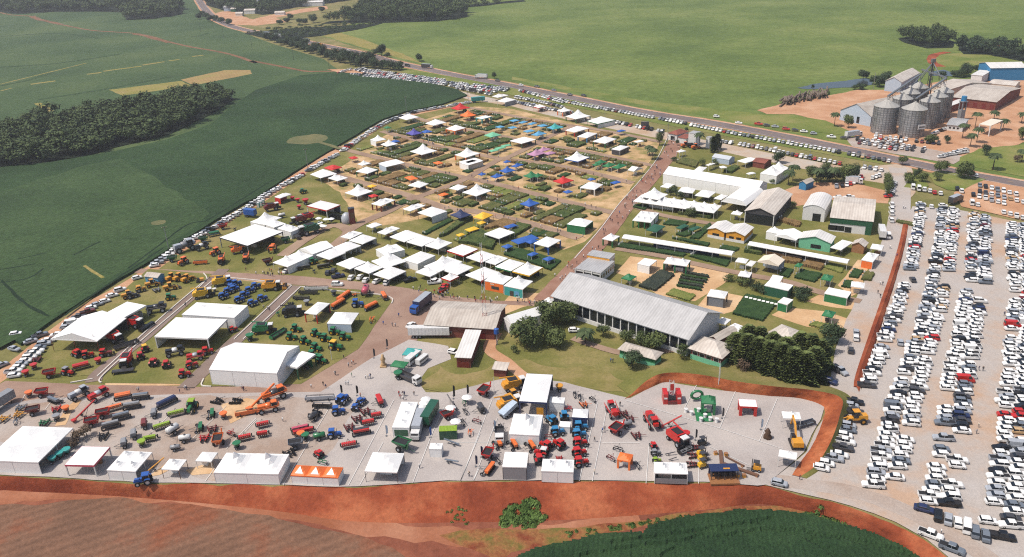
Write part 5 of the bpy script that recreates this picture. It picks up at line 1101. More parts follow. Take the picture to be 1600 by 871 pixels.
def forklift(root, c, **k):
    P_(('fk_b',), lambda b: b.box(-.5,0,.45,1.6,1.1,.8,.9,.9), 'body', root, PAINT, c); P_(('fk_g',), lambda b: b.box(-.3,0,2.0,1.2,1.1,.1).bar((-.85,-.5,1.2),(-.8,-.5,2.0),.06).bar((-.85,.5,1.2),(-.8,.5,2.0),.06).bar((.25,-.5,1.0),(.25,-.5,2.0),.06).bar((.25,.5,1.0),(.25,.5,2.0),.06), 'guard', root, PAINT, 'charcoal')
    P_(('fk_m',), lambda b: b.bar((.5,-.35,.1),(.5,-.35,2.3),.1).bar((.5,.35,.1),(.5,.35,2.3),.1).box(1.0,-.3,.1,1.0,.12,.06).box(1.0,.3,.1,1.0,.12,.06), 'mast', root, DARKM)
    for x in (-.9,.3):
        for s in (-1,1): wheel(root, x, s*.5, .3, .2)
def boxtruck(root, c, box=None, L=7.0, **k):
    P_(('bt_c',), lambda b: b.prism([(1.2,.6),(3.2,.6),(3.25,1.5),(3.0,2.6),(1.2,2.7)], -1.15, 1.15), 'cab', root, PAINT, c)
    P_(('bt_g',), lambda b: b.box(3.02,0,1.6,.34,2.0,.8,.5,.95).box(2.3,0,1.65,1.0,2.36,.7), 'windscreen', root, GLASS)
    if box: P_(('bt_b',L), lambda b: b.box(1.0-L/2,0,1.0,L,2.45,2.6), 'cargo_box', root, PAINT, box); P_(('bt_bt',L), lambda b: b.box(1.0-L/2,0,3.6,L*.98,2.3,.04), 'box_roof', root, PAINT, 'silver')
    else: P_(('bt_d',L), lambda b: b.box(1.0-L/2,0,1.0,L,2.4,.25).box(1.0-L/2,1.2,1.2,L,.08,.8).box(1.0-L/2,-1.2,1.2,L,.08,.8).box(1.0-L,0,1.2,.08,2.4,.8), 'cargo_bed', root, PAINT, 'charcoal')
    P_(('bt_f',L), lambda b: b.box(1.5-L/2,0,.6,L+1,1.0,.4), 'chassis', root, DARKM)
    for x in (2.3, 1.8-L, 3.0-L):
        for s in (-1,1): wheel(root, x, s*1.05, .5, .34)
def semitrailer(root, c, L=13.0, **k):
    P_(('st_b',L), lambda b: b.box(0,0,1.2,L,2.5,2.7), 'cargo_box', root, PAINT, c); P_(('st_f',L), lambda b: b.box(0,0,.85,L*.95,1.0,.35), 'chassis', root, DARKM)
    P_(('st_d',L), lambda b: [b.box(-L/2+i*L/12,s*1.26,1.25,.07,.04,2.6) for i in range(1,12) for s in (-1,1)] and b, 'rib', root, PAINT, c)
    for x in (-L*.3,-L*.38,-L*.22):
        for s in (-1,1): wheel(root, x, s*1.0, .5, .36)
    P_(('st_l',L), lambda b: b.box(L*.32,.8,-.3,.15,.15,1.5).box(L*.32,-.8,-.3,.15,.15,1.5), 'landing_leg', root, DARKM)
def bus(root, c, **k):
    P_(('bs_b',), lambda b: b.prism([(-3.4,.5),(3.4,.5),(3.45,1.4),(3.25,2.75),(-3.4,2.85)], -1.1, 1.1), 'body', root, PAINT, c)
    P_(('bs_w',), lambda b: b.box(-.1,0,1.5,6.2,2.24,.75).box(3.2,0,1.5,.5,1.9,.9,.7,.95), 'window', root, GLASS)
    for x in (-2.1,2.2):
        for s in (-1,1): wheel(root, x, s*.98, .42, .28)
def container(root, c, **k):
    def g(b):
        b.box(0,0,-.3,4.8,2.5,2.9)
        for i in range(16): b.box(-2.3+i*.305,0,-.28,.13,2.6,2.8)
        return b
    P_(('ct_b',), g, 'body', root, PAINT, 'darkgreen')
    def r(b):
        for i in range(12): b.box(-2.2+i*.4,0,2.6,.2,2.55,.12)
        b.box(0,0,2.6,4.9,2.6,.07); return b
    P_(('ct_r',), r, 'roof', root, PAINT, 'lime' if c == 'green' else c)
def toilet(root, c, **k):
    P_(('to_b',), lambda b: b.box(0,0,-.3,1.2,1.2,2.4), 'cabin', root, PAINT, c); P_(('to_r',), lambda b: b.box(0,0,2.1,1.3,1.3,.25,.6,.8), 'roof', root, PAINT, 'offwhite'); P_(('to_d',), lambda b: b.box(0,-.62,-.2,.8,.06,1.9), 'door', root, PAINT, 'offwhite')
def parasol(root, c, **k):
    P_(('ps_c',), lambda b: b.loft([[(r*math.cos(j*.785), r*math.sin(j*.785), z) for j in range(8)] for r, z in ((1.55,2.1),(.8,2.5),(.03,2.75))]), 'canopy', root, FABRIC, c)
    P_(('ps_p',), lambda b: b.cyl((0,0,GZ),(0,0,2.7),.04,n=6).cyl((0,0,.7),(0,0,.76),.5,n=10), 'pole', root, STEEL)
def conveyor_m(root, c, **k):
    P_(('cv_b',), lambda b: b.box(0,0,.9,4.6,.5,.16,ry=-.22), 'belt', root, PAINT, c); P_(('cv_f',), lambda b: b.bar((-.8,-.5,.3),(.6,0,1.1),.07).bar((-.8,.5,.3),(.6,0,1.1),.07).bar((-.8,-.5,.3),(-.8,.5,.3),.06), 'frame', root, DARKM)
    for s in (-1,1): wheel(root, -.8, s*.55, .3, .16)
def flag(root, c, **k):
    P_(('fl_f',), lambda b: b.prism([(0,.5),(.55,.7),(.6,2.8),(.35,3.3),(0,3.4)], -.015, .015), 'banner', root, FABRIC, c); P_(('fl_p',), lambda b: b.cyl((0,0,GZ),(0,0,3.4),.03,n=5).box(0,0,-.1,.5,.5,.12), 'pole', root, STEEL)
def tipper(root, c, **k):
    P_(('tp_b',), lambda b: b.box(0,0,1.3,5.6,2.3,1.3,1.02,1.05,ry=-.32), 'bed', root, PAINT, c); P_(('tp_f',), lambda b: b.box(0,0,.7,6.2,1.0,.3).bar((1.5,0,.8),(1.8,0,2.2),.16), 'chassis', root, DARKM)
    for x in (-2.2,-1.1):
        for s in (-1,1): wheel(root, x, s*1.0, .5, .34)
KIND = dict(tr=(tractor,'tractor','tractor'), cb=(combine,'combine_harvester','combine harvester'), hd=(header,'harvester_header','cutting header'), pl=(planter,'row_planter','row planter'), sd=(seeder,'seed_drill','seed drill'), hw=(harrow,'disc_harrow','disc harrow'), pw=(plow,'chisel_plow','tine plough'),
  gc=(gcart,'grain_cart','grain cart'), sp=(spreader,'spreader','spreader'), tk=(tanker,'tank_trailer','tank trailer'), sy=(sprayer,'field_sprayer','self-propelled sprayer'), au=(auger,'grain_auger','grain auger'), ld=(loader,'wheel_loader','wheel loader'), ex=(excavator,'excavator','excavator'), fk=(forklift,'forklift','forklift'),
  bt=(boxtruck,'truck','truck'), st=(semitrailer,'semi_trailer','semi-trailer'), bs=(bus,'bus','bus'), ct=(container,'container','container'), to=(toilet,'portable_toilet','portable toilet'), ps=(parasol,'parasol','parasol'), cv=(conveyor_m,'belt_conveyor','belt conveyor'), fl=(flag,'feather_flag','feather flag'), tp=(tipper,'tipper_trailer','tipper trailer'))
CATW = dict(cb='harvester', sy='sprayer', hd='header', pl='planter', sd='seed drill', tk='trailer', st='trailer', tp='trailer', ld='loader', au='auger', cv='conveyor', to='toilet', fl='flag', pw='plough')
MSPOT = []
def ang_px(t, x, y, a):
    "a: direction in degrees as it looks in the photo (0 = towards the east side, 90 = away)"
    return R(a)
def machine(t, code, x, y, a=30, c='red', label=None, s=1.0, **k):
    fn, name, word = KIND[code]; p = T(t,x,y)
    if label is None: label = '%s %s near %s' % (CN[c], word, near(p))
    root = thing(name, p, R(a), label, CATW.get(code, word), 'farm machines on show' if code not in ('ps','fl','to','bt','st','bs') else {'ps':'white parasols','fl':'feather flags','to':'portable toilets'}.get(code,'trucks and trailers'))
    fn(root, c, **k)
    s *= {'pl':1.1,'sd':1.05,'hw':1.05,'pw':1.1,'sp':1.1}.get(code, 1.0)
    if s != 1: root.scale = (s,s,s)
    MSPOT.append((p, code)); return root
def many(t, rows):
    for r in rows:
        code, x, y = r[:3]; a = r[3] if len(r) > 3 else 30; c = r[4] if len(r) > 4 else 'red'; k = r[5] if len(r) > 5 else {}
        machine(t, code, x, y, a, c, **k)
many('L3', [('sp',185,160,0,'orange'),('gc',265,155,10,'red'),('hw',130,235,0,'steel'),('gc',210,268,20,'rust'),('hw',120,278,0,'gold'),('hw',25,305,0,'gold'),('pw',110,322,20,'steel'),('pl',352,185,60,'steel'),('hw',350,245,20,'red'),('sp',412,254,0,'orange'),('sp',355,305,0,'grey'),('hw',275,330,10,'green'),
 ('sy',490,165,55,'silver'),('sy',612,172,55,'red',dict(tank='silver')),('au',530,280,55,'red'),('sd',765,172,110,'orange'),('sd',875,175,100,'charcoal',dict(c2='steel')),('pl',705,232,120,'orange'),('gc',640,285,20,'red'),('gc',572,338,20,'red'),('sd',820,232,105,'charcoal',dict(c2='grey')),('sd',755,298,115,'charcoal',dict(c2='steel')),('sd',690,352,115,'charcoal',dict(c2='grey')),
 ('hw',640,412,10,'black'),('sd',1035,210,140,'navy',dict(L=5.5)),('sd',957,280,195,'grey',dict(L=2.6)),('sd',897,345,200,'rust',dict(L=3)),('sd',832,410,200,'grey',dict(L=2.6)),('sd',772,465,200,'grey',dict(L=2.4)),('pl',1090,265,115,'lime'),('pl',1000,345,120,'lime'),('pl',932,420,105,'lime',dict(n=6)),('sp',882,465,0,'lime'),
 ('tr',1190,240,-90,'green',dict(roof='lime',s=1.25)),('pl',1295,280,195,'green',dict(n=6)),('pl',1222,365,195,'green',dict(n=6)),('tk',1075,385,60,'offwhite',dict(s=1.2)),('tk',1150,436,10,'offwhite'),('tk',1090,490,10,'grey',dict(s=.8)),('hw',1350,195,60,'black'),('hw',1315,368,20,'rust'),('sp',1387,292,0,'orange'),('gc',1355,455,100,'orange',dict(s=1.1)),('pw',1440,395,60,'rust'),('hw',1465,195,80,'black'),('hw',1265,425,10,'red'),('sp',1470,478,0,'green'),
 ('sp',330,568,0,'teal'),('sp',375,538,0,'teal'),('sp',418,516,0,'teal'),('au',965,610,40,'gold',dict(s=.7)),('tr',900,695,195,'blue',dict(s=1.15,label='blue tractor with white rims parked on the red soil at the bank'))])
many('L4', [('sy',310,175,35,'orange',dict(s=1.2,tank='charcoal')),('sy',275,250,20,'orange',dict(tank='orange')),('hd',150,268,105,'orange',dict(L=7)),('au',240,205,50,'orange',dict(s=1.3)),('pl',240,335,110,'red',dict(n=6)),('pl',130,415,110,'red',dict(n=6,c2='green')),('pl',242,393,100,'red',dict(n=5)),('pw',50,392,60,'red'),('hd',595,178,92,'silver',dict(L=8.5)),('hd',610,226,85,'black',dict(L=5.5)),('tr',735,198,60,'blue',dict(s=1.15)),('tr',850,205,55,'blue',dict(s=.85)),('tr',815,240,75,'blue',dict(s=.8)),
 ('tr',705,265,10,'blue'),('tk',555,300,60,'charcoal'),('hw',570,270,70,'black'),('pl',490,378,110,'red',dict(n=10)),('pl',470,360,110,'pink',dict(n=8)),('sd',965,200,200,'red'),('hw',875,260,20,'rust'),('hw',825,305,20,'rust'),('pl',940,278,105,'red',dict(n=5)),('pl',890,322,108,'red',dict(n=6)),('hw',775,358,15,'rust'),('sd',852,392,105,'red',dict(c2='charcoal')),('pl',772,460,105,'red',dict(n=7)),('tr',680,408,5,'blue'),('tk',595,422,15,'green'),('sp',480,415,0,'orange'),('sp',507,425,0,'green'),('gc',445,475,15,'steel'),('hw',410,515,40,'black'),('tr',590,530,140,'red',dict(s=.8)),('pw',615,570,70,'green'),
 ('gc',1105,485,-30,'green',dict(s=1.25)),('gc',1380,292,30,'red',dict(s=.9)),('au',1410,215,120,'charcoal',dict(s=.7)),('ps',1225,262,0,'white'),('ps',1242,235,0,'white'),('ps',1252,212,0,'white'),('ps',1405,265,0,'white'),('ps',1435,350,0,'white'),('ps',1505,200,0,'white'),('ct',1390,405,0,'green',dict(label='green ribbed container with a bright green roof')),('pw',1500,258,20,'black'),('pw',1485,325,20,'black'),('pw',1530,390,0,'orange'),('cv',1410,455,160,'steel'),('cv',1410,572,-35,'steel'),('sp',1080,45,0,'green',dict(s=1.2)),('bt',1165,68,-40,'offwhite',dict(label='white flatbed truck parked beside the worn lawn')),
 ('bt',1195,395,-95,'offwhite',dict(box='silver',L=9,label='white semi truck with silver box beside the three-peaked tent')),('st',1278,300,75,'darkgreen',dict(L=9,label='dark green display trailer beside the white truck'))])
many('L5', [('gc',235,240,60,'red',dict(s=1.1)),('sd',215,342,200,'charcoal',dict(L=3)),('pw',190,415,60,'maroon'),('pw',115,295,0,'green'),('cb',440,195,20,'gold',dict(header=False)),('ld',425,262,30,'gold'),('cb',410,320,25,'gold',dict(header=False)),('tp',395,362,42,'bluewhite',dict(label='white tipper trailer with raised bed beside yellow machines')),('pw',350,455,20,'black'),('bt',335,520,-90,'offwhite',dict(L=4,label='white truck cab parked beside the tall-peaked tent')),('pl',310,575,200,'orange',dict(n=5)),('pl',407,578,200,'orange',dict(n=6)),('pl',522,588,200,'orange',dict(n=6)),('gc',260,648,70,'red'),('pl',250,728,155,'orange',dict(n=8)),('pw',325,670,30,'black'),
 ('tr',672,420,125,'cyan'),('tr',752,392,95,'cyan'),('tr',705,496,10,'cyan'),('pw',655,515,90,'rust'),('tr',722,578,130,'red'),('tr',637,588,135,'red'),('tr',612,632,160,'red',dict(roof='offwhite')),('tr',590,675,100,'red'),('hw',720,655,0,'red',dict(s=.6)),('tr',855,462,0,'cyan'),('tr',845,512,10,'cyan'),('tr',850,568,10,'red'),('tr',845,632,15,'red'),('tr',857,694,10,'red'),('hw',880,308,10,'orange',dict(s=.8)),('pw',942,275,30,'black'),('pw',830,245,0,'black'),('pw',862,262,0,'black'),('sp',722,210,0,'gold'),('sy',1068,365,100,'red',dict(tank='charcoal')),('hw',1142,365,10,'rust',dict(s=.8)),('hw',1180,400,10,'rust',dict(s=.8)),('gc',1090,488,50,'red',dict(s=1.1)),('tk',1157,446,10,'grey'),('hw',1222,510,5,'rust',dict(s=.9)),('pw',1105,595,60,'black'),('pw',1060,655,40,'rust'),('pw',1230,702,20,'black'),('pw',778,335,90,'red')])
many('L6', [('sy',270,410,-80,'red',dict(s=1.1,tank='charcoal')),('au',390,420,12,'red',dict(s=.8)),('cb',440,530,-62,'red',dict(header=False)),('hd',475,580,-60,'black',dict(L=4)),('sp',480,494,0,'red'),('tr',280,555,100,'red',dict(s=.7)),('tr',292,600,10,'grey',dict(s=.7)),('tr',298,645,10,'lime',dict(s=.6)),('hw',535,560,90,'rust',dict(s=.8)),('hw',528,610,90,'rust',dict(s=.8)),('hw',520,665,90,'rust',dict(s=.8)),('fk',590,535,20,'black',dict(s=1.2)),('fk',585,600,20,'yellow',dict(s=1.2)),('fk',592,630,20,'yellow',dict(s=1.2)),('fk',592,672,20,'yellow',dict(s=1.2)),('fk',905,692,160,'gold',dict(s=1.3)),
 ('ex',1162,538,85,'gold',dict(label='yellow excavator with raised boom between two open white tents',s=1.1)),('ld',1525,395,180,'gold',dict(s=1.2,label='yellow wheel loader parked in the line of cars by the bank')),('cv',385,598,0,'charcoal',dict(s=.6)),('cv',400,630,10,'charcoal',dict(s=.5)),('fl',945,440,10,'bluewhite'),('fl',705,370,10,'charcoal'),('fl',540,505,20,'charcoal'),('hd',1215,420,-70,'steel',dict(L=6,label='grey folded boom beside the open white pagoda'))])
many('L1', [('tr',480,700,150,'red'),('tr',542,708,20,'red'),('sp',612,745,0,'red'),('tr',650,698,10,'red'),('pl',670,690,100,'rust',dict(n=6)),('cb',722,610,-35,'red',dict(roof='offwhite',header=False)),('hd',785,640,-48,'charcoal',dict(L=8)),('cb',845,518,-20,'red',dict(hcol='black')),('cb',690,590,-30,'black',dict(roof='offwhite',header=False)),('sd',505,778,120,'red',dict(L=4.5)),('gc',310,828,20,'red'),('tr',420,812,-20,'red',dict(roof='grey')),('sp',215,780,0,'red'),('sp',165,822,0,'red'),('cb',785,760,-80,'red',dict(hcol='charcoal')),('tr',900,668,120,'red',dict(roof='yellow')),('tr',872,716,120,'red'),('tr',955,756,90,'red'),('tr',1035,768,100,'red'),('sy',1085,695,20,'black'),('tr',1185,772,30,'red'),('tr',1140,826,10,'red'),('sy',1210,722,15,'red',dict(tank='silver',s=.9)),('tr',1282,686,20,'red'),
 ('sy',970,428,15,'black',dict(s=1.15,tank='charcoal')),('tr',1055,350,10,'green'),('ld',800,338,30,'gold'),('tr',870,300,30,'gold'),('ld',945,268,30,'gold'),('ld',1057,288,30,'gold'),('hw',970,298,30,'grey'),('ld',1065,228,60,'gold'),('ld',1112,228,60,'gold'),('ld',1162,236,60,'gold'),('ex',1238,240,200,'gold',dict(s=.7)),('cb',1385,258,20,'yellow',dict(header=False)),('cb',1268,335,20,'yellow',dict(header=False)),('sp',1330,300,0,'offwhite',dict(s=.7)),('tr',1442,548,40,'red',dict(s=.8)),('tr',815,340,30,'charcoal'),('hw',230,730,20,'rust')])
for x, y in ((275,265),(250,290),(225,315),(195,345),(395,282),(357,308),(325,338),(292,368),(435,358),(375,388),(240,262),(262,300)):
    machine('L2','tr',x,y,40,'blue','blue tractor in the double row beside the closed twin-peaked marquee')
many('L2', [('cb',505,288,5,'gold',dict(header=False)),('hd',575,278,10,'gold',dict(L=4)),('cb',455,555,5,'green',dict(header=False)),('hd',535,572,-30,'green',dict(L=7)),('sp',362,602,0,'green',dict(s=1.2)),('hd',770,290,87,'offwhite',dict(L=9)),('hd',720,315,85,'charcoal',dict(L=7)),('hd',678,350,82,'charcoal',dict(L=6)),('cb',635,448,10,'black',dict(header=False)),('pw',540,445,20,'green'),('hw',610,382,10,'black',dict(s=.8)),('sd',940,345,155,'orange',dict(L=7)),('sd',905,390,150,'orange',dict(L=6)),('tk',1078,318,90,'pink',dict(s=1.6)),('hw',1005,325,20,'orange',dict(s=.7)),('sd',1190,342,200,'orange'),('tr',1022,392,0,'blue',dict(s=1.15)),('sd',1110,405,140,'orange',dict(L=5)),('pw',1120,485,0,'orange',dict(s=1.3)),('sp',880,325,0,'charcoal'),('sp',712,384,0,'grey'),
 ('tk',270,590,0,'charcoal')][:-1])
for x, y in ((645,545),(615,595),(700,620),(768,662),(768,575),(882,562),(945,595),(750,708),(800,738),(828,604)):
    machine('L2','tr',x,y,random.choice([-20,-30,-15]),'green','green tractor with yellow wheels on the lawn beside the huge marquee')
machine('L2','tr',888,655,-20,'green','green tractor with a yellow roof on the lawn',roof='yellow',s=1.2)
machine('L2','bt',1400,420,-115,'blue','blue box truck with silver roof parked beside the brick shed',box='navy',L=8,s=1.15)
machine('L2','st',1470,580,-4,'offwhite','long white semi-trailer parked in front of the brick shed',L=14)
machine('L2','bs',1368,735,62,'offwhite','white and green minibus beside the green canopy'); machine('L2','bs',1425,738,60,'offwhite','white van-like bus parked against the worn lawn',s=.75)
many('C1', [('gc',680,358,30,'red'),('pw',772,366,20,'black'),('sd',620,406,120,'green'),('gc',540,450,20,'green'),('sy',528,505,40,'black'),('sy',405,515,40,'silver',dict(s=1.5,tank='grey')),('gc',318,590,20,'green'),('tr',400,608,240,'orange',dict(s=1.2)),('hd',520,608,95,'orange',dict(L=5.5)),('tr',630,540,230,'orange',dict(s=1.2)),('cb',672,602,-80,'orange',dict(header=False,roof='orange',s=.8)),('cb',800,528,20,'orange',dict(header=False,roof='orange',s=.8)),('cb',848,590,-80,'orange',dict(header=False,roof='orange',s=.8)),('sy',1038,515,-85,'orange',dict(tank='orange')),('gc',1130,455,20,'green'),('cb',1290,395,215,'darkgreen',dict(s=1.3,hcol='charcoal')),('cb',1220,318,215,'maroon',dict(header=False)),('cb',1270,298,215,'red',dict(header=False)),('cb',1040,222,30,'maroon',dict(header=False)),('tk',1105,275,30,'offwhite'),('sp',1180,152,0,'red'),('sp',1218,166,0,'red'),('sp',1275,180,0,'red',dict(s=1.4)),('sp',1228,215,0,'red'),('tr',1255,102,30,'green'),('gc',1000,612,30,'maroon'),('tr',1325,606,30,'green'),('hd',1262,645,110,'black',dict(L=5)),('pw',1340,668,20,'black'),('hd',1402,634,110,'black',dict(L=5)),
 ('to',935,200,.3,'teal'),('to',972,178,.3,'teal'),('to',955,188,.3,'teal'),('st',880,270,-22,'blue',dict(L=6))])
many('M4', [('ld',1058,412,20,'orange'),('ld',1132,425,20,'orange'),('gc',1090,415,0,'charcoal')])
for i in range(7): machine('M1','ps',420+random.uniform(0,110),500+random.uniform(-30,40),0,'white','white parasol beside the brown street near the red-banded pavilion')
for t, x, y, c in (('L4',725,145,'black'),('L4',822,150,'black'),('L4',1420,170,'black'),('L4',1505,150,'black'),('L4',1005,400,'bluewhite'),('L4',1275,410,'blue'),('L5',35,240,'black'),('L5',125,235,'black'),('L5',300,470,'bluewhite'),('L5',180,700,'navy'),('L5',215,640,'navy'),('L5',895,560,'bluewhite'),('L2',1125,710,'charcoal'),('L2',1205,650,'charcoal')): machine(t,'fl',x,y,20,c)
# ---------------------------------------------------------------- one-off displays
p = T('L6',392,262); root = thing('display_stand', p, -.05, 'red display stand with a tall white and red lattice tower', 'display stand')
for s in (-1,1): part('side_booth', root, s*1.9, 0, GZ, 1.3, 3.6, 3.6, PAINT, COL['red']); part('lettering', root, s*1.9, -1.83, 1.6, .9, .06, .5, PAINT, COL['white'])
part('platform', root, 0, .8, GZ, 2.4, 5.5, 1.3, PAINT, COL['maroon']); part('screen', root, 0, -1.3, 1.0, 2.0, .2, 1.5, GLASS)
b = MB()
for sx in (-.6,.6):
    for sy in (-.5,.5): b.bar((sx,sy+.6,.8),(sx,sy+.6,6.2),.1)
for k in range(6): b.bar((-.6,.1,.9+k*.9),(.6,.1,1.8+k*.9),.07); b.bar((.6,1.1,.9+k*.9),(-.6,1.1,1.8+k*.9),.07)
ob('tower', b.mesh('tower', WALLM), root, col=COL['offwhite']); part('banner', root, 0, -.1, 3.4, 1.0, .06, 2.2, PAINT, COL['red'])
p = T('L6',590,350); root = thing('carpet', p, -.1, 'green carpet leading to the green inflatable canopy', 'carpet'); part('pile', root, 0,0,-.05,4.5,6.5,.07,FABRIC,COL['green'])
p = T('L6',548,262); root = thing('inflatable_ring', p, .1, 'green inflatable ring beside the green canopy', 'inflatable')
b = MB(); n=14; P=[]
for i in range(n):
    a=2*math.pi*i/n; P.append([( (1.6+.45*math.cos(2*math.pi*j/8))*math.cos(a), .45*math.sin(2*math.pi*j/8), 1.9+(1.6+.45*math.cos(2*math.pi*j/8))*math.sin(a)*.8) for j in range(8)])
b.loft(P+[P[0]], close=False); ob('ring', b.mesh('ring', PAINT, True), root, col=COL['green'])
for x, y in ((482,332),(515,348),(600,365),(632,384),(672,392),(560,330),(575,388)):
    o = T('L6',x,y); root = thing('barrel_table', o, 0, 'white barrel table beside the green carpet', 'table', 'white barrel tables')
    ob('drum', cached(('drum',), lambda: MB().cyl((0,0,GZ),(0,0,1.0),.45,n=12).mesh('drum', PAINT)), root, col=COL['white']); ob('top', cached(('dtop',), lambda: MB().cyl((0,0,1.0),(0,0,1.06),.6,n=12).mesh('top', PAINT)), root, col=COL['offwhite'])
p = T('L6',712,735); root = thing('display_booth', p, -.02, 'dark blue open-fronted booth on a timber deck', 'booth')
part('deck', root, 0,-.6,GZ,7.2,4.2,.5,PAINT,COL['wood']); part('back_wall', root, 0,1.4,0,6.8,.15,2.6,PAINT,COL['navy']); part('roof', root, 0,.2,2.6,7.0,3.0,.2,PAINT,COL['navy'])
part('emblem', root, .6,-.3,2.8,1.6,.5,.06,PAINT,COL['gold'])
for k in range(5): part('post', root, -3.2+k*1.6,-1.2,0,.15,.15,2.6,PAINT,COL['charcoal'])
for k in range(7): part('crate', root, -2.8+k*.9,.4,.1,.6,.6,1.1,PAINT,COL['charcoal'])
for i, (x1,y1,x2,y2) in enumerate(((695,575,705,675),(715,655,930,730),(725,610,840,670))):
    a, b2 = T('L6',x1,y1), T('L6',x2,y2); d = b2-a; root = thing('timber_beam', (a+b2)/2, math.atan2(d.y,d.x), ('thick brown timber leaning toward the dark blue booth','long brown timber lying toward the amber forklift','thin dark timber between the two thick ones')[i], 'timber', 'timbers by the blue booth'); L = d.length
    part('beam', root, 0,0,0,L,.9 if i < 2 else .3,.35,WALLM,COL['brown']); part('end_block', root, L/2-.3,0,-.2,.5,1.0,.3,WALLM,COL['wood'])
for x, y in ((802,730),(842,732),(665,592),(730,600)):
    root = thing('crate', T('L6',x,y), .1, 'small amber crate on gravel beside the dark blue booth', 'crate', 'amber crates'); part('body', root, 0,0,GZ,.8,.8,1.0,PAINT,COL['gold']); part('lid', root, 0,0,.6,.9,.9,.1,PAINT,COL['wood'])
b = MB(); pr = random.Random(4)
rings = [[(r*(1+.25*pr.uniform(-1,1))*math.cos(j*.63), r*(1+.25*pr.uniform(-1,1))*math.sin(j*.63), z) for j in range(10)] for r, z in ((1.0,GZ),(1.1,.5),(.7,1.2),(.8,1.9),(.4,2.6),(.15,2.9))]
o = ob('sculpture', b.loft(rings).mesh('sculpture', mat('bronze', S(96,74,58), .6, .3), True), loc=T('L6',985,490)); tag(o, 'rough brown lump sculpture standing alone on gravel', 'sculpture')
o = thing('statue', T('L2',1185,760), 0, 'tan roadside statue on a plinth beside the green canopy', 'statue'); rings = [[(r*math.cos(j*.63), r*math.sin(j*.63), z) for j in range(10)] for r, z in ((.8,GZ),(.75,1.0),(.5,1.6),(.9,2.4),(.5,3.2),(.45,3.9),(.1,4.3))]
ob('figure', MB().loft(rings).mesh('figure', WALLM, True), o, col=COL['tan']); part('plinth', o, 0,0,GZ,2,2,.7,WALLM,COL['tan'])
tent('L2',1300,690,1390,700,1400,655,'p',1,1,2.4,.6,roof='teal',inside=False,label='teal tarpaulin canopy beside the minibus'); tent('L2',1225,760,1310,772,1325,735,'p',1,1,2.4,.6,roof='green',inside=False,label='green tarpaulin canopy beside the tan statue')
# dome and display towers near the red-banded pavilion
p = T('M1',620,470); root = thing('dome', p, 0, 'silver dome beside the dark red display tower', 'dome'); ob('shell', MB().loft([[(r*math.cos(j*.449), r*math.sin(j*.449), z) for j in range(14)] for r, z in ((2.3,GZ),(2.6,1.2),(2.5,2.6),(1.8,4.0),(.9,4.7),(.1,5))]).mesh('shell', PAINT, True), root, col=COL['silver']); part('base', root, 0,0,GZ,3.4,3.4,.6,PAINT,COL['charcoal'])
p = T('M1',658,475); root = thing('display_tower', p, .3, 'dark red display tower beside the silver dome', 'tower'); part('shaft', root, 0,0,GZ,2.6,2.0,7.5,PAINT,COL['maroon']); part('cap', root, 0,0,7.1,2.8,2.2,.5,PAINT,COL['charcoal']); part('panel', root, 0,-1.05,3,1.8,.1,2.4,PAINT,COL['brown'])
p = T('M1',560,450); root = thing('display_wall', p, -.4, 'black open frame stand beside the silver dome', 'stand'); part('back_wall', root, 0,0,GZ,6,.2,3,PAINT,COL['black']); part('side_wall', root, -3,-1.5,GZ,.2,3,3,PAINT,COL['black']); part('side_wall', root, 3,-1.5,GZ,.2,3,3,PAINT,COL['black'])
# billboards at the service road
for i, (t, x, y, w) in enumerate((('M3',820,260,6),('M4',768,280,5),)):
    root = thing('billboard', T(t,x,y), -.2, ('dark billboard of four panels at the soy corner','grey billboard facing the avenue trees')[i], 'billboard'); part('board', root, 0,0,1.6,w,.25,2.8,PAINT,COL['steel']); part('post', root, -w*.35,.05,GZ,.2,.2,2.2,PAINT,COL['charcoal']); part('post', root, w*.35,.05,GZ,.2,.2,2.2,PAINT,COL['charcoal'])
    for k in range(4): part('panel', root, -w*.375+k*w*.25,-.15,1.8,w*.22,.08,2.4,PAINT,COL['charcoal'])
machine('M3','st',858,320,12,'teal','teal covered trailer at the corner of the soy field',L=10)
# trucks on the highway
for x, y, c, bx, lab in (('F2',1345,385),('F2',500,210),('F2',650,235),('F2',730,260),('F2',435,195),('M3',862,140)) and ((1350,388,'offwhite','charcoal','truck with white cab and dark load on the highway'),(500,212,'offwhite','offwhite','white tank truck on the far highway'),(655,238,'offwhite','offwhite','white truck on the far highway beside the hedge'),(728,262,'gold','gold','yellow truck on the far highway beside the hedge'),(438,200,'gold','silver','small yellow truck on the far highway bend')):
    machine('F2','bt',x,y,-26,c,lab,box=bx,L=9)
machine('M3','bt',862,148,155,'offwhite','white box truck driving on the highway past the parked cars',box='offwhite',L=9)
machine('M8','bt',850,330,35,'charcoal','dark tipper truck parked at the head of the car park',box='charcoal',L=7); machine('M7','bt',600,580,20,'offwhite','white truck in front of the pale long shed',box='offwhite',L=9)
machine('M6','st',1078,325,72,'offwhite','white trailer standing at the corner of the green hall',L=9)
machine('M8','bt',160,205,-20,'offwhite','white truck on the dirt lot beside the trees',box='offwhite',L=6)
machine('L3','st',10,225,70,'grey','grey trailer with a red stripe at the end of the machine rows',L=9)
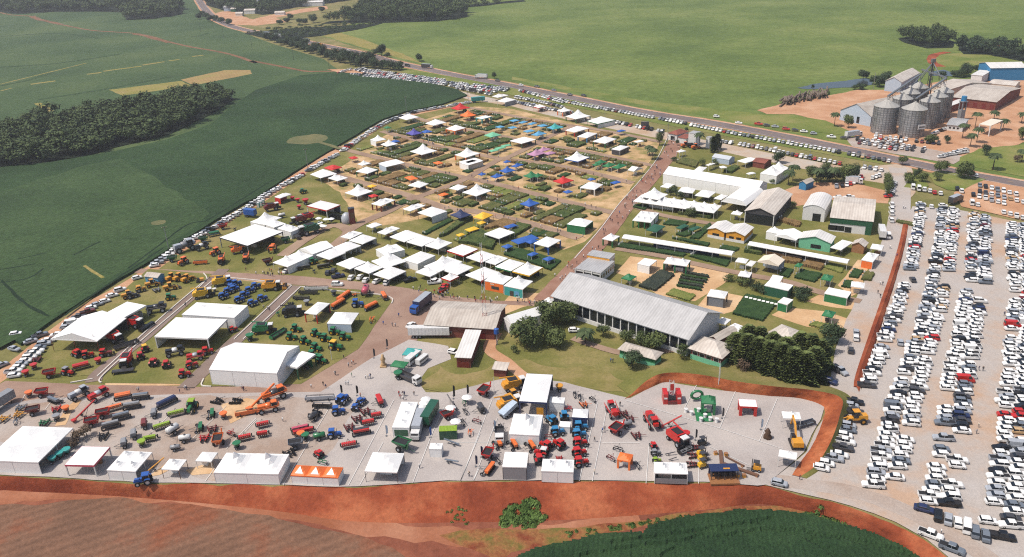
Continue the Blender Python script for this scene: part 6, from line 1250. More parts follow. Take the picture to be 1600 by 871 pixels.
# ================================================================ cars
def car_parts(kind):
    hw = .88
    if kind == 'hatch': L, zr, prof, cab = 4.0, 1.46, [(-2.0,.55),(-1.95,.98),(-1.2,1.0),(1.0,.96),(1.75,.84),(2.0,.62)], (-1.75,-1.35,.35,1.05)
    elif kind == 'sedan': L, zr, prof, cab = 4.5, 1.43, [(-2.25,.6),(-2.2,.98),(-1.4,1.02),(.95,.96),(1.95,.84),(2.25,.6)], (-1.75,-1.0,.3,1.15)
    elif kind == 'suv': L, zr, prof, cab = 4.6, 1.72, [(-2.3,.65),(-2.25,1.1),(-1.4,1.12),(1.1,1.08),(2.0,.98),(2.3,.7)], (-2.15,-1.85,.35,1.15)
    elif kind == 'van': L, zr, prof, cab = 5.2, 2.2, [(-2.6,.6),(-2.58,1.2),(-1.4,1.22),(1.6,1.15),(2.3,1.05),(2.6,.7)], (-2.55,-2.5,1.1,1.9)
    else: L, zr, prof, cab = 5.3, 1.78, [(-2.65,.7),(-2.62,1.02),(-1.4,1.04),(1.0,1.1),(2.3,1.0),(2.65,.75)], (-.95,-.75,.55,1.25)
    b = MB(); rings = []
    for x, z in prof:
        f = .88 if abs(x) > L/2-.1 else 1
        rings.append([(x,-hw*f,.3),(x,hw*f,.3),(x,hw*f,z-.12),(x,hw*f*.9,z),(x,-hw*f*.9,z),(x,-hw*f,z-.12)])
    b.loft(rings)
    a0, a1, a2, a3 = cab; zb = max(z for x, z in prof)-.08; w0, w1 = hw*.92, hw*.83; a1, a2 = a1-.12*(a1-a0 > .3), a2+.12
    # roof panel and pillars
    b.add([(a1-.05,-w1,zr-.03),(a2+.05,-w1,zr-.03),(a2+.05,w1,zr-.03),(a1-.05,w1,zr-.03),(a1+.1,-w1*.9,zr+.03),(a2-.1,-w1*.9,zr+.03),(a2-.1,w1*.9,zr+.03),(a1+.1,w1*.9,zr+.03)], [(3,2,1,0),(4,5,6,7),(0,1,5,4),(1,2,6,5),(2,3,7,6),(3,0,4,7)])
    for s in (-1,1):
        mid = (a1+a2)/2; b.add([(mid-.06,s*(w0+.012),zb),(mid+.06,s*(w0+.012),zb),(mid+.06,s*(w1+.012),zr),(mid-.06,s*(w1+.012),zr)], [(0,1,2,3)])
        if kind == 'van': b.box(-.9,s*(w0*.97),zb,3.0,.1,zr-zb-.02,1,1)
    if kind == 'pickup':
        for s in (-1,1): b.box(-1.75,s*.82,1.0,1.75,.1,.14)
        b.box(-2.6,0,1.0,.1,1.66,.14)
    g = MB(); g.add([(a0,-w0,zb),(a3,-w0,zb),(a3,w0,zb),(a0,w0,zb),(a1,-w1,zr-.03),(a2,-w1,zr-.03),(a2,w1,zr-.03),(a1,w1,zr-.03)], [(0,1,5,4),(1,2,6,5),(2,3,7,6),(3,0,4,7),(4,5,6,7)])
    bed = MB().box(-1.75,0,1.045,1.65,1.5,.02) if kind == 'pickup' else None
    wl = [(-L*.3,-.78),(-L*.3,.78),(L*.31,-.78),(L*.31,.78)]
    return b, g, bed, wl, L
CARP = {k: car_parts(k) for k in ('hatch','sedan','suv','van','pickup')}
CARM = {k: (v[0].mesh(k+'_body', PAINT), v[1].mesh(k+'_glass', GLASS), v[2].mesh(k+'_bed', DARKM) if v[2] else None) for k, v in CARP.items()}
KW = dict(hatch='hatchback', sedan='sedan', suv='SUV', van='van', pickup='pickup truck')
CARS = []   # (x, y, rz, kind, colour, where)
cr = random.Random(11)
def rnd_kind(): return cr.choices(['hatch','sedan','suv','pickup','van'], [38,27,14,18,3])[0]
def rnd_col(): return cr.choices(['white','silver','steel','black','red','navy','maroon','charcoal','tan'], [65,12,6,7,4,1,1,3,1])[0]
def put(t, x, y, a, kind=None, c=None, where='on the gravel', pri=0):
    p = T(t,x,y); CARS.append((p.x, p.y, R(a), kind or rnd_kind(), c or rnd_col(), where, pri))
def row(pts, a, where, spacing=2.55, gap=.06, t='P', jit=.25, gaps=(), rel=False):
    P = smooth_line([T(t,x,y) for x,y in pts], 12); acc = 0; nxt = spacing*.5
    for i in range(len(P)-1):
        d = (P[i+1]-P[i]).length
        while acc+d > nxt:
            q = P[i].lerp(P[i+1], (nxt-acc)/d); nxt += spacing*cr.uniform(.94,1.08)
            if cr.random() < gap: continue
            dr = P[i+1]-P[i]; base = math.atan2(dr.y, dr.x)+R(a) if rel else R(a)
            ax = Vector((math.cos(base), math.sin(base), 0)); q2 = q+ax*cr.uniform(-jit,jit)*1.2
            CARS.append((q2.x, q2.y, base+R(cr.uniform(-3,3))+(math.pi if cr.random() < .5 else 0), rnd_kind(), rnd_col(), where, 0))
        acc += d
AX = -13
row([(1437.7,319),(1436.6,343),(1432,368.5),(1427,396),(1420.5,423.6)],AX,'in the single file under the road bank of the car park')
row([(1413,445),(1401.7,480.6),(1391.6,506),(1381.5,533.7),(1375,554),(1366,576.6),(1353.7,609.5)],AX,'in the single file under the road bank of the car park')
row([(1473,321.5),(1471,343),(1468.7,368.5),(1464,400.7),(1456,442),(1451,470.5),(1442,496),(1436,526),(1427,546),(1418,571.6),(1407,602),(1398,634),(1387,672),(1380,700.7),(1373,726.6),(1362,766)],AX,'in the first double row, bank side',gap=.07)
row([(1489,328),(1488,350),(1486,378),(1482.5,423.6)],AX,'in the first double row, open side'); row([(1475,448),(1468.7,483),(1460,508),(1453.5,536),(1442,569),(1437,597),(1427,635),(1420.5,672)],AX,'in the first double row, open side'); row([(1413,685),(1408,712),(1401.7,735),(1390,764)],AX,'in the first double row, open side')
row([(1522.6,334),(1520,359),(1520,378),(1518,405),(1517,440)],AX,'in the second double row, bank side'); row([(1510,455),(1504,493),(1498,529),(1493,556),(1486,582),(1481,612)],AX,'in the second double row, bank side'); row([(1477,637),(1474,669),(1471,692),(1469.5,715)],AX,'in the second double row, bank side'); row([(1465,728),(1458,761),(1448,787)],AX,'in the second double row, bank side')
row([(1540,338.7),(1538.7,359),(1538.7,382),(1537.5,410),(1537.5,447)],AX,'in the second double row, open side'); row([(1532,470),(1524,506),(1519,539),(1513,566.5),(1509,594),(1504,617),(1502.6,640),(1501,676)],AX,'in the second double row, open side'); row([(1497,717),(1496,731)],AX,'in the second double row, open side'); row([(1487,755),(1484,775),(1481,797)],AX,'in the second double row, open side')
row([(1581,350),(1580,377.7),(1582,405),(1585,433),(1585,458)],AX,'in the third double row, bank side'); row([(1586,470),(1584,495),(1581,520)],AX,'in the third double row, bank side'); row([(1580,528),(1580,566.5),(1575,597),(1571,630),(1573,648),(1569,690)],AX,'in the third double row, bank side'); row([(1564,698),(1559,752.6),(1553,796)],AX,'in the third double row, bank side')
row([(1600,352),(1601,380),(1603,410),(1606,440),(1606,470),(1604,510),(1601,545),(1600,580),(1598,620),(1595,649),(1592,690),(1590,720),(1588,752),(1583,793),(1576,832)],AX,'in the third double row, open side',gap=.03)
row([(1622,352),(1630,400),(1640,470),(1640,560),(1640,660)],AX,'in the third double row, open side')
for x, y, k, c in ((465,35,'pickup','black'),(450,55,'hatch','silver'),(465,88,'pickup','charcoal'),(435,162,'hatch','silver'),(430,187,'sedan','steel'),(415,217,'hatch','white'),(415,252,'pickup','white'),(405,286,'pickup','charcoal'),(385,322,'sedan','white'),(350,342,'pickup','silver'),(315,369,'hatch','white'),(287,394,'hatch','white')): put('R2',x,y,-22,k,c,'in the slanting line beside the red earth bank',1)
for x, y, k, c, a in ((845,617,'sedan','navy',-28),(920,652,'suv','black',62),(975,672,'sedan','silver',62),(1027,690,'hatch','white',66),(1075,712,'van','white',62),(1120,740,'suv','steel',64),(1178,762,'sedan','steel',64),(1190,682,'hatch','white',-14),(1270,767,'pickup','black',-20),(880,757,'pickup','white',-38),(995,832,'pickup','steel',-38)): put('R2',x,y,a,k,c,'at the bottom edge of the car park',1)
put('R2',60,477,-25,'hatch','silver','driving on the gravel near the end of the bank',1)
for x, y, k, c, a in ((658,463,'hatch','silver',70),(735,75,'hatch','charcoal',80),(385,400,'hatch','silver',70),(385,435,'hatch','white',70),(352,512,'hatch','charcoal',70),(220,705,'suv','navy',-40),(290,640,'pickup','silver',-70),(255,625,'pickup','charcoal',110),(200,605,'hatch','blue',100),(535,545,'van','white',-14),(1395,270,'sedan','white',-13)): put('R1',x,y,a,k,c,'on its own by the gravel road',1)
# upper lots of the car park
for pts in ([(985,217),(1285,292)],[(940,247),(1300,335)],[(940,282),(1210,357)],[(1145,400),(1307,445)]): row(pts,66,'in the slanting rows on orange dirt above the car park',2.9,.02,'M8')
for x, y, k, c in ((550,238,'van','white'),(590,247,'van','white'),(628,252,'suv','white'),(665,260,'hatch','white'),(697,272,'hatch','red'),(738,277,'hatch','white'),(950,345,'van','white'),(990,355,'hatch','white'),(675,368,'hatch','white'),(980,158,'hatch','white'),(850,247,'suv','black'),(880,262,'suv','white')): put('M8',x,y,68,k,c,'by the junction above the car park',1)
for x, y in ((405,355),(404,385),(403,415),(402,462)): put('M8',x,y,78,'suv','white','beside the pale hall on the gravel road',1)
put('M8',382,570,70,'van','white','beside the white trailer at the green hall',1)
row([(1396,285),(1392,296),(1388,310)],10,'under the tree by the gravel road'); row([(265,175),(335,150)],60,'on the dirt lot behind the green hall',2.8,0,'M8'); row([(10,230),(110,215),(215,160)],70,'on the dirt lot behind the green hall',3,.1,'M8'); row([(0,305),(55,305),(130,305)],0,'on the dirt lot behind the green hall',5,.1,'M8')
# service road
HS = 'in the long line along the service road below the highway'
row([(840,150),(900,163),(960,174),(1071,194)],58,HS,2.75,.03); row([(1078,196),(1160,212),(1250,228),(1396,254)],58,HS,2.75,.03)
row([(805,160),(840,168),(897,178)],58,HS,2.75,.03); row([(948,189),(990,198),(1038,207)],58,HS,2.75,.05); row([(1125,222),(1180,231),(1240,243),(1318,258)],58,HS,2.75,.04); row([(630,765),(690,775),(775,790)],58,HS,2.9,.05,'M7')
UP = 'in the crowded lot at the soy field corner'
for pts in ([(0,85),(300,125),(620,170)],[(0,98),(300,140),(640,182)],[(0,135),(200,150),(420,175),(640,200)],[(640,182),(860,205),(1070,232)],[(640,192),(860,218),(1060,242)],[(650,205),(860,232),(1000,250)],[(700,222),(860,250),(950,268)]): row(pts,60,UP,2.6,.06,'M3')
row([(1150,240),(1240,262),(1467,325)],58,HS,2.75,.04,'M3'); row([(1100,285),(1250,310),(1467,360)],58,HS,2.75,.04,'M3'); row([(430,400),(480,395),(540,402)],60,UP,2.7,.05,'F2'.replace('F2','M3')) if False else None
row([(830,420),(900,400),(1000,408),(1150,425)],60,UP,2.7,.05,'F2'); row([(900,425),(1040,432),(1200,450),(1440,480)],60,UP,2.7,.05,'F2')
# soy road line
SR = 'in the long line along the dirt road beside the soy field'
row([(735,161),(676,171.5),(647,177),(617,187),(593,198),(564,217),(528,242),(501,257),(464,279),(430,298),(409,311),(381,330),(353,346),(322,364),(296,378),(272,394),(250,410),(235,421)],25,SR,2.75,.08)
for x, y, k, c in ((850,222,'hatch','white'),(745,297,'suv','white'),(695,332,'sedan','white'),(650,367,'hatch','white'),(600,387,'sedan','silver'),(565,408,'hatch','white'),(545,432,'pickup','maroon')): put('L1',x,y,35,k,c,'by the soy road above the big white dealer tent',1)
row([(500,455),(420,520),(330,590)],15,'beside the big white dealer tent on the soy road',2.7,.05,'L1')
for x, y, c in ((300,610,'white'),(275,632,'silver'),(250,655,'steel'),(225,678,'white'),(205,697,'white'),(185,717,'white'),(160,737,'white'),(135,757,'silver'),(115,778,'white'),(85,803,'white'),(90,828,'white')): put('L1',x,y,12,None,c,'in the line beyond the big white dealer tent',1)
for x, y, k, c, a in ((250,577,'pickup','steel',40),(192,615,'sedan','silver',40),(90,662,'sedan','silver',-20),(10,762,'sedan','silver',55),(100,570,'hatch','white',20)): put('L1',x,y,a,k,c,'alone on the dirt road beside the soy field',1)
# cars among tents
for x, y, k, c, a in ((590,178,'sedan','white',60),(900,262,'suv','white',-5),(985,220,'sedan','white',78),(1040,217,'sedan','white',75),(1075,235,'sedan','white',78),(1145,242,'sedan','white',60),(1205,250,'suv','white',78),(1290,225,'pickup','black',40),(905,212,'pickup','navy',20),(840,190,'hatch','charcoal',90),(876,176,'hatch','charcoal',90),(1350,235,'pickup','black',30),(1500,250,'pickup','white',10),(1555,295,'pickup','red',60),(1355,515,'sedan','white',62)): put('L2',x,y,a,k,c,'parked before the white tents on the brown road',1)
for x, y, k, c, a in ((300,663,'hatch','white',-25),(1120,515,'hatch','white',0),(235,220,'pickup','red',60),(180,180,'suv','white',20)): put('L7',x,y,a,k,c,'parked on its own near the brick shed',1)
# terminal lot
TL = 'in the lot in front of the silos'
for pts in ([(700,577),(860,600),(1110,630)],[(590,600),(760,620),(1010,658)],[(570,617),(760,640),(990,672)],[(720,645),(870,665)],[(700,590),(880,615)]): row(pts,58,TL,2.8,.08,'M7')
row([(1090,708),(1170,685),(1260,660)],10,'in the two lines at the lot exit by the highway',2.7,.02,'M7'); row([(1110,700),(1260,675)],10,'in the two lines at the lot exit by the highway',2.7,.02,'M7'); row([(1050,570),(1125,540)],20,'beside the silo row',2.8,.05,'M7')
for x, y, c in ((20,512,'red'),(68,520,'charcoal'),(118,527,'silver'),(182,542,'red'),(235,548,'charcoal'),(288,556,'white'),(345,568,'silver'),(450,588,'white'),(525,595,'charcoal')): put('M7',x,y,-24,None,c,'driving along the highway before the silos',1)
for t, x, y, c in (('M3',998,170,'black'),('M3',1165,203,'white'),('M3',1278,213,'charcoal'),('M3',1400,240,'steel'),('M4',232,43,'charcoal'),('M4',330,48,'black'),('M4',1280,198,'white'),('M4',1440,245,'white'),('F2',890,290,'white'),('F2',1225,378,'black')): put(t,x,y,-25,None,c,'driving on the highway past the long field',1)
# the 300 that show largest become individuals (chosen by distance), the rest one mass
def dist(c): return math.hypot(c[0], c[1]) if c[6] == 0 else math.hypot(c[0], c[1])*.85
CARS.sort(key=dist)
INDIV, MASS = CARS[:300], CARS[300:]
for i, (x, y, rz, k, c, where, pri) in enumerate(INDIV):
    root = thing({'hatch':'hatchback','sedan':'sedan','suv':'parked_car','van':'van','pickup':'pickup_truck'}[k], (x,y,-.02), rz, '%s %s parked %s' % (CN[c], KW[k], where) if not where.startswith('driving') else '%s %s %s' % (CN[c], KW[k], where), 'pickup' if k == 'pickup' else ('van' if k == 'van' else 'car'), 'cars at the farm show')
    ob('body', CARM[k][0], root, col=COL[c]); ob('window', CARM[k][1], root)
    if CARM[k][2]: ob('cargo_bed', CARM[k][2], root)
    if i < 110:
        ty, ri = wheel_meshes(.33, .22)
        for wx, wy in CARP[k][3]: ob('wheel', ty, root, (wx, wy, .33))
def mass(name, cars, label):
    V=[];F=[];C=[]; n=0
    for x, y, rz, k, c, w, pri in cars:
        ca, sa = math.cos(rz), math.sin(rz)
        for b, col in ((CARP[k][0], COL[c]), (CARP[k][1], (.012,.014,.018,1))):
            V += [(x+p[0]*ca-p[1]*sa, y+p[0]*sa+p[1]*ca, p[2]) for p in b.v]; F += [tuple(i+n for i in f) for f in b.f]; C += list(col)*len(b.v); n += len(b.v)
    me = bpy.data.meshes.new(name); me.from_pydata(V, [], F); a = me.color_attributes.new('Col','FLOAT_COLOR','POINT'); a.data.foreach_set('color', C)
    me.materials.append(paint('car_mass_paint', .35, .25, 'Col'))
    import bmesh
    bm = bmesh.new(); bm.from_mesh(me); bmesh.ops.recalc_face_normals(bm, faces=bm.faces); bm.to_mesh(me); bm.free()
    o = ob(name, me); o['kind'] = 'stuff'; o['label'] = label; o['category'] = 'cars'
mass('distant_cars', MASS, 'mass of parked cars filling the farther rows and lots')
print('CARS', len(CARS))
# ================================================================ trees
FOL = dict(broad=foliage('broad_leaves', (.028,.044,.014,1), (.12,.145,.046,1)), dark=foliage('dark_leaves', (.012,.024,.012,1), (.055,.082,.034,1)), conif=foliage('conifer_needles', (.032,.05,.014,1), (.15,.18,.055,1)),
  palm=foliage('palm_leaves', (.02,.035,.012,1), (.075,.10,.04,1)), yellow=foliage('yellow_leaves', (.05,.06,.012,1), (.16,.17,.05,1)), lime=foliage('weed_leaves', (.035,.07,.012,1), (.11,.17,.04,1)), straw=foliage('straw_leaves', (.10,.075,.045,1), (.26,.20,.12,1)), dry=foliage('dry_leaves', (.05,.032,.02,1), (.16,.11,.07,1)), far=foliage('wood_leaves', (.016,.032,.010,1), (.075,.102,.032,1)))
BARK = mat('bark', S(92,74,60), .9)
def crown_mb(seed, n, rx, rz, leaf, lobes=7, core=True):
    "leaf faces scattered over a handful of uneven lobes, round an inner mass of larger leaves"
    r = random.Random(seed); b = MB(); L = []
    for i in range(lobes):
        a = 6.283*i/lobes*2.4+r.uniform(-.4,.4); q = r.uniform(.3,.6); z = r.uniform(-.5,.5)
        L.append((Vector((math.cos(a)*q*rx, math.sin(a)*q*rx, z*rz)), r.uniform(.38,.56)))
    L += [(Vector((0,0,.1*rz)), .8)]*2
    for i in range(n):
        c, k = r.choice(L); d = Vector((r.gauss(0,1), r.gauss(0,1), r.gauss(.25,1))).normalized()
        rad = k*(r.uniform(.55,1.08) if i%5 else r.uniform(.2,.6)); p = c+Vector((d.x*rx*rad, d.y*rx*rad, d.z*rz*rad))
        nrm = (d+Vector((r.gauss(0,.45), r.gauss(0,.45), r.gauss(.25,.45)))).normalized(); u = nrm.orthogonal().normalized(); u.rotate(Matrix.Rotation(r.uniform(0,6.28),3,nrm)); v = nrm.cross(u)
        s = leaf*r.uniform(.6,1.3); e = s*r.uniform(.55,.9)
        b.add([p-u*s*.5, p+v*e*.5, p+u*s*.5+nrm*s*.12, p-v*e*.5], [(0,1,2,3)])
    return b
def conifer_mb(seed, n, rx, h, leaf):
    r = random.Random(seed); b = MB()
    for i in range(n):
        t = r.random(); a = r.uniform(0,6.283); rad = rx*max(.04,(1-t**2.2))**.5*(.82+.18*math.sin(a*4+t*9))*r.uniform(.72,1.06); z = h*(.03+.97*t)
        d = Vector((math.cos(a), math.sin(a), r.uniform(.1,.9))).normalized(); p = Vector((math.cos(a)*rad, math.sin(a)*rad, z)); u = d; v = d.cross(Vector((0,0,1))).normalized(); s = leaf*r.uniform(.7,1.4)
        b.add([p-u*s*.6, p+v*s*.35, p+u*s*.6, p-v*s*.35], [(0,1,2,3)])
    return b
def trunk_mb(h, r, seed, reach):
    q = random.Random(seed); b = MB(); b.cyl((0,0,GZ-.3),(q.uniform(-.2,.2),q.uniform(-.2,.2),h),r,r*.55,8)
    for k in range(5):
        a = k*1.26+q.uniform(-.3,.3); b.cyl((0,0,h*.75),(math.cos(a)*reach,math.sin(a)*reach,h+reach*.9),r*.4,r*.12,6)
    return b
def tree(t, x, y, w, h, label, mat_='broad', cat='tree', name='tree', group='trees of the show ground', dens=1.0):
    p = T(t,x,y); v = random.randrange(3); root = thing(name, p, random.uniform(0,6.28), label, cat, group)
    th = h*.16; rx, rz = w/2, (h-th*.6)/2
    n = int(max(320, min(2600, 34*w*h))*dens); leaf = max(.4, min(.85, w*.085))
    key = ('crown', v, round(w), round(h), mat_)
    ob('crown', cached(key, lambda: crown_mb(hash(key)%999, n, rx, rz, leaf, 6+int(w/2)).mesh('crown', FOL[mat_])), root, (0,0,th*.5+rz))
    ob('trunk', cached(('trunk', round(h), v), lambda: trunk_mb(h*.4, max(.14, h*.025), v, w*.2).mesh('trunk', BARK)), root)
    return root
def conifer(t, x, y, w, h, label, group=None, m='conif'):
    p = T(t,x,y); v = random.randrange(4); root = thing('conifer_tree', p, random.uniform(0,6), label, 'tree', group)
    ob('crown', cached(('con',v,w,h), lambda: conifer_mb(v+5, int(75*w*h*.3)+300, w/2, h, .8).mesh('crown', FOL[m])), root, (0,0,.2)); ob('trunk', cached(('ctr',h), lambda: MB().cyl((0,0,GZ),(0,0,h*.8),.25,.08,8).mesh('trunk', BARK)), root)
def palm(t, x, y, h, label, group='palms'):
    p = T(t,x,y); root = thing('palm_tree', p, random.uniform(0,6), label, 'tree', group)
    def fr(v):
        r = random.Random(v); b = MB()
        for k in range(20):
            a = k*6.283/20+r.uniform(-.15,.15); up = r.uniform(.2,1.1); Lf = r.uniform(3.2,4.2); pts = []
            for i in range(6):
                s = i/5; pts.append(Vector((math.cos(a)*Lf*s*.95, math.sin(a)*Lf*s*.95, up*Lf*.5*s-1.5*Lf*.55*s*s)))
            side = Vector((-math.sin(a), math.cos(a), 0))
            for i in range(5):
                w0, w1 = (.25,.8,.9,.8,.55,.08)[i], (.25,.8,.9,.8,.55,.08)[i+1]; dr = Vector((0,0,-.25))
                for s in (-1,1): b.add([pts[i], pts[i+1], pts[i+1]+side*s*w1+dr*w1, pts[i]+side*s*w0+dr*w0], [(0,1,2,3)])
        return b.mesh('crown', FOL['palm'])
    v = random.randrange(3); ob('crown', cached(('pf',v), lambda: fr(v)), root, (0,0,h)); ob('trunk', cached(('pt',h), lambda: MB().cyl((0,0,GZ),(0,0,h+.1),.2,.13,8).mesh('trunk', BARK)), root)
tree('L7',800,610,13,10,'largest round dark green tree on the lawn by the brick shed','broad'); tree('L7',992,612,8,7.5,'round tree beside the largest tree on the lawn','broad'); tree('L7',965,470,11,9,'spreading tree between the lawn and the grey hall','broad'); tree('L7',1068,450,9.5,8,'tree leaning against the end of the grey hall','broad'); tree('L7',900,400,5.5,5.5,'small yellowish tree in the clump by the grey hall','yellow'); tree('L7',930,560,6,6,'tree filling the gap between two round trees','broad')
tree('L7',712,655,3.2,2.8,'small round bush on the lawn by the blue tank','broad',cat='bush',name='bush'); tree('L7',1318,548,5.5,5,'round bush by the path before the grey hall','broad',cat='bush',name='bush')
for x, y, w, h, s in ((310,540,6.5,5.5,'first of three round bushes along the grey hall'),(402,560,6,5.5,'middle of three round bushes along the grey hall'),(485,582,8,7,'largest of three round bushes along the grey hall'),(350,690,7,6,'olive bush standing in front of the low green house'),(655,632,5,5,'olive bush at the corner of the grey hall')): tree('L8',x,y,w,h,s,'broad' if x != 350 else 'dark',cat='bush',name='bush')
palm('L8',57,538,4.5,'single palm on the lawn before the grey hall'); 
cl = 'dense conifer in the dark clump above the red earth bank'
for x, y, w, h in ((985,640,8,9),(1050,668,9,10),(1120,690,9,10),(1190,722,9,10.5),(1262,746,10,11),(1335,778,10,11),(1405,795,10,10.5),(1465,765,9,10.5),(1500,705,8,10),(1440,690,9,11),(1375,665,9,10.5),(1130,602,8,9),(1060,590,8,9),(1290,690,9,10),(1210,650,8,9.5)): conifer('L8',x,y,w,h,cl,'conifers above the earth bank')
tree('L8',1040,715,5,4,'purple-brown bush under the conifers','dry',cat='bush',name='bush')
tree('R1',232,455,8,7.5,'dark round tree beside the green lawn edge','dark'); tree('R1',212,520,6,6.5,'second dark round tree by the bare yard','dark')
palm('M4',820,500,6,'palm on the grass wedge beside the avenue'); palm('M4',1155,425,9,'tall palm beside the white gate tower'); palm('M4',800,470,5,'short palm on the grass wedge beside the avenue')
tree('M4',872,400,6,9,'leafy tree at the head of the avenue','broad'); conifer('M4',1255,450,4,9,'tall dark conifer beside the slim gate tower'); conifer('M4',1285,430,6,9,'broad dark conifer behind the slim gate tower'); tree('M4',1180,545,5,4.5,'bush behind the long marquee','broad',cat='bush',name='bush'); tree('M4',1272,560,5,5,'bush beside the greenhouse','broad',cat='bush',name='bush'); tree('M4',980,510,5,2.5,'low hedge-like bush beside the avenue','dark',cat='bush',name='bush'); tree('M4',1000,400,3,4,'slim bush beside the gatehouse steps','dark',cat='bush',name='bush'); tree('M4',1065,310,3,4,'dark shrub behind the gatehouse','dark',cat='bush',name='bush')
tree('M5',605,515,5.5,4.5,'round bush in front of the many-peaked pavilion','broad',cat='bush',name='bush')
for x, y in ((470,370),(510,375),(540,395),(490,350)): tree('M5',x,y,4,4,'shrub between the many-peaked pavilion and the long marquee','dark',cat='bush',name='bush',group='shrubs behind the pavilion')
tree('M5',1205,150,7,7,'olive tree behind the twin-peaked tent','dark'); palm('M5',1300,275,8,'palm beside the closed twin-peaked tent'); palm('M5',1270,300,7,'shorter palm beside the closed twin-peaked tent'); tree('M5',1300,460,4,4,'bush beside the brown-roofed hall','broad',cat='bush',name='bush'); tree('M5',1160,290,4,2.5,'low bush at the end of the long marquee','broad',cat='bush',name='bush')
for x, y, w, h in ((330,840,7,8),(385,850,7,8.5),(435,845,7,8.5),(480,850,7,8),(540,845,9,9),(585,825,7,8),(410,815,6,8)): tree('M7',x,y,w,h,'tree in the tall clump on the dirt lot by the service road','dark' if x%2 else 'broad',group='clump by the service road')
for x, y in ((455,865),(360,868)): palm('M7',x,y,8,'palm in the tall clump by the service road')
for k, (x, y) in enumerate(((375,235),(378,260),(382,290),(372,215))): tree('M8',x,y,5,7,'tree in the file along the gravel road','broad',group='file of trees on the gravel road')
for x, y, w, h, s in ((740,128,8,6.5,'round tree on the junction island'),(715,182,6,4.5,'lower round bush on the junction island'),(898,165,9,9,'tall leafy tree beside the junction cutting'),(940,175,5,6,'smaller tree beside the junction cutting'),(520,198,7,5,'broad bush on the small island'),(575,170,5,6,'pointed bush on the small island'),(615,190,6,5,'dark bush on the small island'),(480,75,6,5,'bush at the end of the service road')): tree('M8',x,y,w,h,s,'broad' if w > 5 else 'dark')
palm('M8',1095,110,8,'palm on the meadow across the highway'); palm('M8',1290,55,6,'small palm on the far meadow')
for x, y, h in ((468,520,8),(1300,530,9),(1272,640,7),(1225,590,8),(1310,615,8),(1465,540,6),(1412,480,5),(1405,775,8),(1575,500,6)): palm('M7',x,y,h,'palm on the yard of the grain terminal','terminal palms')
tree('M7',550,528,7,8,'round tree beside the palm at the pale long shed','broad'); tree('M7',1037,620,8,5,'bush before the silo lot','broad',cat='bush',name='bush'); tree('M7',1135,620,5,5,'dark bush by the silo lot','dark',cat='bush',name='bush'); tree('M7',1365,690,6,6,'dark bush by the terminal exit','dark',cat='bush',name='bush'); tree('M7',1580,600,7,8,'tree at the edge of the terminal yard','broad'); tree('M7',1550,730,5,4,'brown bush on the terminal meadow','dry',cat='bush',name='bush')
for x, y, w, h in ((640,240,9,7),(735,285,12,10),(770,255,9,8),(700,270,8,6),(625,300,9,4),(1245,225,11,10),(1320,200,9,6),(1180,225,9,5),(1215,230,8,6),(1105,225,8,4),(590,300,6,3),(340,300,3,4)): tree('M7',x,y,w,h,'tree on the bank of the pond behind the terminal','dark',group='trees at the pond')
hr = random.Random(3)
for x, y in ((430,228),(470,242),(505,255),(540,264),(575,272),(610,280),(640,292),(675,302),(710,312),(745,325),(780,338),(810,348),(840,355),(870,358),(900,368),(930,375),(960,384),(1000,384),(1040,388),(1085,390),(1130,395),(1170,398),(860,340),(990,370),(1020,372),(640,270),(600,262),(560,252)):
    tree('F2',x,y,hr.uniform(9,13),hr.uniform(7,11) if x < 700 or x > 1060 else hr.uniform(10,15),'tree in the roadside belt along the far highway','dark',group='roadside tree belt')
for x, y, w, h in ((1078,318,12,12),(1045,312,8,6),(1110,325,7,5),(1292,350,7,8),(1190,395,6,4),(560,110,9,8),(690,130,14,12),(610,130,9,6),(640,140,10,8),(540,130,10,7),(500,140,10,6),(740,70,10,8)): tree('F2',x,y,w,h,'lone tree between the highway and the far wood','dark',group='scattered field trees')
for x, y in ((1040,100),(1060,85),(1080,95),(1100,110),(1130,110),(1160,120),(1200,130)): tree('F1',x,y,11,8,'tree along the far bend of the highway','dark',group='trees at the far bend')
tree('M3',972,150,5,6,'small dark tree across the highway from the parked cars','dark'); tree('M3',440,20,6,6,'dark bush on the field beside the highway','dark',cat='bush',name='bush')
tree('L3',540,400,4.5,4,'brown dried shrub beside the pink-trimmed tent','dry',cat='bush',name='bush',group='dried shrubs'); tree('L3',490,430,4.5,3.6,'brown dried shrub beside the pink-trimmed tent','dry',cat='bush',name='bush',group='dried shrubs'); tree('L3',455,470,4,3,'brown dried shrub beside the pink-trimmed tent','dry',cat='bush',name='bush',group='dried shrubs')
for x, y, w, h in ((210,578,4,2.6),(290,598,5,3)): tree('M6',x,y,w*1.3,h,'clipped green shrub beside the dark-walled pagoda','broad',cat='bush',name='bush',group='clipped shrubs')
for x, y in ((370,630),(410,640),(600,660),(640,650),(620,685)): tree('M6',x,y,5.5,3,'clipped dark shrub beside the L-shaped booth','dark',cat='bush',name='bush',group='clipped shrubs')
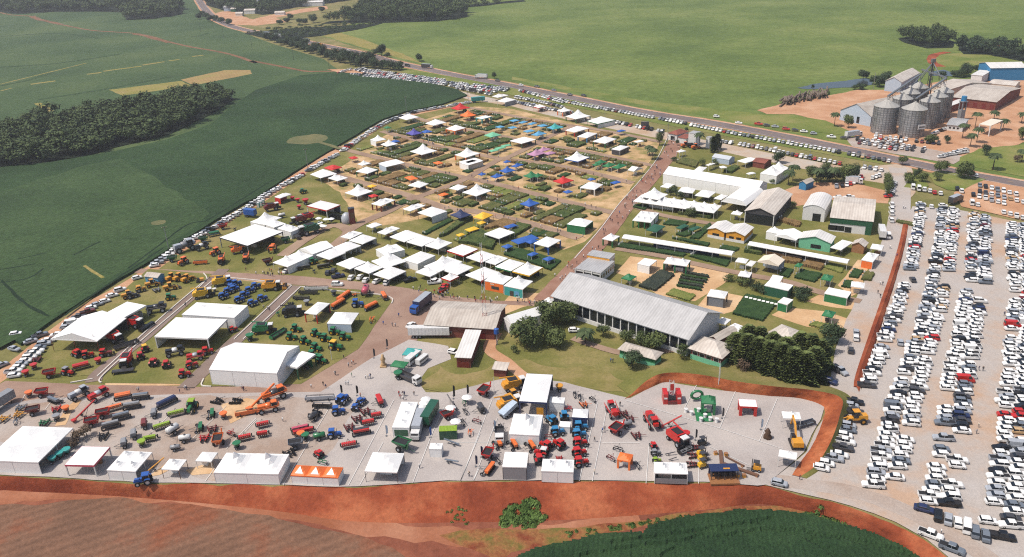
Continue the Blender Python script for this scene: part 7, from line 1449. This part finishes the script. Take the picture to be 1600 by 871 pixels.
# weeds on the red bank
def clump(name, pts, n, size, hgt, m, label, z=0, zf=None, leafs=40):
    r = random.Random(len(label)); V=[];F=[]
    P = [G(x,y,z) for x,y in pts]
    xs=[p.x for p in P]; ys=[p.y for p in P]; k=0; tries=0
    def inside(x,y):
        c=False; j=len(P)-1
        for i in range(len(P)):
            if (P[i].y>y)!=(P[j].y>y) and x<(P[j].x-P[i].x)*(y-P[i].y)/(P[j].y-P[i].y)+P[i].x: c=not c
            j=i
        return c
    mb=MB()
    while k<n and tries<n*30:
        tries+=1; x=r.uniform(min(xs),max(xs)); y=r.uniform(min(ys),max(ys))
        if not inside(x,y): continue
        k+=1; zz=z if zf is None else zf(x,y); w=size*r.uniform(.6,1.3); h=hgt*r.uniform(.6,1.2)
        for i in range(leafs):
            a=r.uniform(0,6.28); q=r.random()**.5*w/2; d=Vector((math.cos(a),math.sin(a),r.uniform(.2,1.4))).normalized(); p=Vector((x+math.cos(a)*q,y+math.sin(a)*q,zz+h*r.uniform(.2,1)*(1-.5*(2*q/w)**2))); u=d.orthogonal().normalized(); v=d.cross(u); s=w*.16*r.uniform(.7,1.4)
            mb.add([p-u*s,p+v*s*.6,p+u*s,p-v*s*.6],[(0,1,2,3)])
    o=ob(name,mb.mesh(name,FOL[m])); o['kind']='stuff'; o['label']=label; o['category']='weeds'; return o
def bank_z(x, y):
    best=min(range(len(tp)), key=lambda i:(tp[i].x-x)**2+((tp[i].y+bt[i].y)/2-y)**2); a,b=tp[best],bt[best]; t=min(1,max(0,(a.y-y)/max(.1,a.y-b.y))); return GZ*(1-t)+LOW*t+math.sin(math.pi*t)*.5
clump('weeds', [(782,800),(800,790),(815,785),(835,783),(850,800),(845,812),(815,816),(785,812)], 110, 1.9, .9, 'lime', 'patch of bright green weeds on the red earth bank', z=-2.2, zf=lambda x,y: bank_z(x,y)-.1)
clump('weeds', [(690,805),(720,795),(745,812),(735,822),(700,822)], 18, .9, .5, 'lime', 'thin weeds at the foot of the red bank', z=-3.4, zf=lambda x,y: bank_z(x,y)-.1)
clump('weeds', [(880,832),(960,822),(1060,806),(1120,802),(1060,812),(960,830),(890,842)], 70, .9, .5, 'lime', 'green weeds edging the soybean crop', z=LOW)
clump('weeds', [(1255,795),(1290,800),(1330,818),(1310,822),(1265,806)], 45, 1.3, .7, 'lime', 'green weeds below the car park bank', z=-3.2, zf=lambda x,y: bank_z(x,y)-.15)
# woods that read as one mass
def wood(name, pts, gap, w, h, label, tile='P', m='far'):
    r = random.Random(len(pts)); P = [T(tile,x,y) for x,y in pts]; xs=[p.x for p in P]; ys=[p.y for p in P]; tmpl=[]
    for s in range(5):
        c = crown_mb(90+s, 340, .5, .40, .115, 7); tmpl.append((np.array(c.v), np.array([f for f in c.f])))
    def inside(x,y):
        c=False; j=len(P)-1
        for i in range(len(P)):
            if (P[i].y>y)!=(P[j].y>y) and x<(P[j].x-P[i].x)*(y-P[i].y)/(P[j].y-P[i].y)+P[i].x: c=not c
            j=i
        return c
    V=[];F=[];n=0; x=min(xs); trunks=MB()
    while x<max(xs):
        y=min(ys)
        while y<max(ys):
            q=x+r.uniform(-.4,.4)*gap; u=y+r.uniform(-.4,.4)*gap
            if inside(q,u):
                v,f=tmpl[r.randrange(5)]; big=1.35 if r.random()<.22 else 1; ww=w*r.uniform(.65,1.2)*big; hh=h*r.uniform(.65,1.1)*big; a=r.uniform(0,6.28); ca,sa=math.cos(a),math.sin(a)
                vv=np.empty_like(v); vv[:,0]=q+(v[:,0]*ca-v[:,1]*sa)*ww; vv[:,1]=u+(v[:,0]*sa+v[:,1]*ca)*ww; vv[:,2]=hh*.56+v[:,2]*hh
                V.append(vv); F.append(f+n); n+=len(v)
            y+=gap
        x+=gap
    if not V: return
    V=np.concatenate(V); F=np.concatenate(F); me=bpy.data.meshes.new(name)
    me.from_pydata(V.tolist(),[],F.tolist()); me.materials.append(FOL[m]); o=ob(name,me); o['kind']='stuff'; o['label']=label; o['category']='wood'
    sheet('forest_floor', pts, m_forestfloor, tile=tile, step=10, amp=2, z=.02+.004*random.random() if name!='x' else None)
wood('wood', [(0,690),(100,660),(250,640),(400,610),(560,590),(720,570),(880,530),(1000,500),(1190,500),(1228,520),(1100,600),(900,700),(690,750),(430,820),(130,865),(0,880),(-300,950),(-300,740)], 9, 14.5, 12, 'dark wood lying between the green fields', 'F1')
wood('wood', [(-400,60),(0,62),(80,75),(280,62),(500,60),(640,65),(660,104),(800,100),(955,74),(960,40),(900,10),(600,-20),(0,-30),(-400,-40)], 13, 16, 15, 'dark wood on the far side of the fields', 'F1')
wood('wood', [(80,30),(200,65),(330,75),(400,85),(480,75),(520,50),(700,30),(950,-8),(950,-40),(80,-40)], 13, 16, 14, 'dark wood behind the far farm buildings', 'F2')
wood('wood', [(730,136),(900,132),(1050,132),(1200,126),(1400,120),(1560,98),(1570,70),(1440,50),(1300,40),(1100,35),(950,50),(880,90),(900,115),(780,122)], 11, 14, 16, 'dark wood beside the pale green field', 'F2')
wood('wood', [(1560,40),(1640,36),(1760,20),(1900,8),(1880,0),(1650,20),(1560,28)], 14, 14, 9, 'thin belt of trees on the far field edge', 'F2')
wood('wood', [(1250,108),(1270,120),(1330,134),(1400,132),(1410,118),(1370,104),(1300,98)], 8, 11, 13, 'dark wood beside the red track beyond the terminal', 'D1')
wood('wood', [(1415,136),(1430,150),(1500,152),(1600,172),(1700,180),(1700,150),(1560,140),(1480,120),(1430,120)], 8.5, 11, 11, 'long dark wood beyond the red track', 'D1', 'dark')
wood('scrub', [(380,52),(460,44),(540,40),(600,36),(560,46),(500,56),(430,64)], 10, 7, 4, 'scrub beside the far highway', 'P')
# stacked logs by the terminal
lr = random.Random(8)
for i in range(60):
    a = T('M7',165+(i%30)*9+lr.uniform(-4,4), 388-(i%30)*1.9+lr.uniform(-16,8)); root = ob('log', cached(('log',i%3), lambda: MB().cyl((-6.5,0,0),(6.5,.4,0),.7,.55,8).mesh('log', mat('log_bark', S(128,112,98), .9))), loc=(a.x,a.y,(.4+.75*(i%3)+(1.4 if i>29 else 0))), rz=R(65+lr.uniform(-12,12))); tag(root, 'grey log in the stack on the orange dirt by the terminal', 'log', 'stacked logs')
# ================================================================ crop plots
def cropm(n, a, b2, c): return ground(n, [a,b2,c], .3, 2.2, .35, .9)
CM = dict(g=(cropm('plot_soy',S(46,70,38),S(54,78,42),S(62,86,48)),.55,.12), m=(cropm('plot_maize',S(66,82,44),S(80,94,50),S(98,104,60)),1.1,.25), d=(cropm('plot_dry',S(116,94,62),S(134,108,72),S(150,122,84)),.9,.22), l=(cropm('plot_light',S(104,118,56),S(118,126,64),S(138,136,76)),.4,.1), o=(cropm('plot_olive',S(82,90,48),S(96,100,56),S(112,108,66)),.7,.2), k=(cropm('plot_dark',S(52,60,52),S(62,68,58),S(70,76,62)),.7,.3))
CW = dict(g='dark green soybean', m='tall green maize', d='dry brown maize', l='light green grass', o='olive green cover', k='blackish green brassica')
WM = mat('plaque_white', S(240,240,236), .7)
def plot(P, code, label=None, marks=3):
    m, h, amp = CM[code]; c = sum(P, Vector((0,0,0)))/len(P)
    o = crop_surface('crop_plot', densify(P, 2, .1), h, m, .55, amp, label or '%s plot near %s' % (CW[code], near(c)), skirt=h+.4, freq=1.1)
    o['group'] = 'demonstration crop plots'
    r = random.Random(int(c.x*3+c.y))
    for i in range(marks):
        a, b2 = P[0], P[1]; q = a.lerp(b2, (i+.5)/max(1,marks)); q = q+(c-q)*.03*r.random()
        ob('plaque', cached(('plq',), lambda: MB().box(0,0,0,.6,.06,.5).box(0,0,-1.2,.08,.05,1.3).mesh('plaque', WM)), o, (q.x, q.y, h+.35), r.uniform(-.5,.5))
    return o
def tplot(t, pts, code, label=None, marks=2): return plot([T(t,x,y) for x,y in pts], code, label, marks)
STR = [[(734,170),(770,175),(840,188),(949,205),(1030,221)],[(640,180),(691,197),(726,202),(778,211),(835,224),(912,236),(1018,258)],[(600,207),(658,221),(691,230),(778,247),(840,254),(905,265),(985,286)],[(545,236),(560,239),(630,256),(725,277),(787,290),(856,308),(955,332)],[(520,272),(570,287),(630,303),(660,312),(700,326),(740,330),(789,340),(835,351),(905,372)]]
w0, w1 = G(630,256), G(856,308); eA = (w1-w0).normalized(); eB = Vector((-eA.y, eA.x, 0))
if eB.y < 0: eB = -eB
SW = [sorted([(p.dot(eA), p.dot(eB)) for p in (G(x,y) for x,y in L)]) for L in STR]
def bat(k, a):
    L = SW[k]
    for i in range(len(L)-1):
        if L[i][0] <= a <= L[i+1][0]:
            t = (a-L[i][0])/(L[i+1][0]-L[i][0]); return L[i][1]*(1-t)+L[i+1][1]*t
    return None
cross = [G(x,y) for x,y in [(640,312),(700,291),(732,277),(778,250),(800,243),(861,212),(898,196)]]; cross = smooth_line(cross, 8)
pr = random.Random(21); BEDS = []
for k in range(4):
    a = max(SW[k][0][0], SW[k+1][0][0])+2; aend = min(SW[k][-1][0], SW[k+1][-1][0])-6
    while a < aend:
        wd = pr.uniform(4,8.5); a0, a1 = a, min(a+wd, aend); a += wd+pr.uniform(.5,1.6)
        if a1-a0 < 3: continue
        b0 = max(bat(k+1,a0) or -1e9, bat(k+1,a1) or -1e9)+3.6; b1 = min(bat(k,a0) or 1e9, bat(k,a1) or 1e9)-3.4
        if b1-b0 < 5 or b1 > 1e8 or b0 < -1e8: continue
        cuts = [b0]+sorted(pr.uniform(b0+2.5, b1-2.5) for _ in range(pr.choice([1,2,2,3])))+[b1]
        code0 = pr.choice('gmmddool')
        for i in range(len(cuts)-1):
            c0, c1 = cuts[i]+.3, cuts[i+1]-.3
            if c1-c0 < 1.8 or pr.random() < .1: continue
            P = [eA*u+eB*v for u, v in ((a0,c0),(a1,c0),(a1,c1),(a0,c1))]; ctr = (P[0]+P[2])/2
            bad = False
            for o, s in ALLTENTS:
                da, db = abs((o-ctr).dot(eA))-(a1-a0)/2, abs((o-ctr).dot(eB))-(c1-c0)/2
                if da < s*.4+.4 and db < s*.4+.4: bad = True; break
            if bad:
                continue
            if any(abs((q-ctr).dot(eA)) < (a1-a0)/2+2.6 and abs((q-ctr).dot(eB)) < (c1-c0)/2+1 for q in cross): continue
            BEDS.append((a0,a1,c0,c1)); plot(P, code0 if pr.random() < .55 else pr.choice('gmmddol'), None, pr.choice([2,3,4]))
# small beds fill what is left between stands and streets
DONE = [(o_[0], o_[1], o_[2], o_[3]) for o_ in BEDS]
for k in range(5):
    n_ok = 0
    for _ in range(900):
        if n_ok >= (26 if k < 4 else 14): break
        La = SW[min(k,4)]; a0 = pr.uniform(La[0][0]+1, La[-1][0]-6); a1 = a0+pr.uniform(2.5,5.5)
        lo = bat(k+1,a0) if k < 4 else (bat(4,a0) or 0)-16; hi = bat(k,a1)
        if lo is None or hi is None: continue
        c0 = pr.uniform(lo+3.2, max(lo+3.3, hi-6)); c1 = min(c0+pr.uniform(3,8), hi-3.2)
        if c1-c0 < 2: continue
        if any(a0 < q[1]+.4 and a1 > q[0]-.4 and c0 < q[3]+.4 and c1 > q[2]-.4 for q in DONE): continue
        P = [eA*u+eB*v for u, v in ((a0,c0),(a1,c0),(a1,c1),(a0,c1))]; ctr = (P[0]+P[2])/2
        if any(abs((o-ctr).dot(eA))-(a1-a0)/2 < s*.4+.3 and abs((o-ctr).dot(eB))-(c1-c0)/2 < s*.4+.3 for o, s in ALLTENTS): continue
        if any(abs((q-ctr).dot(eA)) < (a1-a0)/2+2.6 and abs((q-ctr).dot(eB)) < (c1-c0)/2+1 for q in cross): continue
        DONE.append((a0,a1,c0,c1)); n_ok += 1; plot(P, pr.choice('gmmddooo'), None, pr.choice([0,1,2]))
tplot('M2',[(330,610),(395,575),(480,520),(520,545),(600,580),(560,655),(400,615)],'m','tall green maize plot in front of the low white canopy'); tplot('M2',[(500,520),(540,490),(640,450),(740,475),(640,525),(600,500)],'d','dry brown maize plot behind the low white canopy'); tplot('M2',[(700,525),(740,480),(830,500),(690,580)],'m','maize plot beside the blue canopies')
tplot('M2',[(640,690),(680,645),(790,660),(1030,735),(960,795),(830,745)],'g','dark soybean lawn with white plaques beside the blue canopies',5); tplot('M2',[(790,590),(850,515),(1020,550),(985,565),(870,565)],'g','dark soybean plot behind the blue-legged pavilion',4)
tplot('M2',[(200,570),(240,560),(430,440),(400,435),(330,460)],'m','long maize strip beside the yellow canopies'); tplot('M2',[(85,545),(110,555),(300,455),(270,445)],'g','long soybean strip in front of the white pagodas'); tplot('M2',[(300,590),(330,600),(470,500),(440,490)],'l','pale strip under the yellow canopies',1)
tplot('M6',[(235,765),(405,805),(490,695),(312,655)],'g','square plot of dark soybean with a row of white plaques',0)
o = bpy.data.objects.get('crop_plot.%03d' % 0)
for i in range(8):
    q = T('M6',312+i*24,680+i*5.6); r_ = ob('plaque', MB().box(0,0,0,1.1,.7,.12,rx=.5).box(0,0,-1.2,.08,.05,1.3).mesh('plaque', WM), None, (q.x,q.y,.7), -.3); tag(r_, 'white plaque in the row across the dark soybean plot', 'plaque', 'white plot plaques')
tplot('L8',[(390,190),(490,218),(612,118),(520,92)],'k','blackish brassica plot beside the grey hall',0); tplot('L8',[(555,240),(600,205),(740,245),(700,280)],'l','pale grass patch beside the grey hall',0)
for i in range(6):
    tplot('L8',[(620+i*8,180-i*16),(630+i*8,190-i*16),(780+i*8,215-i*16),(775+i*8,205-i*16)],'k' if i%2 else 'g','narrow vegetable row on the sandy plot',0)
tplot('M5',[(105,725),(140,697),(575,768),(555,790),(330,758)],'g','long soybean strip below the white walkway roof',4); tplot('M5',[(600,790),(640,770),(885,808),(850,856)],'g','soybean strip at the end of the walkway roof',4); tplot('M5',[(570,770),(600,768),(635,772),(598,792)],'l','small yellowish strip below the walkway',0); tplot('M5',[(505,640),(560,605),(640,570),(610,640),(560,655)],'g'); tplot('M5',[(600,665),(700,590),(745,560),(735,600),(660,670)],'g'); tplot('M5',[(470,665),(520,675),(720,720),(735,700),(560,668)],'g','soybean strip behind the walkway roof',2); tplot('M5',[(800,740),(830,715),(940,735),(905,755)],'g'); tplot('M5',[(410,570),(470,540),(590,555),(560,585)],'g'); tplot('M5',[(215,455),(230,435),(320,450),(290,475)],'g'); tplot('M5',[(520,500),(560,485),(720,520),(760,500),(735,530)],'m')
for pts, c in (([(585,560),(620,515),(745,540),(700,585)],'g'),([(500,545),(520,505),(580,517),(548,558)],'g'),([(628,492),(665,450),(770,467),(732,517)],'d'),([(505,468),(525,435),(630,455),(610,482)],'d'),([(895,555),(925,512),(975,522),(945,562)],'g'),([(965,572),(985,530),(1040,537),(1015,577)],'o'),([(855,612),(875,576),(916,582),(900,617)],'g'),([(750,500),(780,478),(868,500),(850,535)],'l'),([(300,415),(320,385),(405,400),(395,430)],'m'),([(1160,245),(1170,235),(1300,260),(1290,275)],'o')): tplot('M6',pts,c)
tplot('L8',[(1440,430),(1480,410),(1584,428),(1570,462)],'l'); tplot('M5',[(1200,545),(1230,530),(1360,560),(1340,590)],'d'); tplot('M5',[(505,150),(555,120),(660,145),(640,185)],'o'); tplot('M5',[(830,210),(900,175),(940,185),(880,222)],'m')
# ================================================================ people
def person_mesh(pose):
    me = bpy.data.meshes.new('skeleton'); 
    A, L = {'stand':(.08,.0),'walk':(.18,.28),'point':(.5,.05)}[pose]
    V = [(0,0,.95),(0,0,1.2),(0,0,1.42),(0,0,1.52),(0,.01,1.68), (.1,0,.92),(.11,L*.5,.5),(.11,L*.2-.02,.08),(.11,L*.2+.14,.04), (-.1,0,.92),(-.11,-L*.4,.5),(-.11,-L*.8,.1),(-.11,-L*.8+.14,.05), (.19,0,1.4),(.25,-A*.4,1.13),(.24,A*.2+.05,.88),(.24,A*.3+.08,.78), (-.19,0,1.4),(-.25,A*.4,1.13),(-.24,A*.7+.05,.9),(-.24,A*.8+.08,.8)]
    E = [(0,1),(1,2),(2,3),(3,4),(0,5),(5,6),(6,7),(7,8),(0,9),(9,10),(10,11),(11,12),(2,13),(13,14),(14,15),(15,16),(2,17),(17,18),(18,19),(19,20)]
    rad = [.15,.14,.14,.06,.115,.1,.07,.05,.045,.1,.07,.05,.045,.065,.05,.04,.045,.065,.05,.04,.045]
    me.from_pydata(V, E, []); o = bpy.data.objects.new('skeleton', me); LINK(o)
    md = o.modifiers.new('skin', 'SKIN'); 
    if not me.skin_vertices: me.attributes.new  # layer is made by the modifier below
    bpy.context.view_layer.objects.active = o; 
    with bpy.context.temp_override(object=o, active_object=o):
        if not me.skin_vertices: bpy.ops.mesh.customdata_skin_add()
    for i, sv in enumerate(me.skin_vertices[0].data): sv.radius = (rad[i], rad[i]*.85); sv.use_root = (i == 0)
    o.modifiers.new('sub', 'SUBSURF').levels = 1
    bpy.context.view_layer.update()
    ev = o.evaluated_get(bpy.context.evaluated_depsgraph_get()); out = bpy.data.meshes.new_from_object(ev); out.name = 'person_'+pose
    bpy.data.objects.remove(o); out.materials.clear(); out.materials.append(PERSON); out.shade_smooth(); return out
PERSON = bpy.data.materials.new('person_clothes'); PERSON.use_nodes = True
nt = PERSON.node_tree; N = nt.nodes.new; Lk = nt.links.new; bs = nt.nodes['Principled BSDF']; bs.inputs['Roughness'].default_value = .8
tc = N('ShaderNodeTexCoord'); sx = N('ShaderNodeSeparateXYZ'); Lk(tc.outputs['Object'], sx.inputs[0]); oi = N('ShaderNodeObjectInfo')
rp = N('ShaderNodeValToRGB'); rp.color_ramp.interpolation = 'CONSTANT'; e = rp.color_ramp.elements
e[0].position = 0; e[0].color = (.02,.018,.016,1); e[1].position = .06; e[1].color = (.035,.045,.075,1)
dv = N('ShaderNodeMath'); dv.operation = 'DIVIDE'; dv.inputs[1].default_value = 1.8; Lk(sx.outputs['Z'], dv.inputs[0]); Lk(dv.outputs[0], rp.inputs[0])
g1 = N('ShaderNodeMath'); g1.operation = 'GREATER_THAN'; g1.inputs[1].default_value = .93; Lk(sx.outputs['Z'], g1.inputs[0])
m1 = N('ShaderNodeMix'); m1.data_type = 'RGBA'; Lk(g1.outputs[0], m1.inputs[0]); Lk(rp.outputs[0], m1.inputs[6]); Lk(oi.outputs['Color'], m1.inputs[7])
g2 = N('ShaderNodeMath'); g2.operation = 'GREATER_THAN'; g2.inputs[1].default_value = 1.48; Lk(sx.outputs['Z'], g2.inputs[0])
m2 = N('ShaderNodeMix'); m2.data_type = 'RGBA'; Lk(g2.outputs[0], m2.inputs[0]); Lk(m1.outputs[2], m2.inputs[6]); m2.inputs[7].default_value = (.38,.22,.15,1)
g3 = N('ShaderNodeMath'); g3.operation = 'GREATER_THAN'; g3.inputs[1].default_value = 1.71; Lk(sx.outputs['Z'], g3.inputs[0])
m3 = N('ShaderNodeMix'); m3.data_type = 'RGBA'; Lk(g3.outputs[0], m3.inputs[0]); Lk(m2.outputs[2], m3.inputs[6]); m3.inputs[7].default_value = (.03,.022,.018,1); Lk(m3.outputs[2], bs.inputs['Base Color'])
POSE = [person_mesh(p) for p in ('stand','walk','point')]
qr = random.Random(5); NP = [0]
def person(p, where, rz=None):
    c = qr.choices(['white','black','navy','red','blue','grey','green','orange','maroon','cream'], [30,18,12,7,8,10,5,3,4,8])[0]; i = qr.randrange(3)
    o = ob('person', POSE[i], loc=(p.x,p.y,-.02), rz=qr.uniform(0,6.28) if rz is None else rz, scale=[qr.uniform(.94,1.05)]*3, col=COL[c])
    tag(o, 'person in %s top %s %s' % (CN[c], ('standing','walking','gesturing')[i], where), 'person', 'visitors to the show'); NP[0] += 1
def crowd(t, pts, n, spread, where):
    P = smooth_line([T(t,x,y) for x,y in pts], 10)
    for k in range(n):
        i = qr.randrange(len(P)-1); q = P[i].lerp(P[i+1], qr.random()); person(q+Vector((qr.gauss(0,spread),qr.gauss(0,spread),0)), where)
crowd('P', [(1058,216),(1030,262),(1008,288),(985,312)], 40, 2.2, 'on the upper avenue')
crowd('P', [(985,312),(945,366),(905,412),(872,446)], 46, 2.2, 'on the lower avenue')
crowd('P', [(690,462),(730,468),(780,472),(850,476)], 45, 1.6, 'in the crowd beside the brick shed')
crowd('P', [(390,424),(420,428),(440,430)], 16, 1.5, 'on the brown road by the long peaked tent')
crowd('P', [(640,452),(665,462),(680,460)], 14, 2, 'at the corner of the brown road')
crowd('P', [(700,326),(789,340),(905,372)], 16, 1.6, 'on the street among the crop plots')
crowd('P', [(690,270),(787,290),(958,332)], 14, 1.6, 'on the street behind the blue pagoda')
crowd('P', [(658,221),(778,247),(985,286)], 14, 1.6, 'on the street behind the green pagodas')
crowd('M6', [(330,200),(450,215)], 12, 1.2, 'before the brown-roofed hall'); crowd('L4', [(1070,160),(1140,165)], 7, .8, 'behind the narrow three-peaked tent'); crowd('L3', [(1110,125),(1160,110)], 5, .8, 'on the brown road by the big marquee'); crowd('L3', [(1480,130),(1520,115)], 3, .6, 'on the brown road by the big marquee corner')
for t, x, y, w in (('L2',970,765,'on the brown plaza'),('L2',990,750,'on the brown plaza'),('L2',1000,745,'on the brown plaza'),('L2',940,715,'on the brown plaza'),('L2',885,815,'on the brown plaza'),('L2',990,828,'on the brown plaza'),('L2',1075,840,'on the grey plaza'),('L2',1090,838,'on the grey plaza'),('L2',1105,832,'on the grey plaza'),('L2',1240,515,'by the white car'),('L2',1260,518,'by the white car'),('L2',1280,455,'by the blue truck'),('L2',1185,505,'on the lawn edge'),('L4',540,105,'on the brown road by the silver header'),('L4',615,90,'on the brown road by the silver header'),('L4',630,105,'on the brown road by the silver header'),('L4',755,85,'on the grey plaza'),('L4',770,85,'on the grey plaza'),('L4',690,25,'on the brown plaza'),('L4',905,45,'on the grey plaza'),
  ('L4',845,160,'by the small blue tractor'),('L4',365,310,'by the orange machines'),('L4',1515,650,'at the bank edge'),('L4',1210,600,'by the bay lines'),('L5',300,445,'by the white truck cab'),('L5',1000,480,'by the red grain cart'),('L5',1015,470,'by the red grain cart'),('L5',140,765,'at the bank edge'),('L5',950,540,'by the bay lines'),('L5',1115,310,'by the red sprayer'),('L5',910,580,'by red tractors'),('L5',950,750,'at the bank edge'),('L6',75,295,'by the red sprayer'),('L6',1185,750,'on the gravel by the bank end'),('R1',535,100,'on the gravel road'),('R1',550,102,'on the gravel road'),('R1',520,155,'on the gravel road'),('R1',535,180,'on the gravel road'),('R1',695,505,'among parked cars'),('R1',1145,628,'among parked cars'),('R1',1170,632,'among parked cars'),('R1',1302,290,'among parked cars'),('R2',1140,165,'among parked cars'),('R2',1130,200,'among parked cars'),('R2',937,745,'by the white pickup on the lower road'),('L8',215,660,'sitting spot on the lawn'),('L8',228,660,'sitting spot on the lawn'),('M8',485,375,'on the road by the pale hall'),('M8',500,378,'on the road by the pale hall'),('M8',440,705,'on the gravel road'),('M8',395,648,'on the gravel road'),('L1',790,675,'on the lane by the red harvesters'),('L1',840,630,'on the lane by the red harvesters'),('L1',1150,390,'on the lane by the black sprayer'),('L1',1300,225,'at the lane corner'),('L2',445,405,'on the lane by blue tractors'),('L2',470,412,'on the lane by blue tractors'),('L2',480,420,'on the lane by blue tractors'),('L3',850,125,'on the brown road by the sand patch'),('L3',860,122,'on the brown road by the sand patch')):
    person(T(t,x,y), w)
# ================================================================ haze
hz = MB().box(0, 3300, -6, 20400, 13200, 146).mesh('haze', mat('unused_surface', (.5,.5,.5,1)))
m = bpy.data.materials.new('air'); m.use_nodes = True; m.node_tree.nodes.clear()
pv = m.node_tree.nodes.new('ShaderNodeVolumePrincipled'); pv.inputs['Color'].default_value = (.93,.95,1,1); pv.inputs['Density'].default_value = .00011; pv.inputs['Anisotropy'].default_value = .2
mo = m.node_tree.nodes.new('ShaderNodeOutputMaterial'); m.node_tree.links.new(pv.outputs[0], mo.inputs['Volume'])
hz.materials.clear(); hz.materials.append(m)
o = struct('haze', hz, 'stuff')
